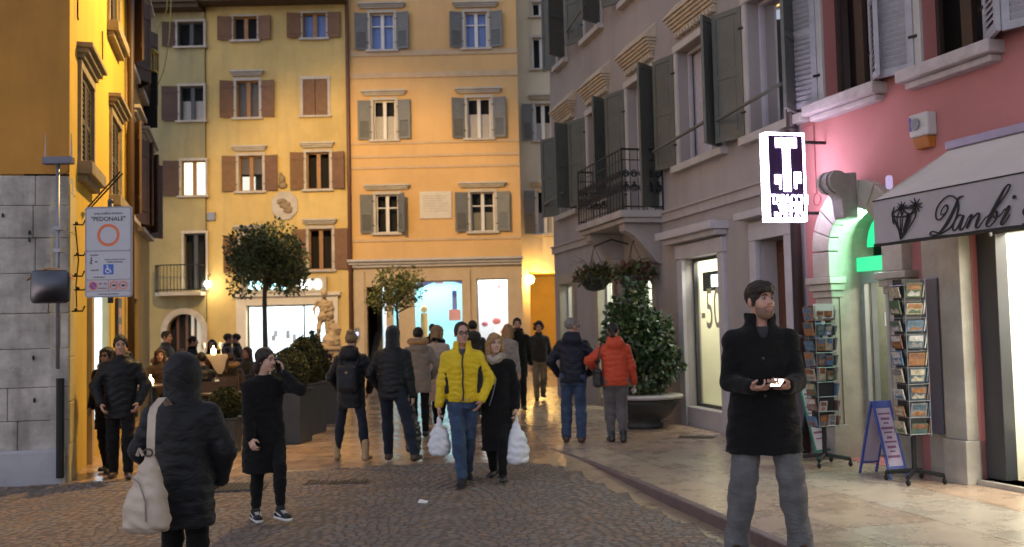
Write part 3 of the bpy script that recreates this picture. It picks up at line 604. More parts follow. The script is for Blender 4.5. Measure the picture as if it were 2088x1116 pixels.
# white house behind the alley, over the orange passage
WW = Wall((.3, 36.5), (3.2, 36.5)); white = bldg('town_house', 'narrow cream house in the alley above an orange lit passage', (1.7, 36.5, 0))
WWn = [(1086, 77, 1122, 140), (1085, 5, 1120, 33), (1091, 212, 1124, 286), (1096, 389, 1128, 477)]
hw = [WW.rect(*q) for q in WWn]; pas = WW.rect(1072, 553, 1146, 760); pas = (max(pas[0], .35), pas[1], 0, pas[3])
mb = MB(); WW.facade(mb, 0, WW.L, 0, 16, hw + [pas], .3); mb.build('wall', STUCCO_WHITE, white); interior(WW, white, .05, WW.L, pas[3] + .5, 15.8, -.6)
for i, r_ in enumerate(hw): window(WW, white, r_, .09, STONE, WHITE_PAINT, cross=False, curtain=(.5, .02, CURTAIN) if i > 1 else None, lintel=.05 if i > 1 else None, shut=(.4, 0) if i > 1 else (), smat=SHUT_GREY, style='half')
mb = MB(); cu = (pas[0] + pas[1]) / 2; ru = (pas[1] - pas[0]) / 2
mb.quad(WW.p(pas[0], 0, -.3), WW.p(pas[0], pas[3], -.3), WW.p(pas[0] - 0, pas[3], -6), WW.p(pas[0], 0, -6)); mb.quad(WW.p(pas[1], 0, -.3), WW.p(pas[1], pas[3], -.3), WW.p(pas[1], pas[3], -6), WW.p(pas[1], 0, -6))
mb.quad(WW.p(pas[0], pas[3], -.3), WW.p(pas[1], pas[3], -.3), WW.p(pas[1], pas[3], -6), WW.p(pas[0], pas[3], -6)); mb.quad(WW.p(pas[0], 0, -4), WW.p(pas[1], 0, -4), WW.p(pas[1], pas[3], -4), WW.p(pas[0], pas[3], -4))
mb.build('passage_wall', ARCH_ORANGE, white); fin(white)
lt = thing('wall_lamp', 'glowing orange globe lamp at the mouth of the passage', 'lamp', tuple(WW.p(WW.uv(1080, 571)[0], WW.uv(1080, 571)[1], .25)))
mb = MB(); mb.ball((0, 0, 0), .17); mb.build('globe', glow('orange_globe_glow', (1, .72, .2), 26), lt, smooth=True); mb = MB(); mb.tube([(0, 0, .15), (0, .02, .3), (0, .25, .35)], .02, 6); mb.build('bracket', IRON, lt)
lamp('bulb', 'POINT', (.1, -.28, -.05), 60, (1, .55, .14), .15, lt)
lamp('passage_bulb', 'POINT', (.6, 1.2, .05), 50, (1, .62, .2), .15, lt)
# ------------------------------------------------------------------ right side of the street: the long grey house
WG = Wall((1.0, 23.0), (3.6, 11.95)); grey = bldg('town_house', 'long grey house with green shutters, carved window hoods, a balcony and a lit shop window', (2.3, 17.5, 0))
def upx(W, px, py): return W.uv(px, py)[0]
ZS, ZT = 4.13, 5.96
G1 = [(upx(WG, 1142, 360), upx(WG, 1176, 340)), (upx(WG, 1200, 300), upx(WG, 1246, 270)), (upx(WG, 1282, 280), upx(WG, 1341, 260)), (upx(WG, 1385, 220), upx(WG, 1470, 180)), (upx(WG, 1527, 140), upx(WG, 1628, 110))]
holes = [(a, b, ZS if i != 2 else 3.55, ZT) for i, (a, b) in enumerate(G1)]
ZS2 = 7.58
G2 = [(upx(WG, 1137, 60), upx(WG, 1152, 60)), (upx(WG, 1194, 50), upx(WG, 1225, 40)), (upx(WG, 1275, 20), upx(WG, 1312, 10)), (G1[3][0], G1[3][1]), (G1[4][0], G1[4][1])]
holes += [(a, b, ZS2, ZS2 + 1.8) for a, b in G2]
gs = [list(WG.rect(1148, 582, 1173, 740)), list(WG.rect(1226, 578, 1256, 780)), list(WG.rect(1300, 575, 1338, 800)), list(WG.rect(1402, 535, 1475, 880)), list(WG.rect(1560, 500, 1620, 930))]
for i, q in enumerate(gs): q[2] = [.45, .25, .25, .3, .012][i]; q[3] = [2.55, 2.5, 2.5, 2.62, 2.68][i]
print('GREY u', [[round(k, 2) for k in q] for q in G1], [[round(k, 2) for k in q] for q in gs])
mb = MB(); WG.facade(mb, 0, WG.L, 0, 10.5, holes + [tuple(q) for q in gs], .24); mb.build('wall', STUCCO_GREY, grey)
interior(WG, grey, .05, WG.L - .05, 3.4, 10.3, -.7); sides(WG, grey, 0, WG.L, 0, 10.5, 7, STUCCO_GREY)
mb = MB(); WG.box(mb, -.3, WG.L, 10.5, 10.65, -1, .6); mb.build('eave', EAVE, grey)
mb = MB()
for a, b, z0, z1 in holes: WG.box(mb, a - .12, a - .002, z0, z1 + .1, -.05, .02); WG.box(mb, b + .002, b + .12, z0, z1 + .1, -.05, .02)
LINEN = M('pale_linen_curtain', (.42, .4, .46), .9, .12, 7)
for i, (a, b, z0, z1) in enumerate(holes):
    door = i == 2
    o = window(WG, grey, (a, b, z0, z1), .11, LIMESTONE, M('pale_lilac_frame', (.42, .4, .44), .6, .1), curtain=(.99, .02, LINEN), cross=False, sill=0 if door else .11, shut=(.52 if i < 5 else .5, .52), smat=SHUT_GREEN, style='panel', ang=(160, 128) if i not in (0, 2, 7) else ((150, 112) if i != 2 else (158, 135)), depth=.2, mull=.05)
    if i < 4:
        m2 = MB(); zb = z1 + .26
        for k in range(5): WG.box(m2, a + .06 - .022 * k, b - .04 + .022 * k, zb + .05 * k, zb + .05 * (k + 1), -.05, .07 + .032 * k)
        f = lambda u, z, d: WG.p(u, z, d)
        zt = zb + .253; m2.hexa([f(a - .05, zt, -.02), f(b + .07, zt, -.02), f(b + .07, zt, .23), f(a - .05, zt, .23), f(a - .05, zt + .3, -.02), f(b + .07, zt + .3, -.02), f(b + .07, zt + .03, .23), f(a - .05, zt + .03, .23)])
        n_ = int((b - a) / .12)
        for k in range(n_): u = a + .08 + (b - a - .1) * (k + .5) / n_; WG.box(m2, u - .028, u + .028, zb - .07, zb + .003, .0, .1)
        m2.build('carved_hood', M('hood_stone', (.44, .37, .28), .8, .2, 5, .4, 25), o, bevel=.006)
    if i in (0, 3, 4, 6):                                  # iron bar across the open leaves
        m3 = MB(); m3.tube([WG.p(a - .45, z0 + .3, .28), WG.p(b + .3, z0 + .3, .42)], .028, 6); m3.build('shutter_bar', SHUT_GREEN, o)
mb = MB(); zc = 3.36; WG.box(mb, -.02, WG.L, zc - .07, zc + .07, -.01, .05); WG.box(mb, -.02, WG.L, zc + .07, zc + .1, -.01, .085); mb.build('string_course', M('grey_string_course', (.34, .31, .3), .85, .12), grey)
# big lit shop window
TEAL = M('grey_lilac_frame', (.4, .38, .4), .6, .1)
for k, (r_, fr) in enumerate(zip(gs[:4], (.14, .14, .14, .2))):
    u0, u1, z0, z1 = r_; m = MB(); WG.box(m, u0 - fr, u0 - .002, 0.0, z1, -.05, .06); WG.box(m, u1 + .002, u1 + fr, 0.0, z1, -.05, .06); WG.box(m, u0 - fr - .02, u1 + fr + .02, z1 + .002, z1 + .22, -.05, .08); WG.box(m, u0 - .002, u1 + .002, .0, z0 - .003, -.2, .03)
    if k == 3: WG.box(m, u0 - .5, u1 + .32, z1 + .33, z1 + .45, -.02, .3); WG.box(m, u0 - .4, u1 + .25, z1 + .25, z1 + .33, -.02, .2)
    m.build('shop_surround', TEAL if k == 3 else M('brown_stone_surround', (.3, .25, .19), .75, .15, 3), grey, bevel=.008)
CREAM = M('cream_shop_panel', (.66, .64, .46), .8, .05)
shop_room(WG, grey, gs[3], .6, [CREAM, M('cream_shop_side', (.6, .58, .45), .8, .05)], 30, (1, .97, .8), d0=-.26)
for k, e in ((0, 12), (1, 20), (2, 16)): shop_room(WG, grey, gs[k], .9, [M('pale_green_shop_wall', (.55, .58, .42), .8, .06), SHOPWHITE], e, (.95, 1, .75), d0=-.26)
for k, r_ in enumerate(gs[:4]): o = pane(WG, grey, r_, -.16, None, DGREY if k == 3 else TEAL, .05)
u0, u1, z0, z1 = gs[3]; f = lambda a, b, d: WG.p(u0 + a, b, d)
mb = MB(); WG.box(mb, u0 + .12, u1 - .06, z1 - .52, z1 - .22, -.3, -.24); mb.cur = 1; WG.box(mb, u0 + .45, u1 - .1, z1 - .46, z1 - .28, -.24, -.235); mb.build('lightbox_sign', [M('dark_sign_strip', (.03, .04, .04), .6), glow('white_lightbox', (.9, 1, .95), 3.2)], grey)
sgn = bpy.data.objects[-1] if False else None
FROST = M('frosted_lettering', (.5, .48, .36), .9, .05)
text_mesh('-50%', .78, lambda a, b, d: WG.p((u0 + u1) / 2 + .12 + a * .72, 1.52 + b * 1.15, -.155 + d), FROST, 'window_lettering', grey, .002, 'CENTER')
mb = MB()
for k in range(7): a = u1 - .5 + .06 * k; WG.box(mb, a, a + .05, .42 + .03 * (k % 3), .85, -.5, -.49)
mb.build('folded_leaflets', SHOPWHITE, grey); mb = MB(); WG.box(mb, u1 - .5, u1 - .4, .85, 1.02, -.5, -.46); mb.build('yellow_tag', M('yellow_tag', (.7, .6, .05), .6), grey)
# dark panelled door
u0, u1, z0, z1 = gs[4]; m = MB()
for k, (w_, d) in enumerate(((.26, .05), (.17, .1))): WG.box(m, u0 - w_, u0 - .002 - (.0 if k == 0 else 0), 0, z1, -.04, d); WG.box(m, u1 + .002, u1 + w_, 0, z1, -.04, d + .001); WG.box(m, u0 - w_, u1 + w_, z1 + .002, z1 + w_, -.04, d + .002)
WG.box(m, u0 - .36, u1 + .36, z1 + .3, z1 + .4, -.02, .22); m.build('door_surround', TEAL, grey, bevel=.01)
m = MB(); D = -.22; WG.box(m, u0, u1, .012, z1, D - .04, D)
um = (u0 + u1) / 2
for a, b in ((u0 + .07, um - .05), (um + .05, u1 - .07)):
    for c_, e in ((.2, .85), (1.0, 1.75), (1.85, 2.5)): WG.box(m, a, b, c_, e, D, D + .02); WG.box(m, a + .06, b - .06, c_ + .06, e - .06, D + .02, D + .035)
WG.box(m, um - .03, um + .03, .012, z1, D, D + .03); o = m.build('door', DOORWOOD, grey, bevel=.006)
m = MB(); m.ball(WG.p(um - .1, 1.05, D + .07), .035); m.build('handle', M('brass', (.5, .35, .12), .3, metal=.9), o)
# balcony over the pavement
q0, q1 = upx(WG, 1205, 462), upx(WG, 1342, 440); u0, u1 = q0 - .05, q1 + .08
u0 = G1[2][0] - .9; u1 = G1[2][1] + .22; zb = 3.5; DB = .78
m = MB(); WG.box(m, u0, u1, zb - .12, zb, -.05, DB); WG.box(m, u0 + .05, u1 - .05, zb - .2, zb - .121, -.05, DB - .07); bal = m.build('balcony', M('balcony_stone', (.34, .32, .31), .8, .14, 3, .2), grey, bevel=.012)
for k, u in enumerate((u0 + .3, u1 - .35)):
    m = MB(); prof = [(0, zb - .2), (DB - .12, zb - .2), (DB - .14, zb - .32), (DB * .6, zb - .42), (DB * .35, zb - .62), (.1, zb - .85), (0, zb - .9)]
    m.prism(prof, lambda a, b, d: WG.p(d, b, a), u - .14, u + .14); m.build('bracket', M('balcony_bracket_stone', (.3, .27, .26), .85, .14, 3, .2), bal, bevel=.01)
m = MB(); zt = zb + 1.02; RP = [(u0 + .04, .02), (u0 + .04, DB - .05), (u1 - .04, DB - .05), (u1 - .04, .02)]
for zz, r_ in ((zb + .06, .012), (zt, .018), (zb + .84, .009)): m.tube([WG.p(a, zz, d) for a, d in RP], r_, 6)
def scroll(m, fn, w_, h, r_=.011):
    for sg in (1, -1):
        pts = [];
        for t in np.linspace(0, 1, 16): a = t * 3.1 * math.pi; rr = w_ * .42 * (1 - t * .8); pts.append(fn(sg * (w_ * .05 + rr * math.sin(a) * .9), h * .22 + (h * .2) - rr * math.cos(a) * 1.0))
        m.tube(pts, r_, 4)
        pts = []
        for t in np.linspace(0, 1, 16): a = t * 2.6 * math.pi; rr = w_ * .45 * (1 - t * .75); pts.append(fn(-sg * (rr * math.sin(a) * .9), h * .72 + rr * math.cos(a) * .9))
        m.tube(pts, r_, 4)
    for k in range(5): a = 1.256 * k; m.tube([fn(0, h * .52), fn(.05 * math.sin(a), h * .52 + .05 * math.cos(a))], [.012, .003], 4)
for (a0, d0), (a1, d1) in zip(RP, RP[1:]):
    ln = math.hypot(a1 - a0, d1 - d0); n_ = max(2, round(ln / .15))
    for k in range(n_):
        t0, t1, tm = k / n_, (k + 1) / n_, (k + .5) / n_
        m.tube([WG.p(a0 + (a1 - a0) * t0, zb, d0 + (d1 - d0) * t0), WG.p(a0 + (a1 - a0) * t0, zt, d0 + (d1 - d0) * t0)], .008, 5)
        scroll(m, lambda x, z, a0=a0, a1=a1, d0=d0, d1=d1, tm=tm, ln=ln: WG.p(a0 + (a1 - a0) * (tm + x / ln), zb + .06 + z, d0 + (d1 - d0) * (tm + x / ln)), .15, .76)
    m.tube([WG.p(a1, zb, d1), WG.p(a1, zt + .02, d1)], .014, 6)
m.build('railing', IRON, bal)
# drainpipe at the joint of the two houses
m = MB(); q = WG.L - .06; m.tube([WG.p(q, .0, .1), WG.p(q, 10.4, .1)], .065, 10)
for z in (1.4, 3.05, 3.95, 5.4): m.lathe([(.08, -.03), (.08, .03)], WG.p(q, z, .1), 10)
m.build('drainpipe', PIPE, grey, smooth=True); fin(grey)
# street number lamp-lit sign "T"
zt_, zb_ = None, None
ub = upx(WG, 1606, 360) - .02; D0, D1 = .12, .78
u_s = WG.L + .5
# box face turned to the viewer: spans d from the wall outwards at u = u_s
FCE = WG.d                                               # towards the viewer along the street
so = WG.p(u_s, 0, 0)
def facepx(px, py):
    r_ = ray(px, py); t = (so - CAM).dot(FCE) / r_.dot(FCE); qq = CAM + r_ * t; return ((qq - so).dot(WG.n), qq.z)
cA, cB = facepx(1566, 275), facepx(1640, 446); print('SIGN', cA, cB, facepx(1552, 450))
d1, d0, z1, z0 = cA[0] + .04, cB[0] - .04, cA[1] + .03, cB[1] - .03
ts = thing('shop_sign', 'glowing white and dark projecting letter T sign of the tobacconist on the grey house', 'sign', tuple(WG.p(u_s, z0, 0)))
def sb(m, da, db, za, zb2, ea, eb): m.hexa([so + WG.n * d + FCE * e + Vector((0, 0, z)) for z in (za, zb2) for d, e in ((da, ea), (db, ea), (db, eb), (da, eb))])
TH = .13; WN = glow('white_neon_box', (.84, .7, 1), 10)
m = MB(); sb(m, d0, d1, z0, z1, -TH, 0); m.build('box', WN, ts)
m = MB(); sb(m, d0 + .03, d1 - .035, z0 + .035, z1 - .035, 0, .006); sb(m, d0 + .03, d1 - .035, z0 + .035, z1 - .035, -TH - .006, -TH); m.build('dark_face', M('violet_black_acrylic', (.035, .018, .07), .25), ts)
wS, hS = d1 - d0, z1 - z0
def sgx(x, y): return (d1 - wS * (x - 60) / 505, z1 - hS * (y - 50) / 960)   # sheet coordinates of the sign
m = MB()
def sq(x0, y0, x1, y1): a, b = sgx(x0, y0), sgx(x1, y1); sb(m, min(a[0], b[0]), max(a[0], b[0]), min(a[1], b[1]), max(a[1], b[1]), .006, .012)
sq(185, 110, 455, 215); sq(272, 213, 368, 690)
m.build('letter_t', WN, ts)
for (x0, y0, x1, y1) in ((160, 510, 240, 610), (410, 480, 500, 600)):
    m = MB(); sq(x0, y0, x1, y1); sq(x0 + (60 if x0 < 200 else 0), y1 - 2, x1 - (0 if x0 < 200 else 60), y1 + 60); m.build('letter_block', WN, ts)
def stext(s, x, y, size, xs): 
    a = sgx(x, y); text_mesh(s, size, lambda p, q, d: so + WG.n * (a[0] - p) + FCE * (.0062 + d) + Vector((0, 0, a[1] + q)), WN, 'lettering', ts, .006, 'CENTER', 1.0, .004, xs)
stext('TABACCHI', 345, 825, .155, .62); stext('VALORI', 345, 905, .11, .8); stext('BOLLATI', 345, 995, .125, .85)
for zz in (z1 - .1, z0 + .1): m = MB(); m.tube([so + WG.n * -.14 + Vector((0, 0, zz)) + FCE * -.05, so + WG.n * d0 + Vector((0, 0, zz)) + FCE * -.05], .02, 6); m.build('wall_bracket', IRON, ts)
fin(ts)

# ------------------------------------------------------------------ the pink house with the kiosk arch and the jeweller
WK = Wall((3.6, 11.95), (3.6 + .34 * 8, 11.95 - 8)); pink = bldg('town_house', 'salmon pink house with white louvred shutters, a kiosk arch and a jeweller window', (4.6, 9.0, 0))
K1 = [(upx(WK, 1695, 120), upx(WK, 1772, 100)), (upx(WK, 1892, 70), upx(WK, 2000, 60)), (4.4, 5.4)]
K1 = [(.5, 1.35), (2.12, 2.95), (3.85, 4.7)]
kh = [(a, b, 4.17, 6.0) for a, b in K1]
UC, RO, RI, ZSP, ZCAP = 1.05, .76, .45, 2.4, 2.02
arch = (UC - RI, UC + RI, .012, ZSP + RI, .5); jw = (2.62, 6.4, .05, 2.5, .25)
mb = MB(); WK.facade(mb, 0, WK.L, 0, 9.5, kh + [arch, jw], .24); mb.build('wall', STUCCO_PINK, pink); sides(WK, pink, 0, WK.L, 0, 9.5, 7, STUCCO_PINK)
interior(WK, pink, .05, WK.L - .05, 3.5, 9.4, -.7)
mb = MB(); 
for u in (arch[0] - .001, arch[1] + .001): mb.quad(WK.p(u + (.003 if u < UC else -.003), .012, .0), WK.p(u + (.003 if u < UC else -.003), ZSP, .0), WK.p(u + (.003 if u < UC else -.003), ZSP, -.5), WK.p(u + (.003 if u < UC else -.003), .012, -.5))
spandrel(mb, WK, arch[0], arch[1], ZSP, arch[3] + .001, -.5); mb.build('arch_reveal', MARBLE, pink)
for i, (a, b, z0, z1) in enumerate(kh):
    o = window(WK, pink, (a, b, z0, z1), .1, LIMESTONE, M('dark_brown_sash', (.04, .025, .02), .5), curtain=None, cross=False, sill=.0, shut=(.45, .45), smat=SHUT_WHITE, style='louvre', ang=(158, 150), depth=.2)
    m = MB(); WK.box(m, a - .22, b + .2, z0 - .13, z0 - .003, -.1, .2); WK.box(m, a - .17, b + .15, z0 - .2, z0 - .131, -.05, .12); m.build('sill', M('worn_sill_stone', (.42, .37, .36), .8, .2, 5, .5, 20), o, bevel=.015)
# kiosk arch: voussoirs, pilasters, capitals, scroll keystone
mb = MB(); n_ = 9
for k in range(n_):
    t0, t1 = math.pi * k / n_ + .012, math.pi * (k + 1) / n_ - .012; A = [(UC + r_ * math.cos(t), ZSP + r_ * math.sin(t)) for r_, t in ((RI, t0), (RO, t0), (RO, (t0 + t1) / 2), (RO, t1), (RI, t1), (RI, (t0 + t1) / 2))]
    mb.prism(A, lambda a, b, d: WK.p(a, b, d), -.05, .13)
for a_, b_ in ((UC - RO, UC - RI), (UC + RI, UC + RO)): WK.box(mb, a_, b_, ZCAP + .085, ZSP - .006, -.05, .128)
mb.build('arch_voussoirs', MARBLE, pink, bevel=.008)
for u in (UC - RI - .165, UC + RI + .165):
    mb = MB(); WK.box(mb, u - .155, u + .155, .4, ZCAP - .16, -.05, .1); WK.box(mb, u - .18, u + .18, 0, .4, -.05, .15); mb.build('pilaster', MARBLE, pink, bevel=.008)
    mb = MB(); 
    for k, (zz, e) in enumerate(((-.16, .02), (-.08, .05), (.0, .08))): WK.box(mb, u - .16 - e, u + .16 + e, ZCAP + zz + .003, ZCAP + zz + .08, -.05, .1 + e)
    mb.build('capital', MARBLE, pink, bevel=.01)
mb = MB(); f = lambda a, b, d: WK.p(UC + d, b, a)
pts = [(.12, 2.72), (.3, 2.72), (.33, 2.95), (.4, 3.03), (.42, 3.12), (.34, 3.22), (.12, 3.24)]
mb.prism(pts, f, -.1, .1); mb.build('keystone', M('dark_keystone', (.22, .2, .18), .7, .2, 5, .3), pink, bevel=.02)
mb = MB()
for k in range(4): mb.tube([WK.p(UC - .12 + .06 * k, 3.13, .37), WK.p(UC - .07 + .06 * k, 3.13, .37)], .13 if k % 2 == 0 else .12, 14)
mb.build('keystone_scroll', M('dark_keystone', (.22, .2, .18), .7, .2, 5, .3), pink, smooth=False)
# green light in the arch head, glazed front below, shelves behind
m = MB(); ts_ = np.linspace(0, math.pi, 14); m.prism([(UC + (RI - .09) * math.cos(t), ZSP + .04 + (RI - .06) * math.sin(t)) for t in ts_], lambda a, b, d: WK.p(a, b, d), -.38, -.34); m.build('green_light_panel', glow('green_glow', (.02, 1, .36), .55), pink)
m = MB(); WK.box(m, UC - RI + .02, UC + RI - .02, 2.16, 2.32, -.3, -.24); m.build('green_light_strip', glow('green_strip_glow', (.05, 1, .4), .5), pink)
l = lamp('green_tube', 'AREA', (0, 0, 0), 15, (.42, 1, .62), .9, None, None, None, .3); l.location = WK.p(UC, 2.45, -.2); l.rotation_euler = WK.n.to_track_quat('-Z', 'Z').to_euler(); l.parent = pink
m = MB(); ALU = M('aluminium_frame', (.34, .35, .35), .4, .08, metal=.3)
for a, b, c_, e in ((UC - RI, UC - RI + .06, .012, 2.16), (UC + RI - .06, UC + RI, .012, 2.16), (UC - RI + .06, UC + RI - .06, 2.02, 2.158), (UC - .04, UC + .04, .012, 2.02)): WK.box(m, a, b, c_, e, -.36, -.3)
o = m.build('shop_frame', ALU, pink); m = MB(); m.quad(WK.p(UC - RI, .02, -.33), WK.p(UC, .02, -.33), WK.p(UC, 2.02, -.33), WK.p(UC - RI, 2.02, -.33)); m.build('pane', SHOPGLASS, o)
# glass door leaf standing open inwards, magazines on the side wall of the kiosk
m = MB(); hp_ = WK.p(UC - RI + .05, 0, -.4); dd = (WK.n * -.9 + WK.d * .43).normalized()
def dl(m, a0, a1, z0, z1, t=.02):
    nn = Vector((0, 0, 1)).cross(dd); m.hexa([hp_ + dd * a + nn * q + Vector((0, 0, z)) for z in (z0, z1) for a, q in ((a0, -t), (a1, -t), (a1, t), (a0, t))])
DW = .42; dl(m, 0, .06, .03, 2.12); dl(m, DW - .07, DW, .03, 2.12); dl(m, .06, DW - .07, .03, .25); dl(m, .06, DW - .07, 2.04, 2.12); o = m.build('glass_door', ALU, pink)
m = MB(); m.quad(*[hp_ + dd * a + Vector((0, 0, z)) for a, z in ((.06, .25), (DW - .07, .25), (DW - .07, 2.04), (.06, 2.04))]); m.build('pane', glass_mat('grey_door_glass', (.55, .56, .54), .25), o)
for z0_, z1_, a0_ in ((1.52, 1.68, .14), (1.15, 1.27, .16)): m = MB(); dl(m, a0_, a0_ + .1, z0_, z1_, .012); m.build('sticker', M('white_sticker', (.6, .6, .55), .6), o)
m = MB(); ua, ub_ = UC - RI - .02, UC + RI + .5; DB_ = -2.0
m.quad(WK.p(ua, 0, DB_), WK.p(ub_, 0, DB_), WK.p(ub_, 2.5, DB_), WK.p(ua, 2.5, DB_)); m.quad(WK.p(ua, 2.3, -.52), WK.p(ub_, 2.3, -.52), WK.p(ub_, 2.3, DB_), WK.p(ua, 2.3, DB_)); m.quad(WK.p(ua, .014, -.52), WK.p(ub_, .014, -.52), WK.p(ub_, .014, DB_), WK.p(ua, .014, DB_)); m.quad(WK.p(ua, 0, -.52), WK.p(ua, 2.3, -.52), WK.p(ua, 2.3, DB_), WK.p(ua, 0, DB_)); m.quad(WK.p(ub_, 0, -.52), WK.p(ub_, 2.3, -.52), WK.p(ub_, 2.3, DB_), WK.p(ub_, 0, DB_))
m.build('kiosk_room', M('kiosk_wall', (.55, .55, .45), .8), pink)
l = lamp('kiosk_lamp', 'AREA', (0, 0, 0), 22, (1, .97, .82), .9, None, None, None, .5); l.location = WK.p(UC + .2, 2.26, -1.1); l.rotation_euler = (0, 0, WK.rz); l.parent = pink
rg = random.Random(5); MAGC = [M('magazine_' + n, c, .5, .3, 14) for n, c in (('red', (.5, .06, .05)), ('yellow', (.6, .45, .06)), ('blue', (.07, .14, .45)), ('green', (.1, .33, .1)), ('white', (.55, .55, .53)), ('orange', (.6, .23, .04)), ('pink', (.55, .24, .33)))]
m = MB()
for k in range(8): WK.box(m, ua + .005, ua + .2, .2 + .25 * k - .015, .2 + .25 * k, -1.95, -.85)
shelf = m.build('shelf_rack', M('pale_shelf_board', (.45, .42, .36), .6), pink)
for k in range(8):
    u = -.88
    while u > -1.8:
        w_ = rg.uniform(.1, .17); m = MB(); z = .203 + .25 * k; h = rg.uniform(.15, .22); WK.box(m, ua + .16, ua + .18, z, z + h, u - w_, u); m.build('magazine', rg.choice(MAGC), shelf); u -= w_ + .012
# marble pier, panel, jeweller front
m = MB(); WK.box(m, 2.06, 2.3, 0, 2.44, -.05, .1); WK.box(m, 2.33, 2.61, .42, 2.47, -.2, .14); WK.box(m, 2.32, 2.62, 0, .42, -.2, .17); m.build('stone_pier', MARBLE, pink, bevel=.008)
m = MB(); WK.box(m, 1.93, 2.29, .45, 2.0, .102, .13); m.build('wall_showcase', M('dark_showcase', (.1, .1, .13), .35), pink, bevel=.01)
m = MB(); WK.box(m, 2.63, 2.86, .06, 2.5, -.2, -.06); WK.box(m, 2.86, 6.3, 2.38, 2.5, -.2, -.06); fr = m.build('jeweller_frame', DGREY, pink, bevel=.006)
m = MB(); WK.box(m, 2.62, 6.4, .0, .05, -.25, .06); m.build('threshold', MARBLE, pink)
pane(WK, pink, (2.86, 6.3, .055, 2.38), -.14)
shop_room(WK, pink, (2.75, 6.3, .05, 2.5), 1.1, [M('ivory_display_wall', (.68, .66, .55), .7, .06), M('ivory_display_side', (.66, .64, .52), .7, .06)], 150, (1, .97, .84), 'jeweller_interior', -.26)
m = MB(); WK.box(m, 3.1, 4.6, 1.33, 1.345, -1.33, -.95); m.build('glass_shelf', M('pale_shelf', (.7, .7, .68), .3), pink)
m = MB(); WK.box(m, 3.32, 4.4, 2.02, 2.28, -1.34, -1.3); WK.box(m, 3.34, 4.4, .3, 1.2, -1.34, -1.3); m.build('copper_panel', M('copper_panel', (.38, .12, .05), .5), pink)
m = MB(); WK.box(m, 3.3, 4.2, 1.4, 1.95, -1.32, -1.28); m.build('lit_panel', glow('shop_lit_panel', (1, .98, .92), 2.2), pink)
m = MB(); WK.box(m, 2.86, 6.3, .055, .5, -.8, -.3); m.build('display_plinth', M('ivory_display_wall', (.68, .66, .55), .7, .06), pink)
# thin cable on the wall
m = MB(); m.tube([WK.p(.03, 3.96, .03), WK.p(.26, 3.96, .02), WK.p(.26, 3.2, .02), WK.p(.27, 3.12, .02)], .008, 5); m.tube([WK.p(.27 + .07 * math.sin(t), 3.05 + .07 * math.cos(t), .02) for t in np.linspace(0, 6.28, 16)], .006, 5); m.build('wall_cable', M('pink_cable', (.3, .1, .1), .6), pink)
m = MB(); q = WK.uv(1813, 372, .3); m.lathe([(.02, -.07), (.035, -.05), (.035, .05), (.02, .07)], WK.p(q[0], q[1], .3), 12); m.build('arch_lamp', glow('lilac_lamp', (.75, .6, 1), .35), pink)  # lilac rounded end, no lamp; its brightness is put in as glow
fin(pink)
# alarm box
q = WK.uv(1893, 270); al = thing('alarm_box', 'white alarm box with an orange flasher on the pink wall above the awning', 'alarm', tuple(WK.p(q[0], q[1], 0))); al.rotation_euler.z = WK.rz
def box_l(m, x0, x1, y0, y1, z0, z1): m.hexa([(x0, y0, z0), (x1, y0, z0), (x1, y1, z0), (x0, y1, z0), (x0, y0, z1), (x1, y0, z1), (x1, y1, z1), (x0, y1, z1)])
sg = -1 if (Matrix.Rotation(WK.rz, 3, 'Z') @ Vector((0, 1, 0))).dot(WK.n) < 0 else 1
m = MB(); box_l(m, -.13, .13, 0, sg * .13, -.05, .19); m.build('housing', M('alarm_plastic', (.45, .43, .42), .5, .06), al, bevel=.02)
m = MB(); m.hexa([(-.1, 0, -.17), (.1, 0, -.17), (.1, sg * .08, -.17), (-.1, sg * .08, -.17), (-.11, 0, -.052), (.11, 0, -.052), (.11, sg * .12, -.052), (-.11, sg * .12, -.052)]); m.build('flasher', M('amber_plastic', (.35, .12, .02), .35), al, bevel=.012)
m = MB(); m.lathe([(.06, 0), (.06, .012)], (0, 0, 0), 16); o = m.build('siren_grille', M('grey_plastic', (.2, .2, .22), .6), al); o.rotation_euler = (R(90), 0, 0); o.location = (-.02, sg * .141, .08) if sg < 0 else (-.02, sg * .13, .08)
m = MB(); box_l(m, -.118, -.09, sg * .13, sg * .135, .02, .16); m.build('blue_badge', M('blue_badge', (.06, .08, .3), .5), al)
# ------------------------------------------------------------------ awning of the jeweller
AW_D = 1.0; AZ = WK.uv(1820, 345)[1]
aw = thing('awning', 'pale canvas awning with black script lettering and a diamond over the jeweller window', 'awning', tuple(WK.p(4, 0, 0)))
vT0, vT1 = WK.uv(1780, 415, AW_D), WK.uv(2088, 345, AW_D); vB0, vB1 = WK.uv(1770, 505, AW_D), WK.uv(2088, 460, AW_D); print('AWN', vT0, vT1, vB0, vB1)
ua, ub_ = vT0[0] - .0, 6.6; zt, zb = 2.72, 2.3; uw = WK.uv(1822, 345, 0)[0]; zw = 3.25
CANV = M('pale_canvas', (.5, .45, .4), .95, .1, 1.2, .15, 60, sheen=.2)
m = MB(); ns = 24
for k in range(ns):
    for j in range(5):
        P = []
        for (kk, jj) in ((k, j), (k + 1, j), (k + 1, j + 1), (k, j + 1)):
            t = kk / ns; s_ = jj / 5; a = (ua + (ub_ - ua) * t) * s_ + (uw + (ub_ - uw) * t) * (1 - s_) if False else ua + (ub_ - ua) * t
            z = zw + (zt - zw) * s_ - .02 * math.sin(math.pi * s_) * (1 + .5 * math.sin(t * 40)); P.append(WK.p(a, z, .06 + (AW_D - .06) * s_))
        m.quad(*P)
m.build('canopy', CANV, aw, smooth=True)
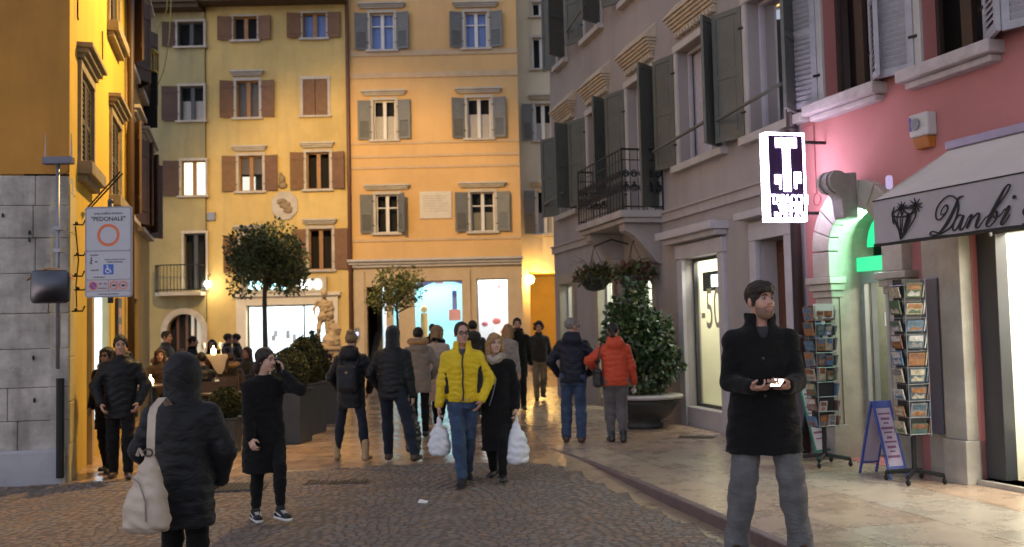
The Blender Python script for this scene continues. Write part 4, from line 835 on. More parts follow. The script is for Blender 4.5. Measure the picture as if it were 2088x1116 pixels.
m = MB(); WK.box(m, ua - .02, ub_ + .02, zw, zw + .08, -.02, .1); m.build('housing', M('awning_cassette', (.3, .26, .36), .5), aw, bevel=.01)
m = MB()
for k in range(ns):
    a0, a1 = ua + (ub_ - ua) * k / ns, ua + (ub_ - ua) * (k + 1) / ns; e0, e1 = .012 * math.sin(k * 1.3), .012 * math.sin((k + 1) * 1.3)
    m.quad(WK.p(a0, zb, AW_D + e0), WK.p(a1, zb, AW_D + e1), WK.p(a1, zt, AW_D), WK.p(a0, zt, AW_D))
val = m.build('valance', M('grey_canvas', (.36, .335, .345), .95, .08, 2, .15, 60), aw, smooth=True)
m = MB(); 
m.add([WK.p(ua, zt, AW_D), WK.p(ua, zb, AW_D), WK.p(ua, zb + .02, AW_D - .35), WK.p(ua, zw, .06)], [(0, 1, 2, 3)]); m.build('side_flap', CANV, aw)
m = MB(); m.tube([WK.p(ua, zb, AW_D), WK.p(ub_, zb, AW_D)], .016, 6); m.tube([WK.p(ua, zt, AW_D + .003), WK.p(ub_, zt, AW_D + .003)], .007, 5); m.build('edge_piping', M('black_piping', (.015, .014, .015), .7), aw)
m = MB(); m.tube([WK.p(ua + .5, 2.36, .1), WK.p(ua + .9, 2.5, .55), WK.p(ua + .55, zb + .05, AW_D - .03)], .018, 6); m.build('folding_arm', STEEL, aw)
# lettering traced as pen strokes; coordinates are those of the valance itself
INK = M('black_awning_ink', (.015, .014, .018), .8)
def vuv(zx, zy): return WK.uv(1750 + zx * 338 / 1796, 350 + zy * 210 / 1116, AW_D + .02)
def strokes(name, L):
    m = MB()
    for s_ in L: ribbon(m, [(*vuv(x, y), w_ / 178 * .188) for x, y, w_ in s_], lambda a, b, d: WK.p(a, b, d), AW_D + .014, AW_D + .022)
    return m.build(name, INK, val)
strokes('script_letter', [[(955, 375, 6), (965, 400, 8), (940, 450, 8), (895, 470, 8), (905, 410, 6), (950, 362, 9), (970, 390, 7), (945, 450, 8), (880, 520, 10), (840, 500, 12), (850, 400, 10), (920, 300, 9), (1000, 262, 10), (1070, 310, 12), (1080, 400, 16), (1050, 520, 12), (990, 610, 10), (900, 665, 9), (820, 690, 12), (775, 680, 12), (800, 650, 10), (860, 665, 12), (905, 680, 9)],
    [(1140, 265, 8), (1085, 290, 14), (1040, 400, 24), (970, 540, 26), (890, 650, 16), (860, 665, 9)]])
strokes('script_letter', [[(1120, 480, 7), (1090, 470, 10), (1045, 530, 12), (1020, 610, 14), (1040, 640, 10), (1080, 590, 8), (1130, 480, 7)], [(1140, 470, 16), (1115, 540, 22), (1095, 610, 20), (1110, 632, 12), (1150, 590, 7), (1190, 500, 6)]])
strokes('script_letter', [[(1190, 500, 6), (1225, 470, 16), (1205, 540, 22), (1170, 615, 18)], [(1175, 600, 7), (1220, 520, 8), (1290, 455, 12), (1310, 470, 14), (1285, 540, 22), (1270, 600, 16), (1300, 605, 8), (1340, 550, 6), (1385, 490, 6)]])
strokes('script_letter', [[(1385, 500, 6), (1480, 400, 8), (1590, 260, 9), (1640, 160, 10), (1625, 140, 8), (1580, 190, 14), (1500, 340, 26), (1420, 500, 26), (1385, 580, 14), (1420, 595, 8), (1480, 530, 10), (1500, 450, 16), (1475, 430, 10), (1455, 470, 8), (1480, 500, 10), (1540, 470, 8), (1590, 400, 7)]])
strokes('script_letter', [[(1590, 420, 8), (1635, 375, 18), (1590, 470, 24), (1545, 555, 18), (1560, 575, 9), (1610, 520, 7), (1640, 460, 5)], [(1675, 262, 14), (1688, 278, 34), (1700, 294, 14)]])
strokes('script_letter', [[(1860, 440, 14), (1815, 400, 12), (1790, 440, 22), (1830, 500, 26), (1850, 560, 18), (1800, 590, 12), (1780, 560, 9)]])
dm = [[(365, 455, 14), (375, 500, 20), (410, 570, 20), (450, 660, 16), (455, 735, 10)], [(455, 735, 10), (500, 640, 22), (540, 540, 34), (545, 470, 26), (520, 450, 12)], [(455, 735, 10), (540, 620, 8), (610, 500, 10), (620, 440, 14)], [(365, 460, 10), (400, 490, 12), (470, 490, 12), (540, 475, 12), (600, 440, 12), (622, 440, 8)], [(370, 460, 12), (400, 430, 10), (450, 400, 14), (490, 395, 16), (540, 390, 16), (590, 380, 18), (615, 410, 14), (622, 445, 10)],
      [(415, 495, 6), (430, 600, 6), (452, 725, 6)], [(455, 490, 6), (455, 725, 6)], [(480, 490, 6), (460, 725, 6)], [(420, 490, 8), (440, 440, 8), (455, 420, 8), (470, 485, 8)], [(470, 485, 8), (490, 430, 10), (540, 470, 12)], [(540, 470, 10), (580, 440, 10), (600, 390, 10)], [(365, 455, 12), (380, 410, 10), (390, 380, 3)], [(372, 500, 12), (375, 550, 10), (385, 575, 4)], [(545, 480, 40), (520, 560, 36), (490, 640, 22)]]
for cx_, cy_, rr in ((472, 385, 62), (620, 365, 80)):
    dm.append([(cx_ - 14, cy_, 30), (cx_, cy_, 46), (cx_ + 14, cy_, 30)])
    for k in range(9): a = .35 + k * .7; dm.append([(cx_, cy_, 16), (cx_ + rr * .55 * math.cos(a), cy_ + rr * .55 * math.sin(a), 10), (cx_ + rr * math.cos(a), cy_ + rr * math.sin(a), 2)])
strokes('diamond_emblem', dm); fin(aw)

# ------------------------------------------------------------------ left corner: stone and ochre front, yellow street side
LC = (-5.02, 11.1); WF = Wall((-9.5, 10.3), LC); WY = Wall(LC, (-5.02 - .281 * 5.6, 16.7)); WO = Wall((-5.02 - .281 * 5.6, 16.7), (-5.02 - .281 * 10.2, 21.3))
corner = bldg('corner_house', 'yellow corner house with a whitewashed stone base, ochre upper wall and closed louvred shutters', (-7, 12.5, 0))
zst = WF.uv(60, 355)[1]; print('left stone top', zst)
m = MB(); WF.facade(m, 0, WF.L, zst, 11, []); m.build('front_wall', STUCCO_OCHRE, corner)
def stones(W, m, u0, u1, z0, z1, ch, rng, d=.03, lmin=.6, lmax=1.2):
    z = z0
    while z < z1 - .05:
        h = min(ch * rng.uniform(.85, 1.15), z1 - z); u = u0 - rng.uniform(0, .3)
        while u < u1:
            l = rng.uniform(lmin, lmax); a, b = max(u, u0), min(u + l, u1)
            if b - a > .05: W.box(m, a + .0, b - .0035, z, z + h - .0035, -.2, d + rng.uniform(-.006, .006))
            u += l
        z += h
m = MB(); stones(WF, m, 0, WF.L, -.2, zst, .4, random.Random(2), .02, .5, 1.3); m.build('stone_base', STONE_W, corner, bevel=.012)
m = MB(); WF.box(m, 0, WF.L - .03, -.2, .36, .022, .08); m.build('plinth', M('patched_plinth', (.36, .36, .38), .9, .15, 1.2, .6, 9, dark=(.2, .19, .18)), corner, bevel=.03)
YW = [(160, 195, 187, 345), (222, 270, 243, 415), (217, -80, 229, 105), (160, -260, 187, -90)]
Y1 = WY.rect(161, 196, 186, 346); Y2 = WY.rect(224, 272, 243, 415)
Yr = [(Y1[0], Y1[1], 3.72, 4.85), (Y2[0], Y2[1], 3.72, 4.95), (Y2[0] - .25, Y2[1] - .2, 6.3, 7.7), (Y1[0], Y1[1], 6.4, 7.7)]; print('YEL', Yr)
ysh = (WY.uv(188, 700)[0], WY.uv(226, 700)[0], .35, 2.35); print('ysh', ysh)
m = MB(); WY.facade(m, 0, WY.L, 0, 11, Yr + [ysh], .12); m.build('street_wall', STUCCO_Y, corner); m = MB(); m.quad(WY.p(WY.L, 0), WY.p(WY.L, 11), WY.p(WY.L, 11, -.5), WY.p(WY.L, 0, -.5)); m.build('side_wall', STUCCO_Y, corner)
m = MB(); stones(WY, m, 0, .42, -.1, zst - .1, .47, random.Random(6), .012, .36, .46); m.build('quoin', M('yellow_lit_stone', (.5, .4, .17), .9, .15, 2, .4, 15), corner, bevel=.012)  # yellow lamplight is put into the quoin stone colour
for i, (a, b, z0, z1) in enumerate(Yr):
    m = MB(); WY.box(m, a - .13, b + .13, z0 - .16, z0 - .003, -.05, .17); WY.box(m, a - .08, b + .08, z0 - .24, z0 - .161, -.05, .1); o = m.build('window', M('grimy_stone', (.25, .21, .14), .85, .25, 4, .3), corner, bevel=.008)
    m = MB(); WY.box(m, a - .1, a - .002, z0, z1, -.05, .04); WY.box(m, b + .002, b + .1, z0, z1, -.05, .04); WY.box(m, a - .1, b + .1, z1 + .002, z1 + .1, -.05, .045); m.build('frame', M('grimy_stone', (.25, .21, .14), .85, .25, 4, .3), o)
    m = MB()
    for k in range(3): WY.box(m, a - .12 - .03 * k, b + .12 + .03 * k, z1 + .12 + .06 * k, z1 + .18 + .06 * k, -.05, .08 + .05 * k)
    m.build('hood', M('grimy_stone', (.25, .21, .14), .85, .25, 4, .3), o, bevel=.008)
    DSH = M('dark_louvre_paint', (.05, .04, .03), .6, .2)
    um = (a + b) / 2; shutter(WY, o, a, z0, z1, um - a - .005, 'L', 2, DSH, 'louvre', -.03); shutter(WY, o, b, z0, z1, b - um - .005, 'R', 2, DSH, 'louvre', -.03)
    if i == 0: 
        m = MB(); m.tube([WY.p(a + .35, z0 - .55, .02), WY.p(a + .4, z0 - .05, .42)], .01, 6); m.tube([WY.p(a + .5, z0 - .55, .02), WY.p(a + .52, z0 - .05, .44)], .01, 6)
        for k in range(4): m.tube([WY.p(a + .36 + .01 * k, z0 - .5 + .12 * k, .06 + .1 * k), WY.p(a + .51 + .004 * k, z0 - .5 + .12 * k, .06 + .1 * k)], .008, 5)
        m.build('lamp_bracket', IRON, o)
interior(WY, corner, .05, WY.L, .05, 10.8, -.48)
m = MB(); m.quad(WY.p(ysh[0] - .05, .3, -.1), WY.p(ysh[1] + .05, .3, -.1), WY.p(ysh[1] + .05, 2.4, -.1), WY.p(ysh[0] - .05, 2.4, -.1)); m.build('lit_shop_backdrop', glow('pale_blue_lit_shop', (.66, .85, 1), 1.3), corner); pane(WY, corner, ysh, -.05, None, DGREY, .04)
m = MB(); u = WY.uv(238, 700)[0]; WY.box(m, u - .25, u + .25, 1.0, 2.2, .01, .05); mbd = m.build('menu_board', M('menu_board_black', (.02, .02, .022), .5), corner)
for k in range(4): m = MB(); WY.box(m, u - .18, u + .18, 1.12 + .26 * k, 1.27 + .26 * k, .05, .054); m.build('menu_sheet', M('menu_sheet', (.4, .25, .25), .7, .4, 9), mbd)
for a in (WY.uv(180, 800)[0], WY.uv(213, 800)[0]): m = MB(); WY.box(m, a - .1, a + .1, 0, 2.6, -.02, .06); m.build('shop_pilaster', M('ochre_stone', (.42, .33, .16), .85, .15), corner)
# ironwork, pipes and cables
m = MB(); hooks = [(118, 300, 3.3), (128, 462, 2.85), (133, 510, 2.6)]
for z, u in ((2.9, .18), (2.55, .25), (2.3, .12), (2.15, .3), (1.9, .15)): m.tube([WY.p(u, z, .0), WY.p(u, z, .12), WY.p(u + .02, z + .06, .14)], .01, 5); m.ball(WY.p(u, z + .02, .05), .02, 6, 5)
m.tube([WY.p(.3, 2.9, .02), WY.p(.33, 2.5, .05), WY.p(.28, 2.2, .03), WY.p(.34, 1.95, .03)], .008, 5); m.build('iron_hooks', IRON, corner)
m = MB()
for x, y in ((8, 440), (62, 475), (62, 490), (70, 730), (72, 816)): q = WF.uv(x, y); m.ball(WF.p(q[0], q[1], .04), (.014, .014, .03), 6, 5)
m.build('iron_pegs', IRON, corner)
m = MB(); m.tube([WY.p(WY.L - .1, .0, .1), WY.p(WY.L - .1, 11, .1)], .06, 8); m.build('drainpipe', M('dark_drainpipe', (.06, .035, .02), .5), corner, smooth=True)
m = MB(); m.tube([WY.p(.35, 11, .04), WY.p(.37, 5.4, .03), WY.p(.42, 5.38, .03)], .01, 5); m.tube([WY.p(2.6, 5.9, .03), WY.p(2.62, 5.5, .03)], .01, 5); m.build('wall_cable', IRON, corner)
m = MB(); q = WF.L - .06; m.tube([WF.p(q, .05, .12), WF.p(q, 1.15, .12)], .045, 8); m.build('base_pipe', IRON, corner)
fin(corner)
# the ochre house beyond it
ochre = bldg('town_house', 'narrow ochre brown house beyond the yellow corner with dark shutters and a hanging black banner', (-7.3, 19, 0)); 
Or = [(.45, 1.35, 3.7, 5.3), (2.3, 3.2, 3.7, 5.3), (.45, 1.35, 6.4, 7.9), (2.3, 3.2, 6.4, 7.9), (3.6, 4.3, 3.7, 5.3)]
m = MB(); osh = (.8, 2.2, .3, 2.3); WO.facade(m, 0, WO.L, 0, 11, Or + [osh], .18); m.build('wall', M('ochre_brown_stucco', (.42, .27, .08), .9, .16, .6, .25, 25, streak=.3), ochre)
sides(WO, ochre, 0, WO.L, 0, 11, 4, STUCCO_OCHRE, False); interior(WO, ochre, .05, WO.L, 3, 10.8, -.5)
for r_ in Or: window(WO, ochre, r_, .1, STONE, WOOD, cross=False, lintel=.05, shut=(.45, .45), smat=M('dark_brown_shutter', (.075, .04, .025), .65, .2), style='plank', ang=(150, 150))
m = MB(); m.quad(WO.p(osh[0] - .1, .3, -.3), WO.p(osh[1] + .1, .3, -.3), WO.p(osh[1] + .1, 2.4, -.3), WO.p(osh[0] - .1, 2.4, -.3)); m.build('lit_shop_backdrop', glow('warm_lit_shop', (1, .75, .4), .5), ochre); pane(WO, ochre, osh, -.1, None, DGREY, .05)
fin(ochre)
b = at(305, 200, 20.0); hb = thing('hanging_banner', 'black cloth banner hanging below a slatted yellow rack on the ochre house', 'banner', tuple(b))
m = MB(); m.box((0, 0, -.05), (.32, .05, 1.15)); m.build('cloth', M('black_banner_cloth', (.012, .013, .014), .85), hb, bevel=.01)
m = MB(); m.box((0, 0, .96), (.32, .3, .03)); m.box((0, 0, .54), (.32, .3, .025))
for k in range(6): m.box((-.14 + .056 * k, -.13, .75), (.02, .02, .4)); m.box((-.14 + .056 * k, .13, .75), (.02, .02, .4))
m.tube([(0, 0, .5), (-.6, .1, .6)], .02, 6); m.build('rack', M('yellow_rack_paint', (.5, .38, .06), .5), hb)
# cable sagging over the square
c0, c1, c2 = at(347, -60, 24), at(345, 60, 24), at(322, 175, 24.5); cb = MB()
cb.tube([at(352, -80, 24), at(348, 20, 24), at(345, 80, 24), at(335, 140, 24.3), at(320, 178, 24.6)], .014, 5); cb.tube([at(345, -80, 24), at(340, 20, 24), at(322, 60, 24.3), at(310, 80, 24.6)], .012, 5)
meta(cb.build('overhead_cable', M('yellow_cable', (.4, .32, .08), .6)), 'pair of thin sagging cables hanging in front of the dark corner house', 'cable')

# ------------------------------------------------------------------ street lamps hung high over the street
def street_lamp(loc, e, tgt, col, ang, label, blend=.6):
    t = thing('street_lamp', label, 'street lamp', loc, 0, 'street lamps hung over the square')
    m = MB(); m.lathe([(.05, .25), (.09, .2), (.32, .04), (.34, 0), (.3, .005), (.06, .18)], n=18); m.build('shade', DGREY, t, smooth=True)
    m = MB(); m.tube([(-6, 0, .9), (-3, 0, .5), (0, 0, .3), (3, 0, .5), (6, 0, .9)], .01, 5); m.build('span_wire', IRON, t)
    m = MB(); m.ball((0, 0, .08), .06); m.build('bulb', glow('sodium_glow', col, 10), t)
    l = lamp('street_lamp_light', 'SPOT', (0, 0, -.22), e, col, .12, t, None, (R(ang), blend)); d = Vector(tgt) - Vector(loc); l.rotation_euler = d.to_track_quat('-Z', 'Y').to_euler(); return t
SOD = (1, .62, .2)
street_lamp((-6.0, 23.5, 10.3), 2800, (-5.2, 36, 2.2), SOD, 84, 'far street lamp hung on a wire before the lemon house')
street_lamp((-2.2, 15.2, 8.6), 1700, (-7.5, 12.8, 3.2), SOD, 100, 'near street lamp hung on a wire beside the yellow corner house')
# ------------------------------------------------------------------ plants
def leaves(name, P, Nrm, size, mat, parent, rng, ratio=.55):
    """leaf-sized folded faces at points P pointing about Nrm"""
    n = len(P); a = rng.normal(size=(n, 3)); a /= np.linalg.norm(a, axis=1)[:, None]; d = Nrm * .8 + a * .9; d /= np.linalg.norm(d, axis=1)[:, None]
    t = np.cross(d, rng.normal(size=(n, 3))); t /= np.linalg.norm(t, axis=1)[:, None]; up = np.cross(t, d)
    s = size * rng.uniform(.6, 1.3, (n, 1)); L, Wd = s, s * ratio
    V = np.stack([P, P + d * L * .5 + t * Wd * .5 + up * L * .12, P + d * L, P + d * L * .5 - t * Wd * .5 + up * L * .12], 1).reshape(-1, 3)
    i = np.arange(n)[:, None] * 4; Fq = np.concatenate([np.concatenate([i, i + 1, i + 2], 1), np.concatenate([i, i + 2, i + 3], 1)], 0)
    return raw_mesh(name, V, Fq, mat, parent, smooth=False)
def crown_pts(n, blobs, rng, shell=.55):
    out, nn = [], []
    w_ = np.array([b[3] ** 2 for b in blobs]); w_ /= w_.sum()
    for b, k in zip(blobs, rng.multinomial(n, w_)):
        v = rng.normal(size=(k, 3)); v /= np.linalg.norm(v, axis=1)[:, None]; r = b[3] * (shell + (1 - shell) * rng.random((k, 1)) ** .6) * (1 + .12 * np.sin(v[:, :1] * 9 + b[0]) * np.cos(v[:, 2:] * 8))
        out.append(np.array(b[:3]) + v * r * np.array([1, 1, b[4] if len(b) > 4 else .9])); nn.append(v)
    return np.concatenate(out), np.concatenate(nn)
def blobs_for(R_, H_, cz, n, rng, r=.42): 
    B = []
    for k in range(n):
        v = rng.normal(size=3); v /= np.linalg.norm(v); q = rng.uniform(.45, .8); B.append((v[0] * R_ * q, v[1] * R_ * q, cz + v[2] * H_ * q, R_ * r * rng.uniform(.7, 1.15)))
    return B
LEAF = [M('leaf_dark_green', (.06, .08, .02), .5, .4, 5, spec=.5), M('leaf_mid_green', (.085, .11, .025), .5, .4, 5), M('leaf_olive', (.11, .12, .025), .5, .4, 5)]
BARK = M('bark', (.09, .075, .05), .9, .3, 9, .6, 30)
def lollipop(name, label, base, R_, H_, cz, n, trunk_r, rng, mats, size, lean=0, cat='tree', group=None, nb=22):
    t = thing(name, label, cat, base, 0, group); m = MB()
    m.tube([(lean * (z / cz) ** 2 * .3 + .02 * math.sin(z * 2), .015 * math.cos(z * 3), z) for z in np.linspace(0, cz - H_ * .3, 10)], [trunk_r * (1 - .04 * k) for k in range(10)], 10)
    top = Vector((lean * .3, 0, cz - H_ * .35))
    for k in range(9):
        a = k * 2.4; e = Vector((math.cos(a) * R_ * .6, math.sin(a) * R_ * .6, cz + H_ * (.5 * ((k % 3) - 1) * .9))); mid = top.lerp(e, .5) + Vector((0, 0, -.05)); s0 = top + Vector((0, 0, -.25 + .06 * k)); m.tube([s0, mid, e], [trunk_r * .45, trunk_r * .3, trunk_r * .08], 6)
    m.build('trunk', BARK, t, smooth=True)
    B = [(x + lean * .3, y, z, r) for x, y, z, r in blobs_for(R_, H_, cz, nb, rng)]; P, Nn = crown_pts(n, B, rng, .35)
    k = len(P); idx = rng.random(k); o = None
    i = np.arange(k)
    parts = [leaves('crown', P[idx < .6], Nn[idx < .6], size, mats[0], t, rng)]
    # second leaf tone joined in the same crown mesh by material slot
    me = parts[0].data; me.materials.append(mats[1]); nf = len(me.polygons); mi = (np.random.default_rng(1).random(nf // 2) < .35).astype(np.int32); me.polygons.foreach_set('material_index', np.concatenate([mi, mi]))
    return t
rg6 = np.random.default_rng(11)
lollipop('bay_tree', 'taller round clipped tree with a bare trunk before the lemon house', (on_ground(540, 770).x * 0 + at(540, 700, 26).x, 26, 0), 1.3, 1.05, 3.5, 13000, .085, rg6, LEAF[:2], .11, .15, group='trees in the square')
lollipop('bay_tree', 'smaller open crowned tree in front of the peach shopfront', (at(812, 700, 28).x, 28, 0), 1.1, .78, 2.62, 4300, .05, rg6, [LEAF[2], LEAF[1]], .1, .0, group='trees in the square', nb=9)
# statue on its pedestal between them
SANDST = M('statue_sandstone', (.36, .27, .17), .85, .2, 5, .3, 30)
st = thing('statue', 'sandstone figure of a draped man leaning on a rock on a low pedestal', 'statue', (at(662, 700, 30).x, 30, 0))

# potted topiaries and planter boxes of the cafe
PLANTER = M('lead_grey_planter', (.045, .048, .05), .55, .2, 4, .1)
TOPI = [M('topiary_olive', (.06, .058, .012), .7, .35, 9), M('topiary_green', (.045, .055, .014), .7, .35, 9)]
def planter(base, w_, d_, h, rz, label, name='planter_box', group='grey planters along the cafe terrace'):
    t = thing(name, label, 'planter', base, rz, group); m = MB(); m.hexa([(-w_ * .46, -d_ * .46, 0), (w_ * .46, -d_ * .46, 0), (w_ * .46, d_ * .46, 0), (-w_ * .46, d_ * .46, 0), (-w_ / 2, -d_ / 2, h), (w_ / 2, -d_ / 2, h), (w_ / 2, d_ / 2, h), (-w_ / 2, d_ / 2, h)]); m.build('box', PLANTER, t, bevel=.015)
    m = MB()
    for a, b, c_, e in ((-w_ / 2 - .01, w_ / 2 + .01, -d_ / 2 - .01, -d_ / 2 + .04), (-w_ / 2 - .01, w_ / 2 + .01, d_ / 2 - .04, d_ / 2 + .01), (-w_ / 2 - .01, -w_ / 2 + .04, -d_ / 2 + .04, d_ / 2 - .04), (w_ / 2 - .04, w_ / 2 + .01, -d_ / 2 + .04, d_ / 2 - .04)): box_l(m, a, b, c_, e, h + .002, h + .03)
    m.build('rim', PLANTER, t); m = MB(); box_l(m, -w_ / 2 + .05, w_ / 2 - .05, -d_ / 2 + .05, d_ / 2 - .05, h - .1, h - .02); m.build('soil', M('potting_soil', (.02, .015, .01), .95, .3), t); return t
def topiary(base, prof, label, n, size=.045, stem=0, name='topiary', cat='topiary', group='clipped topiaries of the cafe'):
    """prof = (radius, z) outline of the clipped shape"""
    t = thing(name, label, cat, base, 0, group); pr = np.array(prof); L = np.concatenate([[0], np.cumsum(np.hypot(*np.diff(pr, axis=0).T) * (pr[1:, 0] + pr[:-1, 0] + .01))]); s = rg6.random(n) * L[-1]
    r = np.interp(s, L, pr[:, 0]); z = np.interp(s, L, pr[:, 1]); a = rg6.random(n) * 6.2832; rr = r * (1 - .25 * rg6.random(n) ** 2) * (1 + .05 * np.sin(a * 5 + z * 9))
    P = np.stack([rr * np.cos(a), rr * np.sin(a), z], 1); Nn = np.stack([np.cos(a), np.sin(a), .2 + 0 * a], 1); o = leaves('crown', P, Nn, size, TOPI, t, rg6, .6); mi = (rg6.random(n) < .4).astype(np.int32); o.data.polygons.foreach_set('material_index', np.concatenate([mi, mi]))
    m = MB(); m.tube([(0, 0, 0), (0, 0, pr[:, 1].max() * .85)], [.02, .012], 6); m.lathe([(max(.01, q[0] * .72), q[1]) for q in prof], n=14); m.build('trunk', M('inner_twigs', (.02, .022, .008), .9), t); return t
pb = on_ground(600, 905); pa = Vector((pb.x - .05, pb.y + .15, 0))
planter((pa.x, pa.y, 0), .46, .46, .76, R(-12), 'near grey planter box at the corner of the cafe terrace')
planter((pa.x - .1, pa.y + 1.1, 0), .5, .9, .78, R(-12), 'second grey planter box behind the near one on the cafe terrace')
planter((pa.x - .25, pa.y + 2.6, 0), .5, 1.2, .74, R(-12), 'third grey planter box in the row, below the tall cone topiary')
topiary((pa.x - .05, pa.y, .76), [(.02, .02), (.22, .05), (.27, .22), (.26, .38), (.2, .52), (.02, .6)], 'low rounded topiary in the near grey planter box', 2600)
topiary((pa.x - .1, pa.y + 1.1, .76), [(.02, .0), (.25, .08), (.27, .3), (.2, .52), (.1, .68), (.01, .76)], 'tall cone topiary in the second grey planter box', 4200, .05)
topiary((pa.x - .25, pa.y + 2.7, .72), [(.02, .0), (.25, .1), (.26, .3), (.18, .55), (.08, .78), (.01, .9)], 'darker cone topiary in the third grey planter box', 3000, .05)
bq = at(461, 822, 13.4)
def ball_prof(r, c): return [(max(.01, r * math.cos(a)), c + r * math.sin(a)) for a in np.linspace(-1.5, 1.5, 10)]
pz = bq.z - .22
planter((bq.x, bq.y, 0), .36, .36, pz, 0, 'small square planter under the green ball topiary')
topiary((bq.x, bq.y, pz), ball_prof(.2, .22), 'round green ball topiary in a small planter beside the woman on the phone', 3000)
# the great bowl planter by the shop window
bw = on_ground(1318, 880); bwl = (1.98, 15.35, 0)
t = thing('bowl_planter', 'big dark bowl planter with a pale rim at the foot of the grey house', 'planter', bwl)
m = MB(); m.lathe([(.3, 0), (.33, .06), (.27, .1), (.42, .2), (.55, .38), (.585, .46)], n=32); m.build('bowl', M('dark_bowl_metal', (.035, .04, .038), .5, .12), t, smooth=True)
m = MB(); m.lathe([(.585, .462), (.625, .465), (.635, .49), (.625, .515), (.56, .52)], n=32); m.build('rim', M('pale_rim', (.42, .4, .38), .6, .1), t, smooth=True)
m = MB(); m.lathe([(.02, .47), (.55, .475), (.55, .48), (.02, .485)], n=24); m.build('soil', M('potting_soil', (.02, .015, .01), .95, .3), t)
bush = thing('shrub', 'big leafy evergreen shrub growing in the dark bowl planter', 'shrub', (bwl[0], bwl[1], .48))
m = MB()
for k in range(11): a = k * 2.4; e = (math.cos(a) * .42, math.sin(a) * .3, .6 + .1 * (k % 5)); m.tube([(math.cos(a) * .1, math.sin(a) * .1, 0), (e[0] * .7, e[1] * .7, e[2] * .6), e], [.02, .013, .004], 6)
m.tube([(0, 0, 0), (-.05, 0, .7), (-.1, 0, 1.4)], [.025, .018, .006], 6); m.build('stem', BARK, bush)
B = [(.05, 0, .35, .5), (-.1, 0, .75, .5), (.28, 0, .7, .42), (-.15, 0, 1.15, .42), (.15, 0, 1.1, .36), (-.1, 0, 1.45, .3), (.45, .1, 1.1, .22), (-.42, 0, .95, .25), (-.32, 0, 1.35, .22), (.5, 0, .5, .3), (-.05, 0, 1.7, .18)]
B = [(b[0] * .8 - .03, b[1], b[2] * .97, b[3] * .9) for b in B]; P, Nn = crown_pts(3600, B, rg6, .5); P[:, 2] = np.abs(P[:, 2]); o = leaves('foliage', P, Nn * np.array([1, 1, .3]) + np.array([0, 0, -.15]), .115, [M('shrub_leaf', (.03, .06, .018), .35, .4, 5, spec=.6), M('shrub_leaf_pale', (.06, .1, .03), .35, .3, 5, spec=.6)], bush, rg6, .6); mi = (rg6.random(3600) < .35).astype(np.int32); o.data.polygons.foreach_set('material_index', np.concatenate([mi, mi]))
# hanging baskets on a bracket under the balcony
for k, (px, py, Y, lab) in enumerate(((1213, 560, 17.9, 'hanging flower basket further from the shop window, with trailing dry stems'), (1292, 556, 16.6, 'hanging flower basket nearer the shop window, with reddish plants'))):
    c = at(px, py + 12, Y); t = thing('hanging_basket', lab, 'hanging basket', tuple(c), 0, 'flower baskets under the balcony'); m = MB()
    m.lathe([(.05, -.2), (.16, -.17), (.24, -.08), (.27, .0), (.285, .02), (.27, .05)], n=20); m.build('bowl', M('dark_basket', (.018, .022, .018), .6, .2), t, smooth=True)
    m = MB(); wv = WG.p((c - WG.o).dot(WG.d), 0); dv = Vector((wv.x - c.x, wv.y - c.y, 0))
    for a in (0, 2.1, 4.2): m.tube([(.26 * math.cos(a), .26 * math.sin(a), .03), (0, 0, .62)], .005, 4)
    m.tube([(0, 0, .62), tuple(dv * .5 + Vector((0, 0, .75))), tuple(dv + Vector((0, 0, .66)))], .014, 6); m.build('bracket', IRON, t)
    n = 700; P, Nn = crown_pts(n, [(0, 0, .1, .26, .6), (-.15, -.1, .08, .2, .8), (.16, .05, .12, .2, .8), (.1, -.15, .05, .18)], rg6, .3); o = leaves('foliage', P, Nn, .1, [M('basket_leaf', (.06, .075, .02), .6, .4, 6), M('basket_leaf_red', (.09, .03, .02), .6, .4, 6)], t, rg6); mi = (rg6.random(n) < (.2 if k == 0 else .4)).astype(np.int32); o.data.polygons.foreach_set('material_index', np.concatenate([mi, mi]))
    m = MB(); r_ = random.Random(k)
    for j in range(16): a = r_.uniform(0, 6.28); l = r_.uniform(.25, .5); e = r_.uniform(.3, .7); m.tube([(0, 0, .08), (math.cos(a) * l * .5, math.sin(a) * l * .5, .08 + l * .55), (math.cos(a) * l, math.sin(a) * l, .1 + l * e)], [.006, .005, .002], 4)
    m.build('stem', BARK, t)

# ------------------------------------------------------------------ left: traffic sign, mirror, router bar
WHT = M('sign_white', (.42, .42, .46), .5, .05); BLK = M('sign_black', (.02, .02, .025), .6)
def signboard(px0, py0, px1, py1, Y, label):
    c = at((px0 + px1) / 2, (py0 + py1) / 2, Y); s = 2000 / Y; w_, h = (px1 - px0) / s, (py1 - py0) / s
    t = thing('road_sign', label, 'road sign', (c.x, c.y, c.z)); return t, w_, h
t, w_, h = signboard(174, 421, 270, 607, 10.6, 'tall white pedestrian zone road sign with an orange red ring on wall arms'); 
def rr(x0, x1, z0, z1, r, n=4):
    P = []
    for cx, cz, a0 in ((x1 - r, z1 - r, 0), (x0 + r, z1 - r, 90), (x0 + r, z0 + r, 180), (x1 - r, z0 + r, 270)):
        for k in range(n + 1): a = R(a0 + 90 * k / n); P.append((cx + r * math.cos(a), cz + r * math.sin(a)))
    return P
pl = lambda a, b, d: (a, -d, b)
m = MB(); m.prism(rr(-w_ / 2, w_ / 2, -h / 2, h / 2, .03), pl, -.01, .01); m.build('plate', M('sign_grey_back', (.25, .25, .28), .5), t)
zs = h / 2 - h * .49
m = MB(); m.prism(rr(-w_ / 2 + .018, w_ / 2 - .018, zs + .008, h / 2 - .018, .025), pl, .0101, .012); m.build('upper_panel', WHT, t)
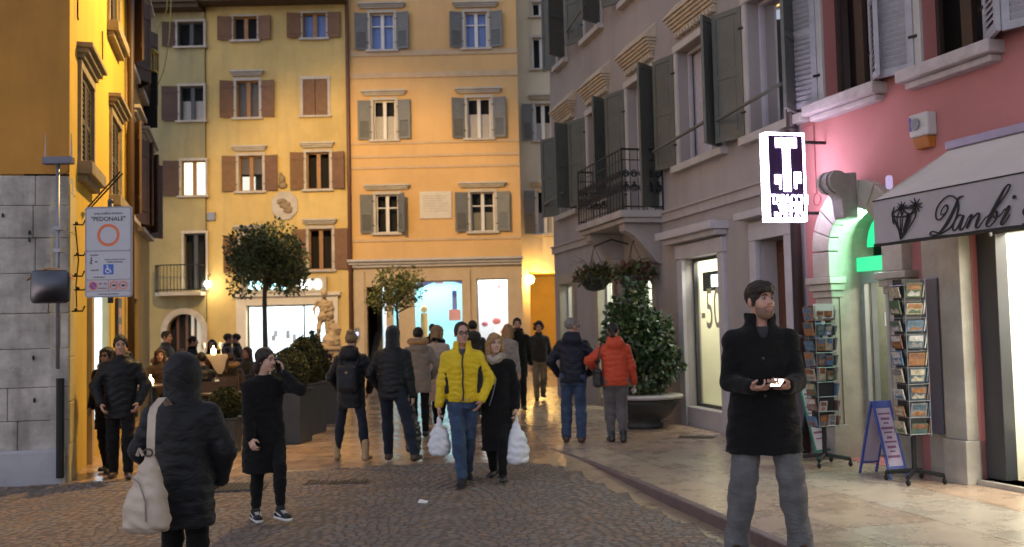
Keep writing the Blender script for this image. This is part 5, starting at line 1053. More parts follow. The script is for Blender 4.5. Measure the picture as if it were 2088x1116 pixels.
m = MB(); m.prism(rr(-w_ / 2 + .018, w_ / 2 - .018, zs - h * .31, zs - .008, .02), pl, .0101, .012); m.build('middle_panel', WHT, t)
m = MB()
m.prism(rr(-w_ / 2 + .018, -.005, -h / 2 + .07, zs - h * .32, .01), pl, .0101, .012); m.build('lower_panel', M('sign_pink_white', (.42, .36, .4), .5), t)
m = MB(); m.prism(rr(.005, w_ / 2 - .018, -h / 2 + .07, zs - h * .32, .01), pl, .0101, .012); m.build('lower_panel', M('sign_pink_white', (.42, .36, .4), .5), t)
m = MB(); m.prism(rr(-w_ / 2 + .018, w_ / 2 - .018, -h / 2 + .015, -h / 2 + .062, .01), pl, .0101, .012); m.build('foot_panel', WHT, t)
tx = lambda x, z: (lambda a, b, d: (x + a, -.0121 - d, z + b))
text_mesh('area traffico limitato', .038, tx(0, h / 2 - .085), BLK, 'lettering', t, .002); text_mesh('"PEDONALE"', .066, tx(0, h / 2 - .155), BLK, 'lettering', t, .002, bold=.001)
def ring(cx, cz, r0, r1, mat, name, d=.0121):
    m = MB(); n = 32
    for k in range(n):
        a, b = 6.2832 * k / n, 6.2832 * (k + 1) / n; m.quad((cx + r0 * math.cos(a), -d - .002, cz + r0 * math.sin(a)), (cx + r1 * math.cos(a), -d - .002, cz + r1 * math.sin(a)), (cx + r1 * math.cos(b), -d - .002, cz + r1 * math.sin(b)), (cx + r0 * math.cos(b), -d - .002, cz + r0 * math.sin(b)))
    return m.build(name, mat, t)
ORED = M('sign_orange_red', (.62, .12, .03), .5); ring(0, h / 2 - .31, .092, .122, ORED, 'red_ring')
text_mesh('eccetto', .03, tx(-w_ * .3, zs - .05), BLK, 'lettering', t, .002); text_mesh('carico e scarico merci\nmezzi autorizzati', .027, tx(.07, zs - .1), BLK, 'lettering', t, .002, spacing=.95); text_mesh('veicoli', .034, tx(-.15, zs - .215), BLK, 'lettering', t, .002); text_mesh('al servizio', .03, tx(-.1, zs - .29), BLK, 'lettering', t, .002)
m = MB(); m.ball((-.185, -.013, zs - .075), (.009, .002, .009), 8, 6); 
for pts in ([(-.187, zs - .088), (-.19, zs - .115)], [(-.19, zs - .113), (-.2, zs - .14)], [(-.19, zs - .113), (-.178, zs - .14)], [(-.187, zs - .092), (-.172, zs - .106)], [(-.15, zs - .12), (-.13, zs - .11), (-.12, zs - .125)]): ribbon(m, [(a, b, .008) for a, b in pts], pl, .0121, .014)
m.build('walking_pictogram', BLK, t)
m = MB(); m.prism(rr(-.055, .055, zs - .255, zs - .145, .008), pl, .0121, .014); bl = m.build('disabled_badge', M('sign_blue', (.02, .09, .42), .5), t)
m = MB(); m.ball((-.012, -.0145, zs - .163), (.009, .0015, .009), 8, 6)
for pts in ([(-.012, zs - .172), (-.006, zs - .205), (.02, zs - .207), (.032, zs - .235)], [(-.01, zs - .186), (.012, zs - .188)], [(-.018, zs - .19), (-.03, zs - .215), (-.015, zs - .238), (.008, zs - .235), (.018, zs - .22)]): ribbon(m, [(a, b, .008) for a, b in pts], pl, .0141, .0155)
m.build('wheelchair_symbol', M('symbol_white', (.6, .6, .62), .5), bl)
zl = (-h / 2 + .07 + zs - h * .32) / 2
m = MB(); m.lathe([(.04, 0), (.04, .003)], (0, 0, 0), 20); o = m.build('no_parking_disc', M('sign_violet_blue', (.12, .06, .3), .5), t); o.rotation_euler = (R(90), 0, 0); o.location = (-.165, -.0121, zl); ring(-.165, zl, .036, .045, ORED, 'red_ring', .0155)
m = MB(); ribbon(m, [(-.192, zl + .027, .01), (-.138, zl - .027, .01)], pl, .0155, .0175); m.build('diagonal_bar', ORED, t)
m = MB(); 
ribbon(m, [(-.1, zl + .02, .012), (-.09, zl + .022, .012)], pl, .0121, .014)
m.build('tow_pictogram', BLK, t); text_mesh('0 - 24', .03, tx(-.055, zl + .01), BLK, 'lettering', t, .002); text_mesh('rimozione', .022, tx(-.065, zl - .035), BLK, 'lettering', t, .002)
for x in (.06, .16): ring(x, zl, .035, .045, ORED, 'red_ring'); 
m = MB(); ribbon(m, [(.04, zl, .02), (.08, zl, .02)], pl, .0121, .014); m.build('car_pictogram', BLK, t); m = MB(); ribbon(m, [(.142, zl, .02), (.178, zl - .005, .02)], pl, .0121, .014); m.build('motorcycle_pictogram', BLK, t)
text_mesh('ordinanza del comune', .025, tx(0, -h / 2 + .03), BLK, 'lettering', t, .002)
m = MB(); zg = -t.location.z + gz(t.location.x, t.location.y); m.tube([(0, .045, -h / 2 - .06), (0, .045, h / 2 + .05)], .03, 10); m.tube([(0, .045, -.1), (-.38, .35, -.1)], .02, 8); m.tube([(0, .045, .2), (-.38, .35, .2)], .02, 8); m.ball((0, .045, h / 2 + .06), .035, 8, 6); m.build('pole', M('dark_pole', (.05, .05, .05), .5), t, smooth=True)
m = MB()
for z in (h * .3, -h * .3): box_l(m, -.12, .12, .012, .05, z - .02, z + .02)
m.build('clamp', STEEL, t)
# convex mirror under an orange hood, on the thin pole that carries the aerial bar
pc = at(118, 640, 10.85); t = thing('pole', 'thin grey pole at the stone corner carrying a bar with two aerials', 'pole', (pc.x, pc.y, gz(pc.x, pc.y)))
zbar = at(113, 328, 10.85).z - t.location.z; zfoot = at(118, 640, 10.85).z - t.location.z
m = MB(); m.tube([(0, 0, 1.3), (-.005, 0, zbar - .04)], .022, 8); m.build('shaft', STEEL, t, smooth=True)
m = MB(); box_l(m, -.165, .165, -.05, .05, zbar - .042, zbar + .042); m.build('aerial_bar', M('grey_violet_housing', (.12, .12, .16), .5), t, bevel=.01)
for x in (-.145, .145): m = MB(); m.tube([(x, 0, zbar + .04), (x, 0, zbar + .09), (x, 0, zbar + .3)], [.012, .011, .004], 6); m.build('aerial', M('pale_pink_plastic', (.4, .3, .3), .5), t)
m = MB(); m.tube([(.12, 0, zbar - .04), (.11, .02, zbar - .12), (.05, .02, zbar - .15), (.01, .01, zbar - .1)], .006, 5); m.build('cable', IRON, t)
for z in (zfoot + .7, zfoot + .95): m = MB(); box_l(m, -.04, .04, -.03, .1, z - .02, z + .02); m.build('clamp', STEEL, t)
mc = at(103, 583, 10.6); t = thing('traffic_mirror', 'dark rounded square traffic mirror under an orange hood on the stone corner', 'traffic mirror', tuple(mc), R(8))
m = MB(); m.prism(rr(-.2, .2, -.19, .17, .05), pl, -.03, .03); m.build('back', M('mirror_back', (.03, .03, .035), .5), t, bevel=.01)
m = MB(); nn = 10; g = [(-.185 + .37 * i / nn, -.175 + .33 * j / nn) for j in range(nn + 1) for i in range(nn + 1)]
m.add([(x, -.032 - .035 * (1 - (x / .2) ** 2) * (1 - (z / .2) ** 2), z) for x, z in g], [(j * (nn + 1) + i, j * (nn + 1) + i + 1, (j + 1) * (nn + 1) + i + 1, (j + 1) * (nn + 1) + i) for j in range(nn) for i in range(nn)]); m.build('glass', M('mirror_glass', (.06, .06, .07), .2, .2, 3, metal=1), t, smooth=True)
m = MB(); arc = [(-.245 + .49 * k / 12, .06 + .125 * math.sin(math.pi * k / 12)) for k in range(13)]
for (x0, z0), (x1, z1) in zip(arc, arc[1:]): m.hexa([(x0, -.02, z0), (x1, -.02, z1), (x1, .05, z1), (x0, .05, z0), (x0, -.02, z0 + .012), (x1, -.02, z1 + .012), (x1, .05, z1 + .012), (x0, .05, z0 + .012)])
m.build('hood', M('orange_plastic', (.5, .2, .02), .5), t)
m = MB(); m.tube([(0, .02, 0), (.05, .3, .05)], .02, 6); m.build('arm', STEEL, t)

# ------------------------------------------------------------------ right: postcard racks, pavement boards
CARD = [M('card_' + n, c, .4, .5, 25) for n, c in (('sky', (.08, .15, .25)), ('cream', (.36, .32, .24)), ('sunset', (.26, .12, .05)), ('green', (.07, .12, .07)), ('slate', (.06, .1, .13)), ('grey', (.18, .18, .19)), ('brick', (.18, .08, .05)), ('pale', (.42, .41, .4)))]
WHITEC = M('card_white', (.6, .6, .58), .5)
def caster(m, x, y): m.lathe([(.005, -.02), (.03, -.018), (.03, .018), (.005, .02)], (0, 0, 0), 8) if False else m.ball((x, y, .03), (.018, .03, .03), 8, 6)
def rack(base, rz, label, w_, h0, h1, depth, dense, rng):
    t = thing('postcard_rack', label, 'postcard rack', base, rz, 'postcard racks at the kiosk')
    m = MB(); m.tube([(0, 0, .1), (0, 0, h1 - .05)], .025, 8)
    for a in (45, 135, 225, 315): m.tube([(0, 0, .12), (.27 * math.cos(R(a)), .27 * math.sin(R(a)), .085)], .022, 6)
    m.build('stand', IRON, t)
    for a in (45, 135, 225, 315): m = MB(); m.ball((.27 * math.cos(R(a)), .27 * math.sin(R(a)), .031), (.02, .03, .03), 8, 6); m.tube([(.27 * math.cos(R(a)), .27 * math.sin(R(a)), .05), (.27 * math.cos(R(a)), .27 * math.sin(R(a)), .09)], .012, 6); m.build('caster', IRON, t)
    m = MB(); box_l(m, -w_ / 2, w_ / 2, -depth / 2, depth / 2, h0, h1); m.build('panel', M('rack_black', (.015, .016, .018), .5), t)
    m = MB()
    for sx in (-1, 1):
        for sy in (-1, 1): m.tube([(sx * (w_ / 2 + .01), sy * (depth / 2 + .06), h0), (sx * (w_ / 2 + .01), sy * (depth / 2 + .06), h1)], .005, 5)
    z = h0 + .02
    while z < h1 - .05:
        m.tube([(-w_ / 2 - .01, -depth / 2 - .06, z), (w_ / 2 + .01, -depth / 2 - .06, z)], .004, 4); m.tube([(w_ / 2 + .01, -depth / 2 - .06, z), (w_ / 2 + .01, depth / 2 + .06, z)], .004, 4); m.tube([(-w_ / 2 - .01, -depth / 2 - .06, z), (-w_ / 2 - .01, depth / 2 + .06, z)], .004, 4); z += .16
    m.build('wire_holder', STEEL, t)
    rows = int((h1 - h0) / .165)
    for face in range(3):
        for k in range(rows):
            z = h0 + .02 + k * .165; n_ = 2 if (face == 0 and not dense) else 1
            for j in range(n_):
                if not dense and face == 0 and rng.random() < .25: continue
                wd = (w_ - .02) / n_ - .01; hh = rng.uniform(.1, .15); cx = -w_ / 2 + .01 + (j + .5) * (w_ - .02) / n_; m = MB(); mt = rng.choice(CARD); lean = .025
                if face == 0: P = lambda a, b, d: (cx + a, -depth / 2 - .02 - d - b * lean / hh, z + b)
                elif face == 1: P = lambda a, b, d: (w_ / 2 + .012 + d + b * lean / hh, a, z + b)
                else: P = lambda a, b, d: (-w_ / 2 - .012 - d - b * lean / hh, a, z + b)
                m.prism([(-wd / 2, 0), (wd / 2, 0), (wd / 2, hh), (-wd / 2, hh)], P, 0, .012); m.cur = 1; m.prism([(-wd / 2 + .012, hh * .55), (wd / 2 - .012, hh * .5), (wd / 2 - .012, hh - .01), (-wd / 2 + .012, hh - .01)], P, .012, .0135); m.cur = 2
                m.prism([(-wd / 2 + .02, hh * .2), (-wd / 6, hh * .48), (wd / 8, hh * .3), (wd / 2 - .02, hh * .45), (wd / 2 - .02, hh * .1), (-wd / 2 + .02, hh * .1)], P, .012, .0135)
                m.build('postcard', [mt, rng.choice(CARD), rng.choice(CARD)], t)
    return t
rq = random.Random(9)
b1 = on_ground(1683, 950); r1 = rack((b1.x, b1.y, .004), R(14), 'black postcard rack with round magnets and a white header card beside the dark door', .22, .42, 1.76, .1, False, rq)
m = MB(); box_l(m, -.12, .12, -.09, -.075, 1.62, 1.78); m.build('header_card', WHITEC, r1)
for k, (x, z, r_) in enumerate(((-.06, 1.54, .045), (-.0, 1.57, .025), (.07, 1.55, .03), (.04, 1.5, .025), (-.08, 1.43, .04), (.02, 1.42, .03), (.09, 1.46, .028))): m = MB(); m.lathe([(r_, 0), (r_, .012)], (0, 0, 0), 14); o = m.build('magnet', [CARD[0], WHITEC, CARD[3], CARD[4]][k % 4], r1); o.rotation_euler = (R(90), 0, 0); o.location = (x, -.06, z)
b2 = on_ground(1866, 985); rack((b2.x, b2.y, .004), R(10), 'tall wire postcard rack full of town views beside the stone pier', .2, .46, 1.98, .16, True, rq)
def a_board(base, rz, label, col, w_, h, tilt, lines, hang=None):
    t = thing('pavement_board', label, 'pavement board', base, rz, 'pavement boards of the kiosk')
    for s_, nm in ((-1, 'front_panel'), (1, 'back_panel')):
        m = MB(); f = lambda x, z, d: (x, s_ * (.24 * (1 - z / h) + .0 + d), z); fm = .022
        for a, b, c_, e in ((-w_ / 2, -w_ / 2 + fm, 0, h), (w_ / 2 - fm, w_ / 2, 0, h), (-w_ / 2 + fm, w_ / 2 - fm, .1, .1 + fm), (-w_ / 2 + fm, w_ / 2 - fm, h - .07, h)): m.prism([(a, c_), (b, c_), (b, e), (a, e)], f, 0, .02)
        o = m.build(nm, col, t)
        m = MB(); m.prism([(-w_ / 2 + fm, .1 + fm), (w_ / 2 - fm, .1 + fm), (w_ / 2 - fm, h - .07), (-w_ / 2 + fm, h - .07)], f, .004, .01); m.build('poster', M('poster_lilac', (.42, .36, .46), .6, .06), o)
        if s_ < 0:
            for k in range(lines): m = MB(); z = h - .12 - k * (h - .3) / lines; ww = w_ / 2 - .04 - .02 * (k % 3); m.prism([(-ww, z - .016 - .008 * (k % 2)), (ww, z - .016 - .008 * (k % 2)), (ww, z), (-ww, z)], f, .0101, .012); m.build('text_line', M('poster_ink', (.2, .07, .16), .7), o)
    return t
b3 = on_ground(1805, 972); a_board((b3.x, b3.y + .05, .004), R(16), 'blue framed pavement board beside the wire postcard rack', M('blue_frame', (.05, .08, .3), .5), .22, .76, 0, 10)
b4 = on_ground(1655, 935); a_board((b4.x - .05, b4.y, .004), R(38), 'green framed pavement board behind the man in the black coat', M('green_frame', (.01, .13, .1), .5), .32, .95, 0, 9)
# a crumpled paper scrap, drain gratings, door mat, tiny litter
g = g_at(862, 1029); t = MB(); rq = random.Random(1); t.add([(-.045, -.02, .028), (.04, -.025, .024), (.05, .02, .03), (-.03, .03, .05), (0, 0, .045), (-.045, -.02, .018), (.04, -.025, .015), (.05, .02, .018), (-.03, .03, .018)], [(0, 1, 4), (1, 2, 4), (2, 3, 4), (3, 0, 4), (5, 8, 7, 6), (0, 5, 6, 1), (1, 6, 7, 2), (2, 7, 8, 3), (3, 8, 5, 0)]); o = meta(t.build('paper_scrap', M('paper', (.7, .68, .66), .8)), 'crumpled white paper scrap lying on the cobbles', 'litter'); o.location = (g.x, g.y, g.z)
def grate(px, py, w_, d_, label, rz=0, zoff=.012):
    g = g_at(px, py); t = thing('drain_grate', label, 'drain', (g.x, g.y, g.z + zoff), rz); m = MB(); box_l(m, -w_ / 2, w_ / 2, -d_ / 2, d_ / 2, -.02, .004); m.build('frame', M('grate_iron', (.06, .052, .045), .5, .3, 9, metal=.3), t)
    n = int(w_ / .05)
    for k in range(n): m = MB(); x = -w_ / 2 + .03 + k * (w_ - .04) / n; box_l(m, x, x + .02, -d_ / 2 + .03, d_ / 2 - .03, .004, .008); m.build('bar', IRON, t)
grate(690, 985, .72, .3, 'long iron drain grate where the cobbles meet the marble', 0)
grate(490, 997, .55, .5, 'square iron manhole cover by the feet of the woman on the phone', .1, .024)
grate(2040, 1027, .5, .35, 'dark drain grate in the pavement before the jeweller', R(-15), .006)
grate(1420, 893, .5, .25, 'dark drain grate under the lit shop window', R(-20), .006)
# ------------------------------------------------------------------ figures: smooth implicit surfaces turned into meshes
def nets(G, o, h):
    s = G < 0; c = [s[i:s.shape[0] - 1 + i, j:s.shape[1] - 1 + j, k:s.shape[2] - 1 + k] for i in (0, 1) for j in (0, 1) for k in (0, 1)]
    anyc = c[0].copy(); allc = c[0].copy()
    for q in c[1:]: anyc |= q; allc &= q
    act = np.argwhere(anyc & ~allc); ids = np.full(anyc.shape, -1, np.int32); ids[tuple(act.T)] = np.arange(len(act))
    off = np.array([(i, j, k) for i in (0, 1) for j in (0, 1) for k in (0, 1)]); vals = np.stack([G[act[:, 0] + a, act[:, 1] + b, act[:, 2] + d] for a, b, d in off], 1)
    acc = np.zeros((len(act), 3)); cnt = np.zeros(len(act))
    for a in range(8):
        for b in range(a + 1, 8):
            if np.abs(off[a] - off[b]).sum() != 1: continue
            va, vb = vals[:, a], vals[:, b]; m = (va < 0) != (vb < 0); t = np.where(m, va / np.where(m, va - vb, 1), 0)
            acc += np.where(m[:, None], off[a] + (off[b] - off[a]) * t[:, None], 0); cnt += m
    V = (act + acc / cnt[:, None]) * h + o; Q = []
    def quads(sa, sb, cells):
        m = np.argwhere(sa != sb)
        if not len(m): return
        fl = sa[tuple(m.T)]; q = np.stack([ids[tuple((m + d).T)] for d in cells], 1); q[~fl] = q[~fl][:, ::-1]; Q.append(q)
    quads(s[:-1, 1:-1, 1:-1], s[1:, 1:-1, 1:-1], [(0, 0, 0), (0, 1, 0), (0, 1, 1), (0, 0, 1)])
    quads(s[1:-1, :-1, 1:-1], s[1:-1, 1:, 1:-1], [(0, 0, 0), (0, 0, 1), (1, 0, 1), (1, 0, 0)])
    quads(s[1:-1, 1:-1, :-1], s[1:-1, 1:-1, 1:], [(0, 0, 0), (1, 0, 0), (1, 1, 0), (0, 1, 0)])
    Q = np.concatenate(Q); return V, Q[(Q >= 0).all(1)]
class Sdf:
    def __init__(s, h): s.h = h; s.p = []
    def _a(s, f, lo, hi, k, op): s.p.append((f, np.array(lo, float), np.array(hi, float), k, op)); return s
    def cone(s, a, b, ra, rb, k=.02, op=1, sq=None, q=None):
        a, b = np.array(a, float), np.array(b, float); ab = b - a; l2 = max(ab @ ab, 1e-9); ln = l2 ** .5
        def f(X, Y, Z):
            x, y, z = X - a[0], Y - a[1], Z - a[2]; t = np.clip((x * ab[0] + y * ab[1] + z * ab[2]) / l2, 0, 1); x = x - t * ab[0]; y = y - t * ab[1]; z = z - t * ab[2]
            if sq:
                ax = sq[0]; c = (x * ax[0] + y * ax[1] + z * ax[2]) * (sq[1] - 1); x = x + ax[0] * c; y = y + ax[1] * c; z = z + ax[2] * c
            r = ra + (rb - ra) * t
            if q: r = r + q[1] * np.abs(np.sin(np.pi * (t * ln + .01 * np.sin(X * 30 + Y * 25)) / q[0])) * (.75 + .35 * np.sin(Z * 17 + Y * 11)) - q[1] * .6
            return np.sqrt(x * x + y * y + z * z) - r
        R_ = max(ra, rb) + (q[1] if q else 0); return s._a(f, np.minimum(a, b) - R_, np.maximum(a, b) + R_, k, op)
    def ell(s, c, r, k=.02, op=1, rot=None):
        c = np.array(c, float); r = np.array(r, float) if not np.isscalar(r) else np.array([r] * 3, float)
        def f(X, Y, Z):
            x, y, z = X - c[0], Y - c[1], Z - c[2]
            if rot is not None: x, y, z = rot[0, 0] * x + rot[1, 0] * y + rot[2, 0] * z, rot[0, 1] * x + rot[1, 1] * y + rot[2, 1] * z, rot[0, 2] * x + rot[1, 2] * y + rot[2, 2] * z
            k0 = np.sqrt((x / r[0]) ** 2 + (y / r[1]) ** 2 + (z / r[2]) ** 2); k1 = np.sqrt((x / r[0] ** 2) ** 2 + (y / r[1] ** 2) ** 2 + (z / r[2] ** 2) ** 2); return k0 * (k0 - 1) / np.maximum(k1, 1e-6)
        R_ = r if rot is None else np.array([r.max()] * 3); return s._a(f, c - R_, c + R_, k, op)
    def loft(s, secs, k=.03, op=1, q=None, e=2.3):
        S_ = np.array(sorted(secs), float)
        def f(X, Y, Z):
            z = Z; cx, cy, a, b = [np.interp(z, S_[:, 0], S_[:, i]) for i in (1, 2, 3, 4)]
            if q: g = q[1] * np.abs(np.sin(np.pi * (z + .012 * np.sin(X * 21 + Z * 9) + .006 * np.sin(X * 53 + Y * 40)) / q[0])) ** .8 * (.75 + .35 * np.sin(X * 13 + Z * 7)) - q[1] * .6; a = a + g; b = b + g
            d = ((np.abs((X - cx) / a) ** e + np.abs((Y - cy) / b) ** e) ** (1 / e) - 1) * np.minimum(a, b)
            return np.maximum(d, np.maximum(S_[0, 0] - Z, Z - S_[-1, 0]))
        m = .03; return s._a(f, ((S_[:, 1] - S_[:, 3]).min() - m, (S_[:, 2] - S_[:, 4]).min() - m, S_[0, 0]), ((S_[:, 1] + S_[:, 3]).max() + m, (S_[:, 2] + S_[:, 4]).max() + m, S_[-1, 0]), k, op)
    def box(s, c, hf, r=.01, k=.01, op=1, rot=None):
        c = np.array(c, float); hf = np.array(hf, float)
        def f(X, Y, Z):
            x, y, z = X - c[0], Y - c[1], Z - c[2]
            if rot is not None: x, y, z = rot[0, 0] * x + rot[1, 0] * y + rot[2, 0] * z, rot[0, 1] * x + rot[1, 1] * y + rot[2, 1] * z, rot[0, 2] * x + rot[1, 2] * y + rot[2, 2] * z
            x, y, z = np.abs(x) - hf[0] + r, np.abs(y) - hf[1] + r, np.abs(z) - hf[2] + r
            return np.sqrt(np.maximum(x, 0) ** 2 + np.maximum(y, 0) ** 2 + np.maximum(z, 0) ** 2) + np.minimum(np.maximum(x, np.maximum(y, z)), 0) - r
        R_ = hf if rot is None else np.array([np.linalg.norm(hf)] * 3); return s._a(f, c - R_, c + R_, k, op)
    def mesh(s, mod=None):
        lo = np.min([p[1] for p in s.p if p[4] > 0], 0) - 3 * s.h; hi = np.max([p[2] for p in s.p if p[4] > 0], 0) + 3 * s.h; n = np.ceil((hi - lo) / s.h).astype(int) + 1
        ax = [lo[i] + np.arange(n[i]) * s.h for i in range(3)]; G = np.full(n, .15, np.float32)
        for f, a, b, k, op in s.p:
            m = k + 2.5 * s.h + (.02 if op > 0 else 0); i0 = np.clip(np.floor((a - m - lo) / s.h).astype(int), 0, n); i1 = np.clip(np.ceil((b + m - lo) / s.h).astype(int) + 1, 0, n)
            if (i1 <= i0).any(): continue
            sl = tuple(slice(p, q) for p, q in zip(i0, i1)); X, Y, Z = ax[0][sl[0]][:, None, None], ax[1][sl[1]][None, :, None], ax[2][sl[2]][None, None, :]
            d = f(X, Y, Z); g = G[sl]
            if op < 0: d = -d; hh = np.maximum(k - np.abs(g - d), 0) / max(k, 1e-6); G[sl] = np.maximum(g, d) + hh * hh * k / 4
            else: hh = np.maximum(k - np.abs(g - d), 0) / max(k, 1e-6); G[sl] = np.minimum(g, d) - hh * hh * k / 4
        if mod: G += mod(ax[0][:, None, None], ax[1][None, :, None], ax[2][None, None, :]).astype(np.float32)
        return nets(G, lo, s.h)
def wrinkle(amp, f=1., seed=0):
    r = np.random.default_rng(seed); ph = r.uniform(0, 6.28, 8)
    def g(X, Y, Z):
        u = X + .35 * Z + .03 * np.sin(Z * 17 * f + ph[0]); v = Y - .3 * Z + .03 * np.sin(X * 19 * f + ph[1])
        return amp * (np.sin(u * 31 * f + 2 * np.sin(Z * 13 * f + ph[2]) + ph[3]) * np.sin(Z * 24 * f + 2.2 * np.sin(u * 9 * f + ph[4]) + v * 12 * f) + .5 * np.sin(Z * 57 * f + 9 * u * f + ph[5] + 3 * np.sin(v * 20 * f)))
    return g
def fuzz(amp, f=90.):
    def g(X, Y, Z): return amp * (np.sin(X * f + 2 * np.sin(Z * f * .6)) * np.sin(Z * f * 1.1 + 1.7 * np.sin(Y * f * .7)) + np.sin(Y * f * .9 + X * 31) * .6)
    return g
def unit(v): v = np.array(v, float); return v / max(np.linalg.norm(v), 1e-9)
def ik(a, c, l1, l2, hint):
    a, c = np.array(a, float), np.array(c, float); d = c - a; L = np.linalg.norm(d); 
    if L > (l1 + l2) * .999: c = a + d * ((l1 + l2) * .999 / L); d = c - a; L = np.linalg.norm(d)
    x = (l1 * l1 - l2 * l2 + L * L) / (2 * L); y = max(l1 * l1 - x * x, 0) ** .5; u = d / L; hv = np.array(hint, float); hv = hv - u * (hv @ u); return a + u * x + unit(hv) * y, c
def rotzx(yaw, pitch, roll=0): 
    a, b, c = R(yaw), R(pitch), R(roll); Rz = np.array([[math.cos(a), -math.sin(a), 0], [math.sin(a), math.cos(a), 0], [0, 0, 1]]); Rx = np.array([[1, 0, 0], [0, math.cos(b), -math.sin(b)], [0, math.sin(b), math.cos(b)]]); Ry = np.array([[math.cos(c), 0, math.sin(c)], [0, 1, 0], [-math.sin(c), 0, math.cos(c)]]); return Rz @ Rx @ Ry
def hand(s, w_, e, n, lat, curl=.5, sc=1., thumb=.5):
    e, n, lat = unit(e), unit(n), unit(lat); w_ = np.array(w_, float); kn = []
    for a in (.031, .011, -.01, -.029): kp = w_ + (e * (.088 - abs(a - .005) * .25) + lat * a) * sc; kn.append(kp); s.cone(w_ + lat * a * .55 * sc, kp, .0165 * sc, .0125 * sc, .016)
    for kp, L, a in zip(kn, (.072, .08, .075, .06), (.12, .02, -.05, -.14)):
        d = unit(e + lat * a * .6); p = kp; th = curl * .5; r = .0094 * sc
        for seg in (.45, .31, .24):
            dd = d * math.cos(th) + n * math.sin(th); q = p + dd * L * seg * sc; s.cone(p, q, r, r * .9, .004); p = q; r *= .9; th += curl
    b = w_ + (e * .022 + lat * .024) * sc; m = b + unit(lat * .75 + e * .6 + n * (.2 + thumb * .5)) * .047 * sc; t = m + unit(e * .85 + lat * (.35 - thumb * .6) + n * (.3 + thumb * .4)) * .034 * sc
    s.cone(b, m, .0145 * sc, .0115 * sc, .012); s.cone(m, t, .0105 * sc, .0085 * sc, .004)
SKIN = M('skin', (.44, .24, .17), .55, .1, 9, .1, 90); SKIN_P = M('pale_skin', (.5, .3, .22), .55, .08, 9, .1, 90)
HAIRC = {k: M('hair_' + k, c, .55, .5, 40, .4, 160, spec=.4) for k, c in dict(black=(.01, .008, .007), dark=(.02, .013, .009), brown=(.05, .028, .015), blond=(.3, .17, .07), grey=(.16, .145, .13), fair=(.2, .12, .055)).items()}
def cloth(name, col, rough=.85, var=.18, bump=.15, sheen=.3, **k):
    """woven cloth: fine weave plus soft slanting creases in the normal"""
    if name in MATS: return MATS[name]
    m = M(name, col, rough, var, 7, bump, 220, sheen=sheen, spec=.25, **k); N = m.node_tree.nodes; L = m.node_tree.links; p = N['Principled BSDF']
    tc = N.new('ShaderNodeTexCoord'); mp = N.new('ShaderNodeMapping'); mp.inputs['Scale'].default_value = (7, 7, 15); mp.inputs['Rotation'].default_value = (.5, .35, .3); L.new(tc.outputs['Object'], mp.inputs['Vector'])
    nz = N.new('ShaderNodeTexNoise'); nz.inputs['Scale'].default_value = 1; nz.inputs['Detail'].default_value = 3; nz.inputs['Distortion'].default_value = 1.2; L.new(mp.outputs[0], nz.inputs['Vector'])
    b = N.new('ShaderNodeBump'); b.inputs['Strength'].default_value = .55; b.inputs['Distance'].default_value = .03; L.new(nz.outputs['Fac'], b.inputs['Height'])
    if p.inputs['Normal'].links: L.new(p.inputs['Normal'].links[0].from_socket, b.inputs['Normal'])
    L.new(b.outputs[0], p.inputs['Normal']); return m
TR = .085
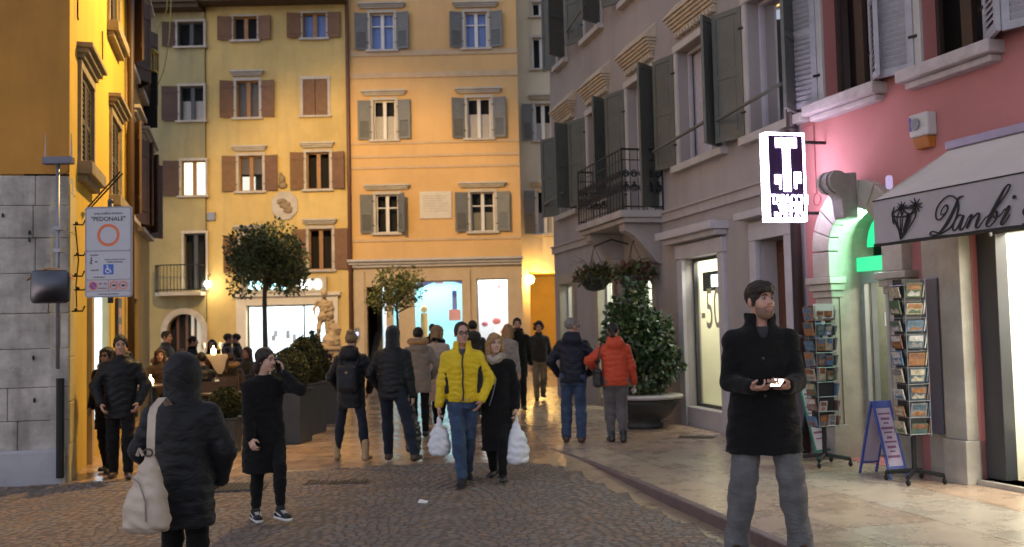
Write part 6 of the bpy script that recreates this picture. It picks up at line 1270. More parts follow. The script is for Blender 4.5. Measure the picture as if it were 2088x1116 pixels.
def person(label, loc, rz, H, h=.011, f=dict(), coat=dict(), legs=dict(), shoes=None, hair=('short', 'dark'), face=True, skin=None, group='people in the street', lean=.02, hip=(0, 0, .93), lf=(-.1, 0, 0), rf=(.1, 0, 0), lh=(-.25, .04, .84), rh=(.25, .04, .84), le=(-.4, -1, 0), re=(.4, -1, 0), lk=(0, 1, 0), rk=(0, 1, 0), head=(0, 0), lhand=dict(), rhand=dict(), seed=0, extra=None, shx=.168, fat=1., ltoe=None, rtoe=None):
    sc = H / 1.75; t = thing('person', label, 'person', loc, rz, group); skin = skin or SKIN; hip = np.array(hip, float); dz = hip[2] - .93; O = np.array([hip[0], hip[1], dz])
    J = {}
    nb = O + (0, lean, 1.46); hd = O + (0, lean + .035, 1.63); Rh = rotzx(*head); J['nb'], J['hd'], J['Rh'], J['O'] = nb, hd, Rh, O
    for sd, foot, hnd, eh, kh, toe in ((-1, lf, lh, le, lk, ltoe), (1, rf, rh, re, rk, rtoe)):
        sh = O + (sd * shx, lean * .9, 1.385); el, wr = ik(sh, hnd, .285, .26, eh); hp = O + (sd * .09, 0, .93); an = np.array(foot, float) + (0, 0, .085); kn, an = ik(hp, an, .435, .425, kh); toe_d = np.array(toe if toe is not None else (sd * .12, 1, 0), float)
        J[sd] = dict(sh=sh, el=el, wr=wr, hp=hp, kn=kn, an=an, toe=unit(toe_d))
    def W2(p): return Rh @ np.array(p, float) + hd
    # one continuous body
    s = Sdf(h); T = [(O[2] + .86, O[0], O[1], .14, .1), (O[2] + 1.0, O[0], O[1], .145, .1), (O[2] + 1.12, O[0], O[1] + lean * .4, .125, .09), (O[2] + 1.3, O[0], O[1] + lean * .8, .15, .1), (O[2] + 1.43, O[0], O[1] + lean, .11, .07)]
    s.loft(T, .05)
    for sd in (-1, 1):
        j = J[sd]; s.cone(nb + (0, 0, -.05), j['sh'], .05, .048, .05); s.cone(j['sh'], j['el'], .048, .037, .03); s.cone(j['el'], j['wr'], .037, .025, .02); s.cone(j['hp'], j['kn'], .08, .05, .05); s.cone(j['kn'], j['an'], .048, .032, .03); s.cone(j['an'] + (0, 0, -.045), j['an'] + j['toe'] * .11 + (0, 0, -.055), .03, .025, .02)
    s.cone(nb + (0, -.01, -.03), W2((0, -.02, -.07)), .06, .052, .03)
    s.ell(W2((0, -.012, .035)), (.074, .095, .083), .02, rot=Rh); s.ell(W2((0, .022, -.035)), (.057, .068, .086), .03, rot=Rh); s.ell(W2((0, .066, -.094)), (.026, .022, .018), .025, rot=Rh)
    for sd in (-1, 1):
        s.ell(W2((sd * .034, .058, -.03)), (.024, .024, .026), .02, rot=Rh); s.ell(W2((sd * .076, -.012, -.008)), (.01, .021, .032), .008, rot=Rh); s.ell(W2((sd * .031, .093, .008)), (.019, .014, .011), .012, -1, rot=Rh)
    s.ell(W2((0, .076, .027)), (.05, .017, .01), .012, rot=Rh); s.cone(W2((0, .083, .012)), W2((0, .108, -.025)), .009, .0135, .012)
    for sd in (-1, 1): s.ell(W2((sd * .013, .098, -.028)), (.009, .011, .008), .006, rot=Rh)
    s.ell(W2((0, .083, -.058)), (.024, .011, .0065), .008, rot=Rh); s.ell(W2((0, .081, -.07)), (.021, .011, .007), .008, rot=Rh)
    for sd, hk in ((-1, lhand), (1, rhand)):
        j = J[sd]; hk = dict(hk); show = hk.pop('show', True)
        fe = unit(j['wr'] - j['el']); e = hk.pop('e', fe); n = hk.pop('n', (-sd, 0, 0)); lat = hk.pop('lat', (0, 1, 0)); n = np.array(n, float); n = unit(n - unit(e) * (n @ unit(e))); lat = np.array(lat, float); lat = unit(lat - unit(e) * (lat @ unit(e)) - n * (lat @ n))
        j['he'], j['hn'] = unit(e), n
        if show: hand(s, j['wr'], e, n, lat, hk.pop('curl', .5), 1., hk.pop('thumb', .4))
    V, Q = s.mesh(); 
    def put(name, V, Q, mat, mi=None, par=None): return raw_mesh(name, V * sc, Q, mat, par or t, True, mi)
    body = put('body', V, Q, [skin, M('lips', (.34, .15, .115), .5, .1, 9)])
    if face:
        C = V[Q].mean(1); lc = (C - hd) @ Rh; m = ((np.abs(lc[:, 0]) < .024) & (np.abs(lc[:, 2] + .064) < .012 - np.abs(lc[:, 0]) * .25) & (lc[:, 1] > .068)).astype(np.int32); body.data.polygons.foreach_set('material_index', m)
        for sd in (-1, 1):
            m = MB(); m.ball(tuple(W2((sd * .031, .0735, .007)) * sc), .0135 * sc, 10, 8); e_ = m.build('eye', M('eye_white', (.26, .235, .215), .25, .02), t, smooth=True); m = MB(); m.ball(tuple(W2((sd * .031 - head[0] * -.00001, .0835, .007)) * sc), .0062 * sc, 8, 6); m.build('iris', M('dark_iris', (.02, .013, .008), .2), e_, smooth=True)
            m = MB(); m.tube([tuple(W2((sd * .013, .094, .024)) * sc), tuple(W2((sd * .03, .0955, .03)) * sc), tuple(W2((sd * .05, .08, .024)) * sc)], [.004 * sc, .0048 * sc, .002 * sc], 6); m.build('eyebrow', HAIRC[hair[1]] if hair[1] not in ('blond', 'grey') else HAIRC['brown'], t, smooth=True)
    # hair
    st, hc = hair[0], HAIRC[hair[1]]; s = Sdf(h * .85); s.ell(W2((0, -.016, .042)), (.082, .106, .09), .02, rot=Rh); 
    if st in ('fringe',): s.ell(W2((0, .03, .075)), (.078, .075, .05), .03, rot=Rh); s.ell(W2((.02, .085, .062)), (.055, .025, .03), .02, rot=Rh)
    cutz = {'short': -.05, 'fringe': -.06, 'cropped': -.03}.get(st, -.08)
    s.ell(W2((0, .1, -.03)), (.071, .078, .102 if st != 'fringe' else .082), .012, -1, rot=Rh)
    if st == 'cropped': s.ell(W2((0, .09, .06)), (.06, .05, .05), .02, -1, rot=Rh)
    s.box(W2((0, 0, cutz - .1)), (.2, .2, .1), .005, .02, -1, rot=Rh)
    if st in ('short', 'fringe', 'cropped'):
        for sd in (-1, 1): s.cone(W2((sd * .078, .022, .02)), W2((sd * .076, .02, -.03)), .011, .006, .01)
    if st == 'long':
        for sd in (-1, 1): s.cone(W2((sd * .07, -.01, .03)), W2((sd * .085, -.03, -.16)), .035, .035, .03); s.cone(W2((sd * .085, -.03, -.16)), O + (sd * .1, lean - .04, 1.3), .035, .025, .03)
        s.cone(W2((0, -.07, .02)), O + (0, lean - .1, 1.3), .06, .05, .04)
    if st == 'bob':
        for sd in (-1, 1): s.cone(W2((sd * .068, .025, .06)), W2((sd * .082, .015, -.13)), .03, .032, .03); s.cone(W2((sd * .06, -.05, 0)), W2((sd * .06, -.06, -.16)), .045, .045, .03)
        s.cone(W2((0, -.08, .02)), W2((0, -.075, -.15)), .05, .05, .03)
        s.cone(W2((-.03, .075, .085)), W2((.06, .065, .03)), .018, .016, .02)
    if st == 'pony': s.ell(W2((0, -.11, .05)), .035, .02, rot=Rh); s.cone(W2((0, -.12, .04)), W2((.01, -.15, -.06)), .033, .035, .02); s.cone(W2((.01, -.15, -.06)), W2((.02, -.12, -.2)), .033, .012, .02)
    if st == 'low_tail':
        for sd in (-1, 1): s.cone(W2((sd * .074, -.005, .03)), W2((sd * .05, -.075, -.09)), .03, .04, .03)
        s.ell(W2((0, -.09, -.07)), .055, .03, rot=Rh); s.cone(W2((0, -.1, -.05)), O + (.0, lean - .11, 1.34), .03, .02, .02)
    if st == 'bun': s.ell(W2((0, -.075, .115)), (.05, .05, .04), .02, rot=Rh)
    if st == 'curly':
        r_ = np.random.default_rng(5)
        for k in range(60):
            v = unit(r_.normal(size=3) + (0, -.25, .35))
            if v[1] > .45 and v[2] < .5: continue
            s.ell(W2(v * (.1, .115, .105) + (0, -.01, .03)), r_.uniform(.022, .036), .012)
    if st == 'cap': pass
    if st != 'none': V, Q = s.mesh(fuzz(.0035 if st != 'curly' else .006, 120)); put('hair' if st != 'beanie' else 'knit_cap', V, Q, hc)
    # trousers
    lg = dict(mat=None, r=(.1, .07, .06), hem=.05, wr=.0035); lg.update(legs)
    if lg['mat']:
        s = Sdf(h * 1.1); a, b, c_ = lg['r']; s.loft([(O[2] + .82, O[0], O[1], .16 * fat, .115 * fat), (O[2] + .92, O[0], O[1] - .01, .175 * fat, .125 * fat), (O[2] + 1.04, O[0], O[1], .155 * fat, .11 * fat)], .04)
        for sd in (-1, 1):
            j = J[sd]; ft = j['an'] + (j['kn'] - j['an']) * lg['hem']; s.cone(j['hp'] + (0, -.005, 0), j['kn'], a, b, .04); s.cone(j['kn'], ft, b, c_, .03); s.ell(j['kn'] + (0, -.3 * 0, -.15) if False else (j['kn'] * .7 + j['an'] * .3 + (0, -.015, 0)), (b * .98, b * 1.02, .13), .04)
            if lg.get('pocket'): s.box(j['hp'] * .42 + j['kn'] * .58 + (sd * a * .8, .0, -.07), (.014, .055, .07), .014, .02)
            if lg.get('cuff'): s.cone(ft + (0, 0, .02), ft + (0, 0, -.015), c_ * 1.12, c_ * 1.15, .012)
        V, Q = s.mesh(wrinkle(lg['wr'], 1., seed)); put('trousers', V, Q, lg['mat'])
    # shoes
    sh_ = dict(mat=None, sole=None, boot=0); sh_.update(shoes or {})
    if sh_['mat']:
        for sd in (-1, 1):
            j = J[sd]; a0 = j['an'] + (0, 0, -.085); d = j['toe']; hz = np.array((0, 0, 1.))
            tl = foot_tilt = 0; s = Sdf(h * .8); s.cone(a0 - d * .045 + hz * .045, a0 + d * .15 + hz * .034, .04, .036, .03, sq=(np.cross(d, hz), .92)); s.cone(a0 - d * .02 + hz * .06, j['an'] + hz * (.02 + sh_['boot']), .043, .046 if not sh_['boot'] else .055, .03)
            s.box(a0 + hz * -.05, (.4, .4, .06 - .0), .003, .006, -1) if foot_tilt == 0 and not sh_['sole'] else s.box(a0 + hz * -.035, (.4, .4, .06), .003, .006, -1); V, Q = s.mesh(); o = put('shoe', V, Q, sh_['mat'])
            if sh_['sole']:
                s = Sdf(h * .7); s.cone(a0 - d * .05 + hz * .018, a0 + d * .158 + hz * .018, .047, .042, .01); s.box(a0 + hz * -.045, (.4, .4, .047), .002, .004, -1); s.box(a0 + hz * .09, (.4, .4, .06), .002, .004, -1); V, Q = s.mesh(); put('sole', V, Q, sh_['sole'], None, o)
                if sh_.get('stripe'): m = MB(); sv = np.cross(d, hz); m.tube([tuple((a0 - d * .06 + sv * sd * .0 + hz * .06) * sc)] * 2, .001, 3) if False else None
    # coat
    ct = dict(mat=None, hem=.75, chest=(.2, .135), waist=(.185, .13), hemw=(.2, .145), sl=(.078, .064, .052), quilt=None, collar='stand', wr=.003, slit=0, name='coat'); ct.update(coat)
    if ct['mat']:
        s = Sdf(h); q = ct['quilt']; ct['chest'] = (ct['chest'][0] * .88, ct['chest'][1] * .93); ct['waist'] = (ct['waist'][0] * .9, ct['waist'][1] * .93); ct['hemw'] = (ct['hemw'][0] * .95, ct['hemw'][1] * .95); ct['sl'] = tuple(v * .85 for v in ct['sl']); hem = ct['hem'] + (O[2] if ct['hem'] > .6 else 0); cw, ww, hw = ct['chest'], ct['waist'], ct['hemw']; Ls = [(hem, O[0] + ct.get('hemx', 0), O[1] + ct.get('hemy', 0), *hw), (O[2] + 1.12, O[0], O[1] + lean * .4, *ww), (O[2] + 1.3, O[0], O[1] + lean * .8, *cw), (O[2] + 1.41, O[0], O[1] + lean, cw[0] * .86, cw[1] * .84), (O[2] + 1.475, O[0], O[1] + lean, .085, .08)]
        if hem < O[2] + .9: Ls.append((O[2] + .93, O[0], O[1], (hw[0] + ww[0]) / 2 + .005, (hw[1] + ww[1]) / 2 + .005))
        s.loft(Ls, .03, q=q)
        for sd in (-1, 1):
            j = J[sd]; a, b, c_ = ct['sl']; s.cone(nb + (0, 0, -.055), j['sh'] + (0, 0, -.015), a * .78, a * .9, .06); s.cone(j['sh'] + (0, 0, -.015), j['el'], a, b, .035, q=q); s.cone(j['el'], j['wr'] - unit(j['wr'] - j['el']) * .015, b, c_, .03, q=q)
        co = ct['collar']; nz = nb[2]; ny = nb[1]; nx_ = nb[0]
        if co == 'stand': s.loft([(nz - .04, nx_, ny, .1, .1), (nz + .03, nx_, ny + .005, .085, .088), (nz + .075, nx_, ny + .012, .082, .086)], .02)
        if co == 'open': s.loft([(nz - .06, nx_, ny, .115, .1), (nz + .02, nx_, ny - .005, .1, .088), (nz + .09, nx_, ny - .008, .096, .085)], .025); s.ell((nx_, ny + .1, nz + .035), (.042, .085, .1), .01, -1); 
        if co == 'crew': s.loft([(nz - .05, nx_, ny, .095, .09), (nz + .02, nx_, ny + .005, .075, .078)], .02)
        if co in ('hood', 'fur'): s.loft([(nz - .05, nx_, ny, .11, .105), (nz + .05, nx_, ny - .005, .092, .095)], .02); s.ell((nx_, ny - .1, nz - .01), (.14, .075, .1), .04); s.ell((nx_, ny - .06, nz + .06), (.12, .07, .05), .03)
        if co == 'hood_up': s.ell(W2((0, -.025, .03)), (.125, .15, .15), .03, rot=Rh); s.cone(W2((0, -.03, -.06)), nb + (0, -.01, 0), .12, .125, .05); s.ell(W2((0, .16, -.01)), (.078, .13, .11), .02, -1, rot=Rh); s.ell(W2((0, .0, 0)), (.095, .115, .12), .01, -1, rot=Rh)
        if ct['slit']: s.box((O[0], O[1] + .2, hem), (.012, .2, ct['slit']), .004, .02, -1)
        V, Q = s.mesh(wrinkle(ct['wr'], 1., seed + 3)); o = put(ct['name'], V, Q, ct['mat']); J['coat'] = o
        if co == 'fur':
            s = Sdf(h * .9)
            for k in range(15): a = math.pi * (k / 14 * 1.5 - .75) - math.pi / 2; s.ell((nx_ + .135 * math.cos(a), ny - .055 + .1 * math.sin(a), nz + .07 + .02 * math.sin(a)), .042, .02)
            V, Q = s.mesh(fuzz(.007, 120)); put('fur_trim', V, Q, ct['fur'])
        if co == 'open' and ct.get('shirt'): s = Sdf(h); s.loft([(nz - .2, nx_, ny + .02, .1, .09), (nz - .05, nx_, ny + .01, .085, .082), (nz + .005, nx_, ny + .008, .068, .07)], .02); V, Q = s.mesh(); put('shirt', V, Q, ct['shirt'])
        if ct.get('zip'): 
            m = MB(); zz = np.linspace(hem + .02, nz - .02, 14); L = np.array(sorted(Ls)); pts = [(O[0] + .004 * math.sin(z * 30), np.interp(z, L[:, 0], L[:, 2] + L[:, 4]) + .008, z) for z in zz]; m.tube([tuple(np.array(p) * sc) for p in pts], .009 * sc, 6); m.build('zip', ct['zip'], o)
        if ct.get('buttons'):
            L = np.array(sorted(Ls))
            for z in ct['buttons']: m = MB(); m.ball(tuple(np.array((O[0] + .012, np.interp(z, L[:, 0], L[:, 2] + L[:, 4]) + .004, z)) * sc), (.011 * sc, .005 * sc, .011 * sc), 10, 6); m.build('button', M('dark_button', (.02, .018, .018), .3), o)
    t['_'] = 0; del t['_']
    J['sc'] = sc; J['t'] = t; J['W2'] = W2
    J['world'] = lambda p: Matrix.Translation(Vector(loc)) @ Matrix.Rotation(rz, 4, 'Z') @ (Vector(tuple(np.array(p, float) * sc)))
    return J
def scarf(J, mat, r=.05, h=.011, amp=.008):
    s = Sdf(h); nb = J['nb']
    for k in range(14): a = 6.2832 * k / 14; s.ell(nb + (.085 * math.cos(a), .03 + .085 * math.sin(a), .015 + .015 * math.sin(a * 3) - .035 * math.sin(a)), r, .03)
    V, Q = s.mesh(wrinkle(amp, 2.2, 4)); return raw_mesh('scarf', V * J['sc'], Q, mat, J['t'])
def blob(name, s, mat, loc, rz, label, cat, mod=None, sc=1.):
    V, Q = s.mesh(mod); t = thing(name, label, cat, loc, rz); raw_mesh(name.split('_')[-1] + '_body' if False else 'body', V * sc, Q, mat, t); return t
# the statue: the same figure in sandstone, draped, leaning on a rock
o_st = st
s = Sdf(.022); SJ = dict(hip=np.array((0, 0, .95)))
pts = dict(h=(-.02, .04, 1.64), n=(0, 0, 1.46), ls=(-.19, 0, 1.4), rs=(.19, .02, 1.42), le=(-.24, -.08, 1.14), lw=(-.06, .16, 1.1), re=(.3, .1, 1.18), rw=(.22, .24, .98), lh=(-.09, 0, .93), rh=(.1, .0, .95), lk=(-.1, .06, .5), la=(-.12, 0, .08), rk=(.14, .2, .55), ra=(.16, .08, .14))
for k in pts: pts[k] = np.array(pts[k], float)
s.ell(pts['h'], (.1, .115, .135), .03); s.cone(pts['n'], pts['h'], .06, .06, .04); s.loft([(.86, 0, 0, .17, .13), (1.1, 0, 0, .15, .115), (1.3, 0, 0, .185, .13), (1.44, 0, 0, .12, .09)], .06); s.ell(pts['h'] + (0, -.02, .05), (.1, .115, .09), .02)
for a, b, c_, r in (('ls', 'le', 'lw', .055), ('rs', 're', 'rw', .055)): s.cone(pts[a], pts[b], r, r * .8, .04); s.cone(pts[b], pts[c_], r * .8, r * .6, .03)
for a, b, c_ in (('lh', 'lk', 'la'), ('rh', 'rk', 'ra')): s.cone(pts[a], pts[b], .1, .07, .06); s.cone(pts[b], pts[c_], .068, .045, .04); s.cone(pts[c_] + (0, -.03, -.03), pts[c_] + (0, .16, -.04), .045, .035, .03)
s.cone((-.17, -.06, 1.35), (-.2, -.04, .2), .08, .13, .06); s.cone((-.2, 0, 1.0), (.12, .12, .92), .09, .09, .05)
V, Q = s.mesh(wrinkle(.012, .8, 2)); a = R(180); Vr = V.copy(); Vr[:, 0] = -V[:, 0]; Vr[:, 1] = -V[:, 1]; Vr[:, 2] += 1.12; raw_mesh('figure', Vr, Q[:, :], SANDST, o_st)
s = Sdf(.035); s.ell((.22, -.05, .2), (.28, .24, .24), .05); s.ell((.3, 0, .5), (.2, .18, .25), .08); s.ell((.1, 0, .05), (.4, .3, .1), .05); V, Q = s.mesh(wrinkle(.02, .6, 7)); V[:, 2] += 1.12; raw_mesh('rock', V, Q, SANDST, o_st, False)
m = MB(); box_l(m, -.45, .5, -.4, .4, .12, 1.05); box_l(m, -.55, .6, -.5, .5, 0, .119); box_l(m, -.52, .57, -.46, .46, 1.051, 1.15); m.build('pedestal', SANDST, o_st, bevel=.02)
# ------------------------------------------------------------------ the people
BLK_WOOL = cloth('black_wool', (.0048, .0048, .0052), .95, .25, .3, .06); BLK_NYLON = cloth('black_nylon', (.0055, .006, .0075), .5, .15, .12, .04); NAVY_NYLON = cloth('navy_nylon', (.006, .008, .017), .55, .15, .12, .05)
DGREY_NYLON = cloth('charcoal_nylon', (.0105, .0105, .0115), .55, .15, .12, .05); YELLOW_N = cloth('yellow_nylon', (.62, .43, .01), .5, .08, .12, .1); RED_N = cloth('orange_red_nylon', (.46, .055, .018), .55, .1, .12, .1)
JEANS = cloth('blue_jeans', (.035, .058, .11), .85, .4, .3, .1); JEANS_D = cloth('dark_jeans', (.011, .015, .026), .85, .3, .3, .08); BLK_TR = cloth('black_trousers', (.005, .005, .0055), .9, .2, .2, .05); GREY_CARGO = cloth('grey_cargo_cotton', (.12, .12, .12), .9, .3, .4, .1); GREY_TR = cloth('grey_trousers', (.1, .09, .088), .9, .2, .3); BEIGE_TR = cloth('khaki_trousers', (.2, .16, .09), .9, .2, .3)
BEIGE_P = cloth('beige_parka', (.19, .15, .115), .8, .15, .2); BEIGE_C = cloth('pale_beige_coat', (.36, .29, .24), .9, .15, .3); FUR = cloth('ginger_fur', (.36, .19, .05), .95, .4, .8); KNIT = cloth('grey_knit', (.3, .28, .25), .95, .25, .7); OLIVE = cloth('olive_jacket', (.025, .023, .018), .75, .2, .2)
LEATHER_B = M('black_leather', (.014, .013, .013), .4, .2, 8, .2, 60); TAN = M('tan_suede', (.34, .23, .12), .85, .15, 8, .2, 60); BROWN_SH = M('brown_leather', (.05, .025, .015), .5, .2, 8); RUBBER = M('white_rubber', (.6, .59, .56), .6, .05); CANVAS_B = M('black_canvas', (.014, .014, .017), .85, .2, 20, .2, 90)
PLASTIC = M('white_plastic_film', (.62, .63, .66), .4, .06, 6); PHONE = M('phone_black', (.008, .008, .01), .2)
def gpos(px, py, z=None):
    q = g_at(px, py) if z is None else on_ground(px, py, z); return Vector((q.x, q.y, (q.z if z is None else z) + (.022 if z is None and inside(cobpoly, q.x, q.y) else 0)))
def lateral(p): return p
# 1 hooded woman seen from behind, near the viewer
Y1_ = 5.95; p = at(368, 900, Y1_); g1 = (p.x, Y1_, gz(p.x, Y1_) + .02)
J1 = person('woman in a black quilted jacket with its hood up, seen from behind', g1, R(-4), 1.53, .009, coat=dict(mat=DGREY_NYLON, hem=.62, chest=(.25, .175), waist=(.23, .17), hemw=(.24, .18), sl=(.098, .086, .068), quilt=(.1, .008), collar='hood_up', wr=.0025, name='puffer_jacket'), legs=dict(mat=BLK_TR, r=(.105, .07, .05)), shoes=dict(mat=LEATHER_B), hair=('short', 'dark'), face=True, lean=.03, lh=(-.2, .17, .93), rh=(.22, .16, .9), le=(-.9, -.6, 0), re=(1, -.5, 0), lf=(-.1, .03, 0), rf=(.1, -.03, 0), lhand=dict(e=(.5, .8, -.4)), rhand=dict(e=(-.5, .8, -.4)), seed=1, shx=.192)
CREAM_L = M('cream_leather', (.48, .39, .3), .5, .16, 5, .15, 70, spec=.4)
bt = thing('shoulder_bag', 'cream leather hobo bag hanging behind the left hip of the hooded woman', 'bag', tuple(at(298, 1000, 5.62)), R(-8))
s = Sdf(.008); s.loft([(-.235, .01, 0, .11, .06), (-.2, .005, 0, .135, .085), (-.08, 0, 0, .125, .085), (.06, .015, 0, .085, .06), (.16, .025, 0, .045, .035), (.2, .028, 0, .028, .022)], .03); V, Q = s.mesh(wrinkle(.005, 1.3, 5)); raw_mesh('bag_body', V, Q, CREAM_L, bt)
zs_ = at(308, 826, 5.75).z - bt.location.z
m = MB(); st_ = [(.028, 0, .2), (.03, .0, .3), (.02, .03, .42), (.012, .07, zs_ - .01), (.012, .17, zs_ + .04), (.01, .26, zs_ - .02), (.0, .31, zs_ - .14)]
for a, b in zip(st_, st_[1:]): a, b = Vector(a), Vector(b); w_ = .024; m.hexa([a + Vector((-w_, -.004, 0)), a + Vector((w_, -.004, 0)), a + Vector((w_, .004, 0)), a + Vector((-w_, .004, 0)), b + Vector((-w_, -.004, 0)), b + Vector((w_, -.004, 0)), b + Vector((w_, .004, 0)), b + Vector((-w_, .004, 0))])
m.build('strap', CREAM_L, bt); m = MB(); m.tube([(.028 + .026 * math.cos(a), -.03, .215 + .02 * math.sin(a)) for a in np.linspace(0, 6.28, 14)], .006, 6); m.build('ring', M('dark_buckle', (.06, .055, .05), .3, metal=.8), bt)
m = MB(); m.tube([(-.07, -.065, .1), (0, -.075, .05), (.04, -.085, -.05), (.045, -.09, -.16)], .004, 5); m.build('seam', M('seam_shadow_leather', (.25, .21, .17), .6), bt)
m = MB(); m.tube([(.0, -.03, .2), (-.02, -.04, .235), (-.035, -.03, .2)], .012, 5); m.build('strap_end', CREAM_L, bt)
# 2 woman on the phone
g2 = gpos(540, 1068)
J2 = person('young woman in a long black coat and canvas shoes talking on a phone', tuple(g2), R(214), 1.54, .009, coat=dict(mat=BLK_WOOL, hem=.5, chest=(.215, .145), waist=(.205, .15), hemw=(.235, .2), sl=(.08, .07, .058), collar='crew', wr=.004), legs=dict(mat=BLK_TR, r=(.09, .06, .052), hem=.2), shoes=dict(mat=CANVAS_B, sole=RUBBER), hair=('low_tail', 'dark'), head=(34, -2), lean=.03, lf=(-.07, .26, .05), rf=(.06, -.1, 0), lh=(-.15, .14, 1.5), le=(-.6, .3, -1), rh=(.2, .16, .84), lhand=dict(e=(.1, .0, 1), n=(.8, -.2, 0), lat=(.2, -1, 0), curl=.75), rhand=dict(e=(-.15, .5, -.8), n=(-.8, -.3, 0), curl=.75), seed=2, skin=SKIN_P)
pp = J2[-1]['wr'] + J2[-1]['he'] * .07 + J2[-1]['hn'] * .03; ph = thing('phone', 'black phone held to the ear by the woman in the long black coat', 'phone', tuple(J2['world'](pp)), R(214 + 20)); m = MB(); m.box((0, 0, 0), (.012, .07, .14), 0, ('X', R(15))); m.build('body', PHONE, ph, bevel=.004)
for sd in (-1, 1):
    j = J2[sd]; m = MB(); a0 = j['an'] + (0, 0, -.085); d = j['toe']; sv = np.cross(d, (0, 0, 1.)); sc = J2['sc']
    for q in (-1, 1): m2 = MB(); m2.tube([tuple((a0 + d * y + sv * q * (.046 - abs(y - .02) * .08) + np.array((0, 0, z))) * sc) for y, z in ((-.07, .06), (-.02, .075), (.03, .06), (.08, .045))], .005, 5); m2.build('side_stripe', RUBBER, J2['t'])
    m = MB()
    for k in range(4): y = .05 + .022 * k; m.tube([tuple((a0 + d * y + sv * q * .022 + np.array((0, 0, .088 - .008 * k))) * sc) for q in (-1, 0, 1)], .0045, 5)
    m.build('shoelace', RUBBER, J2['t'])
# 3 tall man in the black coat with two phones
g3 = on_ground(1567, 1128, .004)
J3 = person('tall dark haired man in a black coat and grey cargo trousers looking aside', tuple(g3), R(176), 1.87, .0075, coat=dict(mat=BLK_WOOL, hem=.65, chest=(.215, .145), waist=(.21, .145), hemw=(.262, .185), sl=(.083, .07, .058), collar='open', shirt=cloth('charcoal_shirt', (.03, .03, .033)), wr=.004, buttons=(1.02, 1.26)), legs=dict(mat=GREY_CARGO, r=(.102, .084, .074), pocket=True, cuff=True, wr=.0032, hem=.0), shoes=dict(mat=BROWN_SH), hair=('fringe', 'dark'), head=(28, 6), lean=.0, lf=(-.2, .02, 0), rf=(.2, .0, 0), lh=(-.1, .29, 1.085), rh=(.11, .29, 1.085), le=(-.45, -.8, -.3), re=(.45, -.8, -.3), lhand=dict(e=(.75, .55, .05), n=(.1, -.1, 1), lat=(-.3, .8, .2), curl=.8, thumb=.7), rhand=dict(e=(-.6, .7, .0), n=(-.1, -.1, 1), lat=(.3, .8, .2), curl=.8, thumb=.7), seed=3, shx=.175)
def phone_at(J, sd, lab, lit, rz, tilt=0):
    j = J[sd]; p = J['world'](j['wr'] + j['he'] * .085 + j['hn'] * .022); t = thing('phone', lab, 'phone', tuple(p), rz); m = MB(); m.box((0, 0, 0), (.075, .15, .009), 0, ('X', tilt)); o = m.build('body', PHONE, t, bevel=.003)
    m = MB(); m.box(tuple(Matrix.Rotation(tilt, 3, 'X') @ Vector((0, 0, .0055))), (.066, .125, .001), 0, ('X', tilt)); m.build('screen', lit, t); return t
phone_at(J3, -1, 'lit phone in the left hand of the tall man in the black coat', glow('phone_screen', (1, .93, .8), 5), R(150), R(-18)); phone_at(J3, 1, 'dark phone in the right hand of the tall man in the black coat', M('screen_off', (.01, .01, .012), .1), R(215), R(10))
# stubble of the tall man
s = Sdf(.006); W2 = J3['W2']; Rh = J3['Rh']; s.ell(W2((0, .026, -.062)), (.0605, .071, .066), .02, rot=Rh); s.ell(W2((0, .066, -.095)), (.0285, .025, .0205), .02, rot=Rh); s.ell(W2((0, .092, -.063)), (.027, .03, .0115), .004, -1, rot=Rh); s.box(W2((0, 0, .045)), (.2, .2, .08), .002, .012, -1, rot=Rh); s.box(W2((0, -.1, -.05)), (.2, .1, .2), .002, .02, -1, rot=Rh); s.ell(W2((0, .12, -.02)), (.045, .06, .028), .01, -1, rot=Rh)
V, Q = s.mesh(fuzz(.0012, 300)); raw_mesh('beard', V * J3['sc'], Q, M('stubble', (.2, .115, .08), .8, .4, 60), J3['t'])
# 4 and 5 the couple walking towards the viewer
g4 = gpos(948, 990)
J4 = person('man in a bright yellow puffer jacket, glasses and blue jeans walking arm in arm', tuple(g4), R(183), 1.7, .01, coat=dict(mat=YELLOW_N, hem=.885, chest=(.222, .155), waist=(.205, .15), hemw=(.19, .135), sl=(.085, .075, .06), quilt=(.062, .007), collar='open', shirt=cloth('grey_scarf_cloth', (.06, .06, .075)), zip=M('dark_zip', (.03, .02, .02), .5), wr=.002, name='puffer_jacket'), legs=dict(mat=JEANS, r=(.1, .072, .06), wr=.005), shoes=dict(mat=CANVAS_B, sole=CANVAS_B), hair=('cropped', 'dark'), head=(14, 0), lean=.02, lf=(-.03, -.22, .03), rf=(.03, .16, 0), rh=(.27, .06, .83), lh=(-.2, .1, .9), le=(-1, -.4, 0), rhand=dict(e=(0, .1, -1), n=(-1, .1, 0), lat=(0, 1, 0), curl=.85), lhand=dict(e=(.4, .3, -.8)), seed=4)
o = J4['t']; sc = J4['sc']; W2 = J4['W2']; m = MB()
for sd in (-1, 1): m.tube([tuple(W2((sd * .032 + .024 * math.cos(a), .103, .005 + .018 * math.sin(a))) * sc) for a in np.linspace(0, 6.28, 14)], .0032, 5); m.tube([tuple(W2((sd * .056, .1, .008)) * sc), tuple(W2((sd * .076, 0, .008)) * sc)], .0028, 5)
m.tube([tuple(W2((-.008, .106, .01)) * sc), tuple(W2((.008, .106, .01)) * sc)], .003, 5); m.build('glasses', M('glasses_black', (.012, .012, .016), .3), o)
for sd in (-1, 1):
    s = Sdf(.011); j = J4[sd]; s.loft([(.98, sd * .165, .02, .045, .075), (1.3, sd * .185, .03, .04, .06)], .02); V, Q = s.mesh(); raw_mesh('side_panel', V * sc * np.array([1.03, 1.0, 1]), Q, cloth('black_stretch_panel', (.015, .014, .015)), J4['coat'])
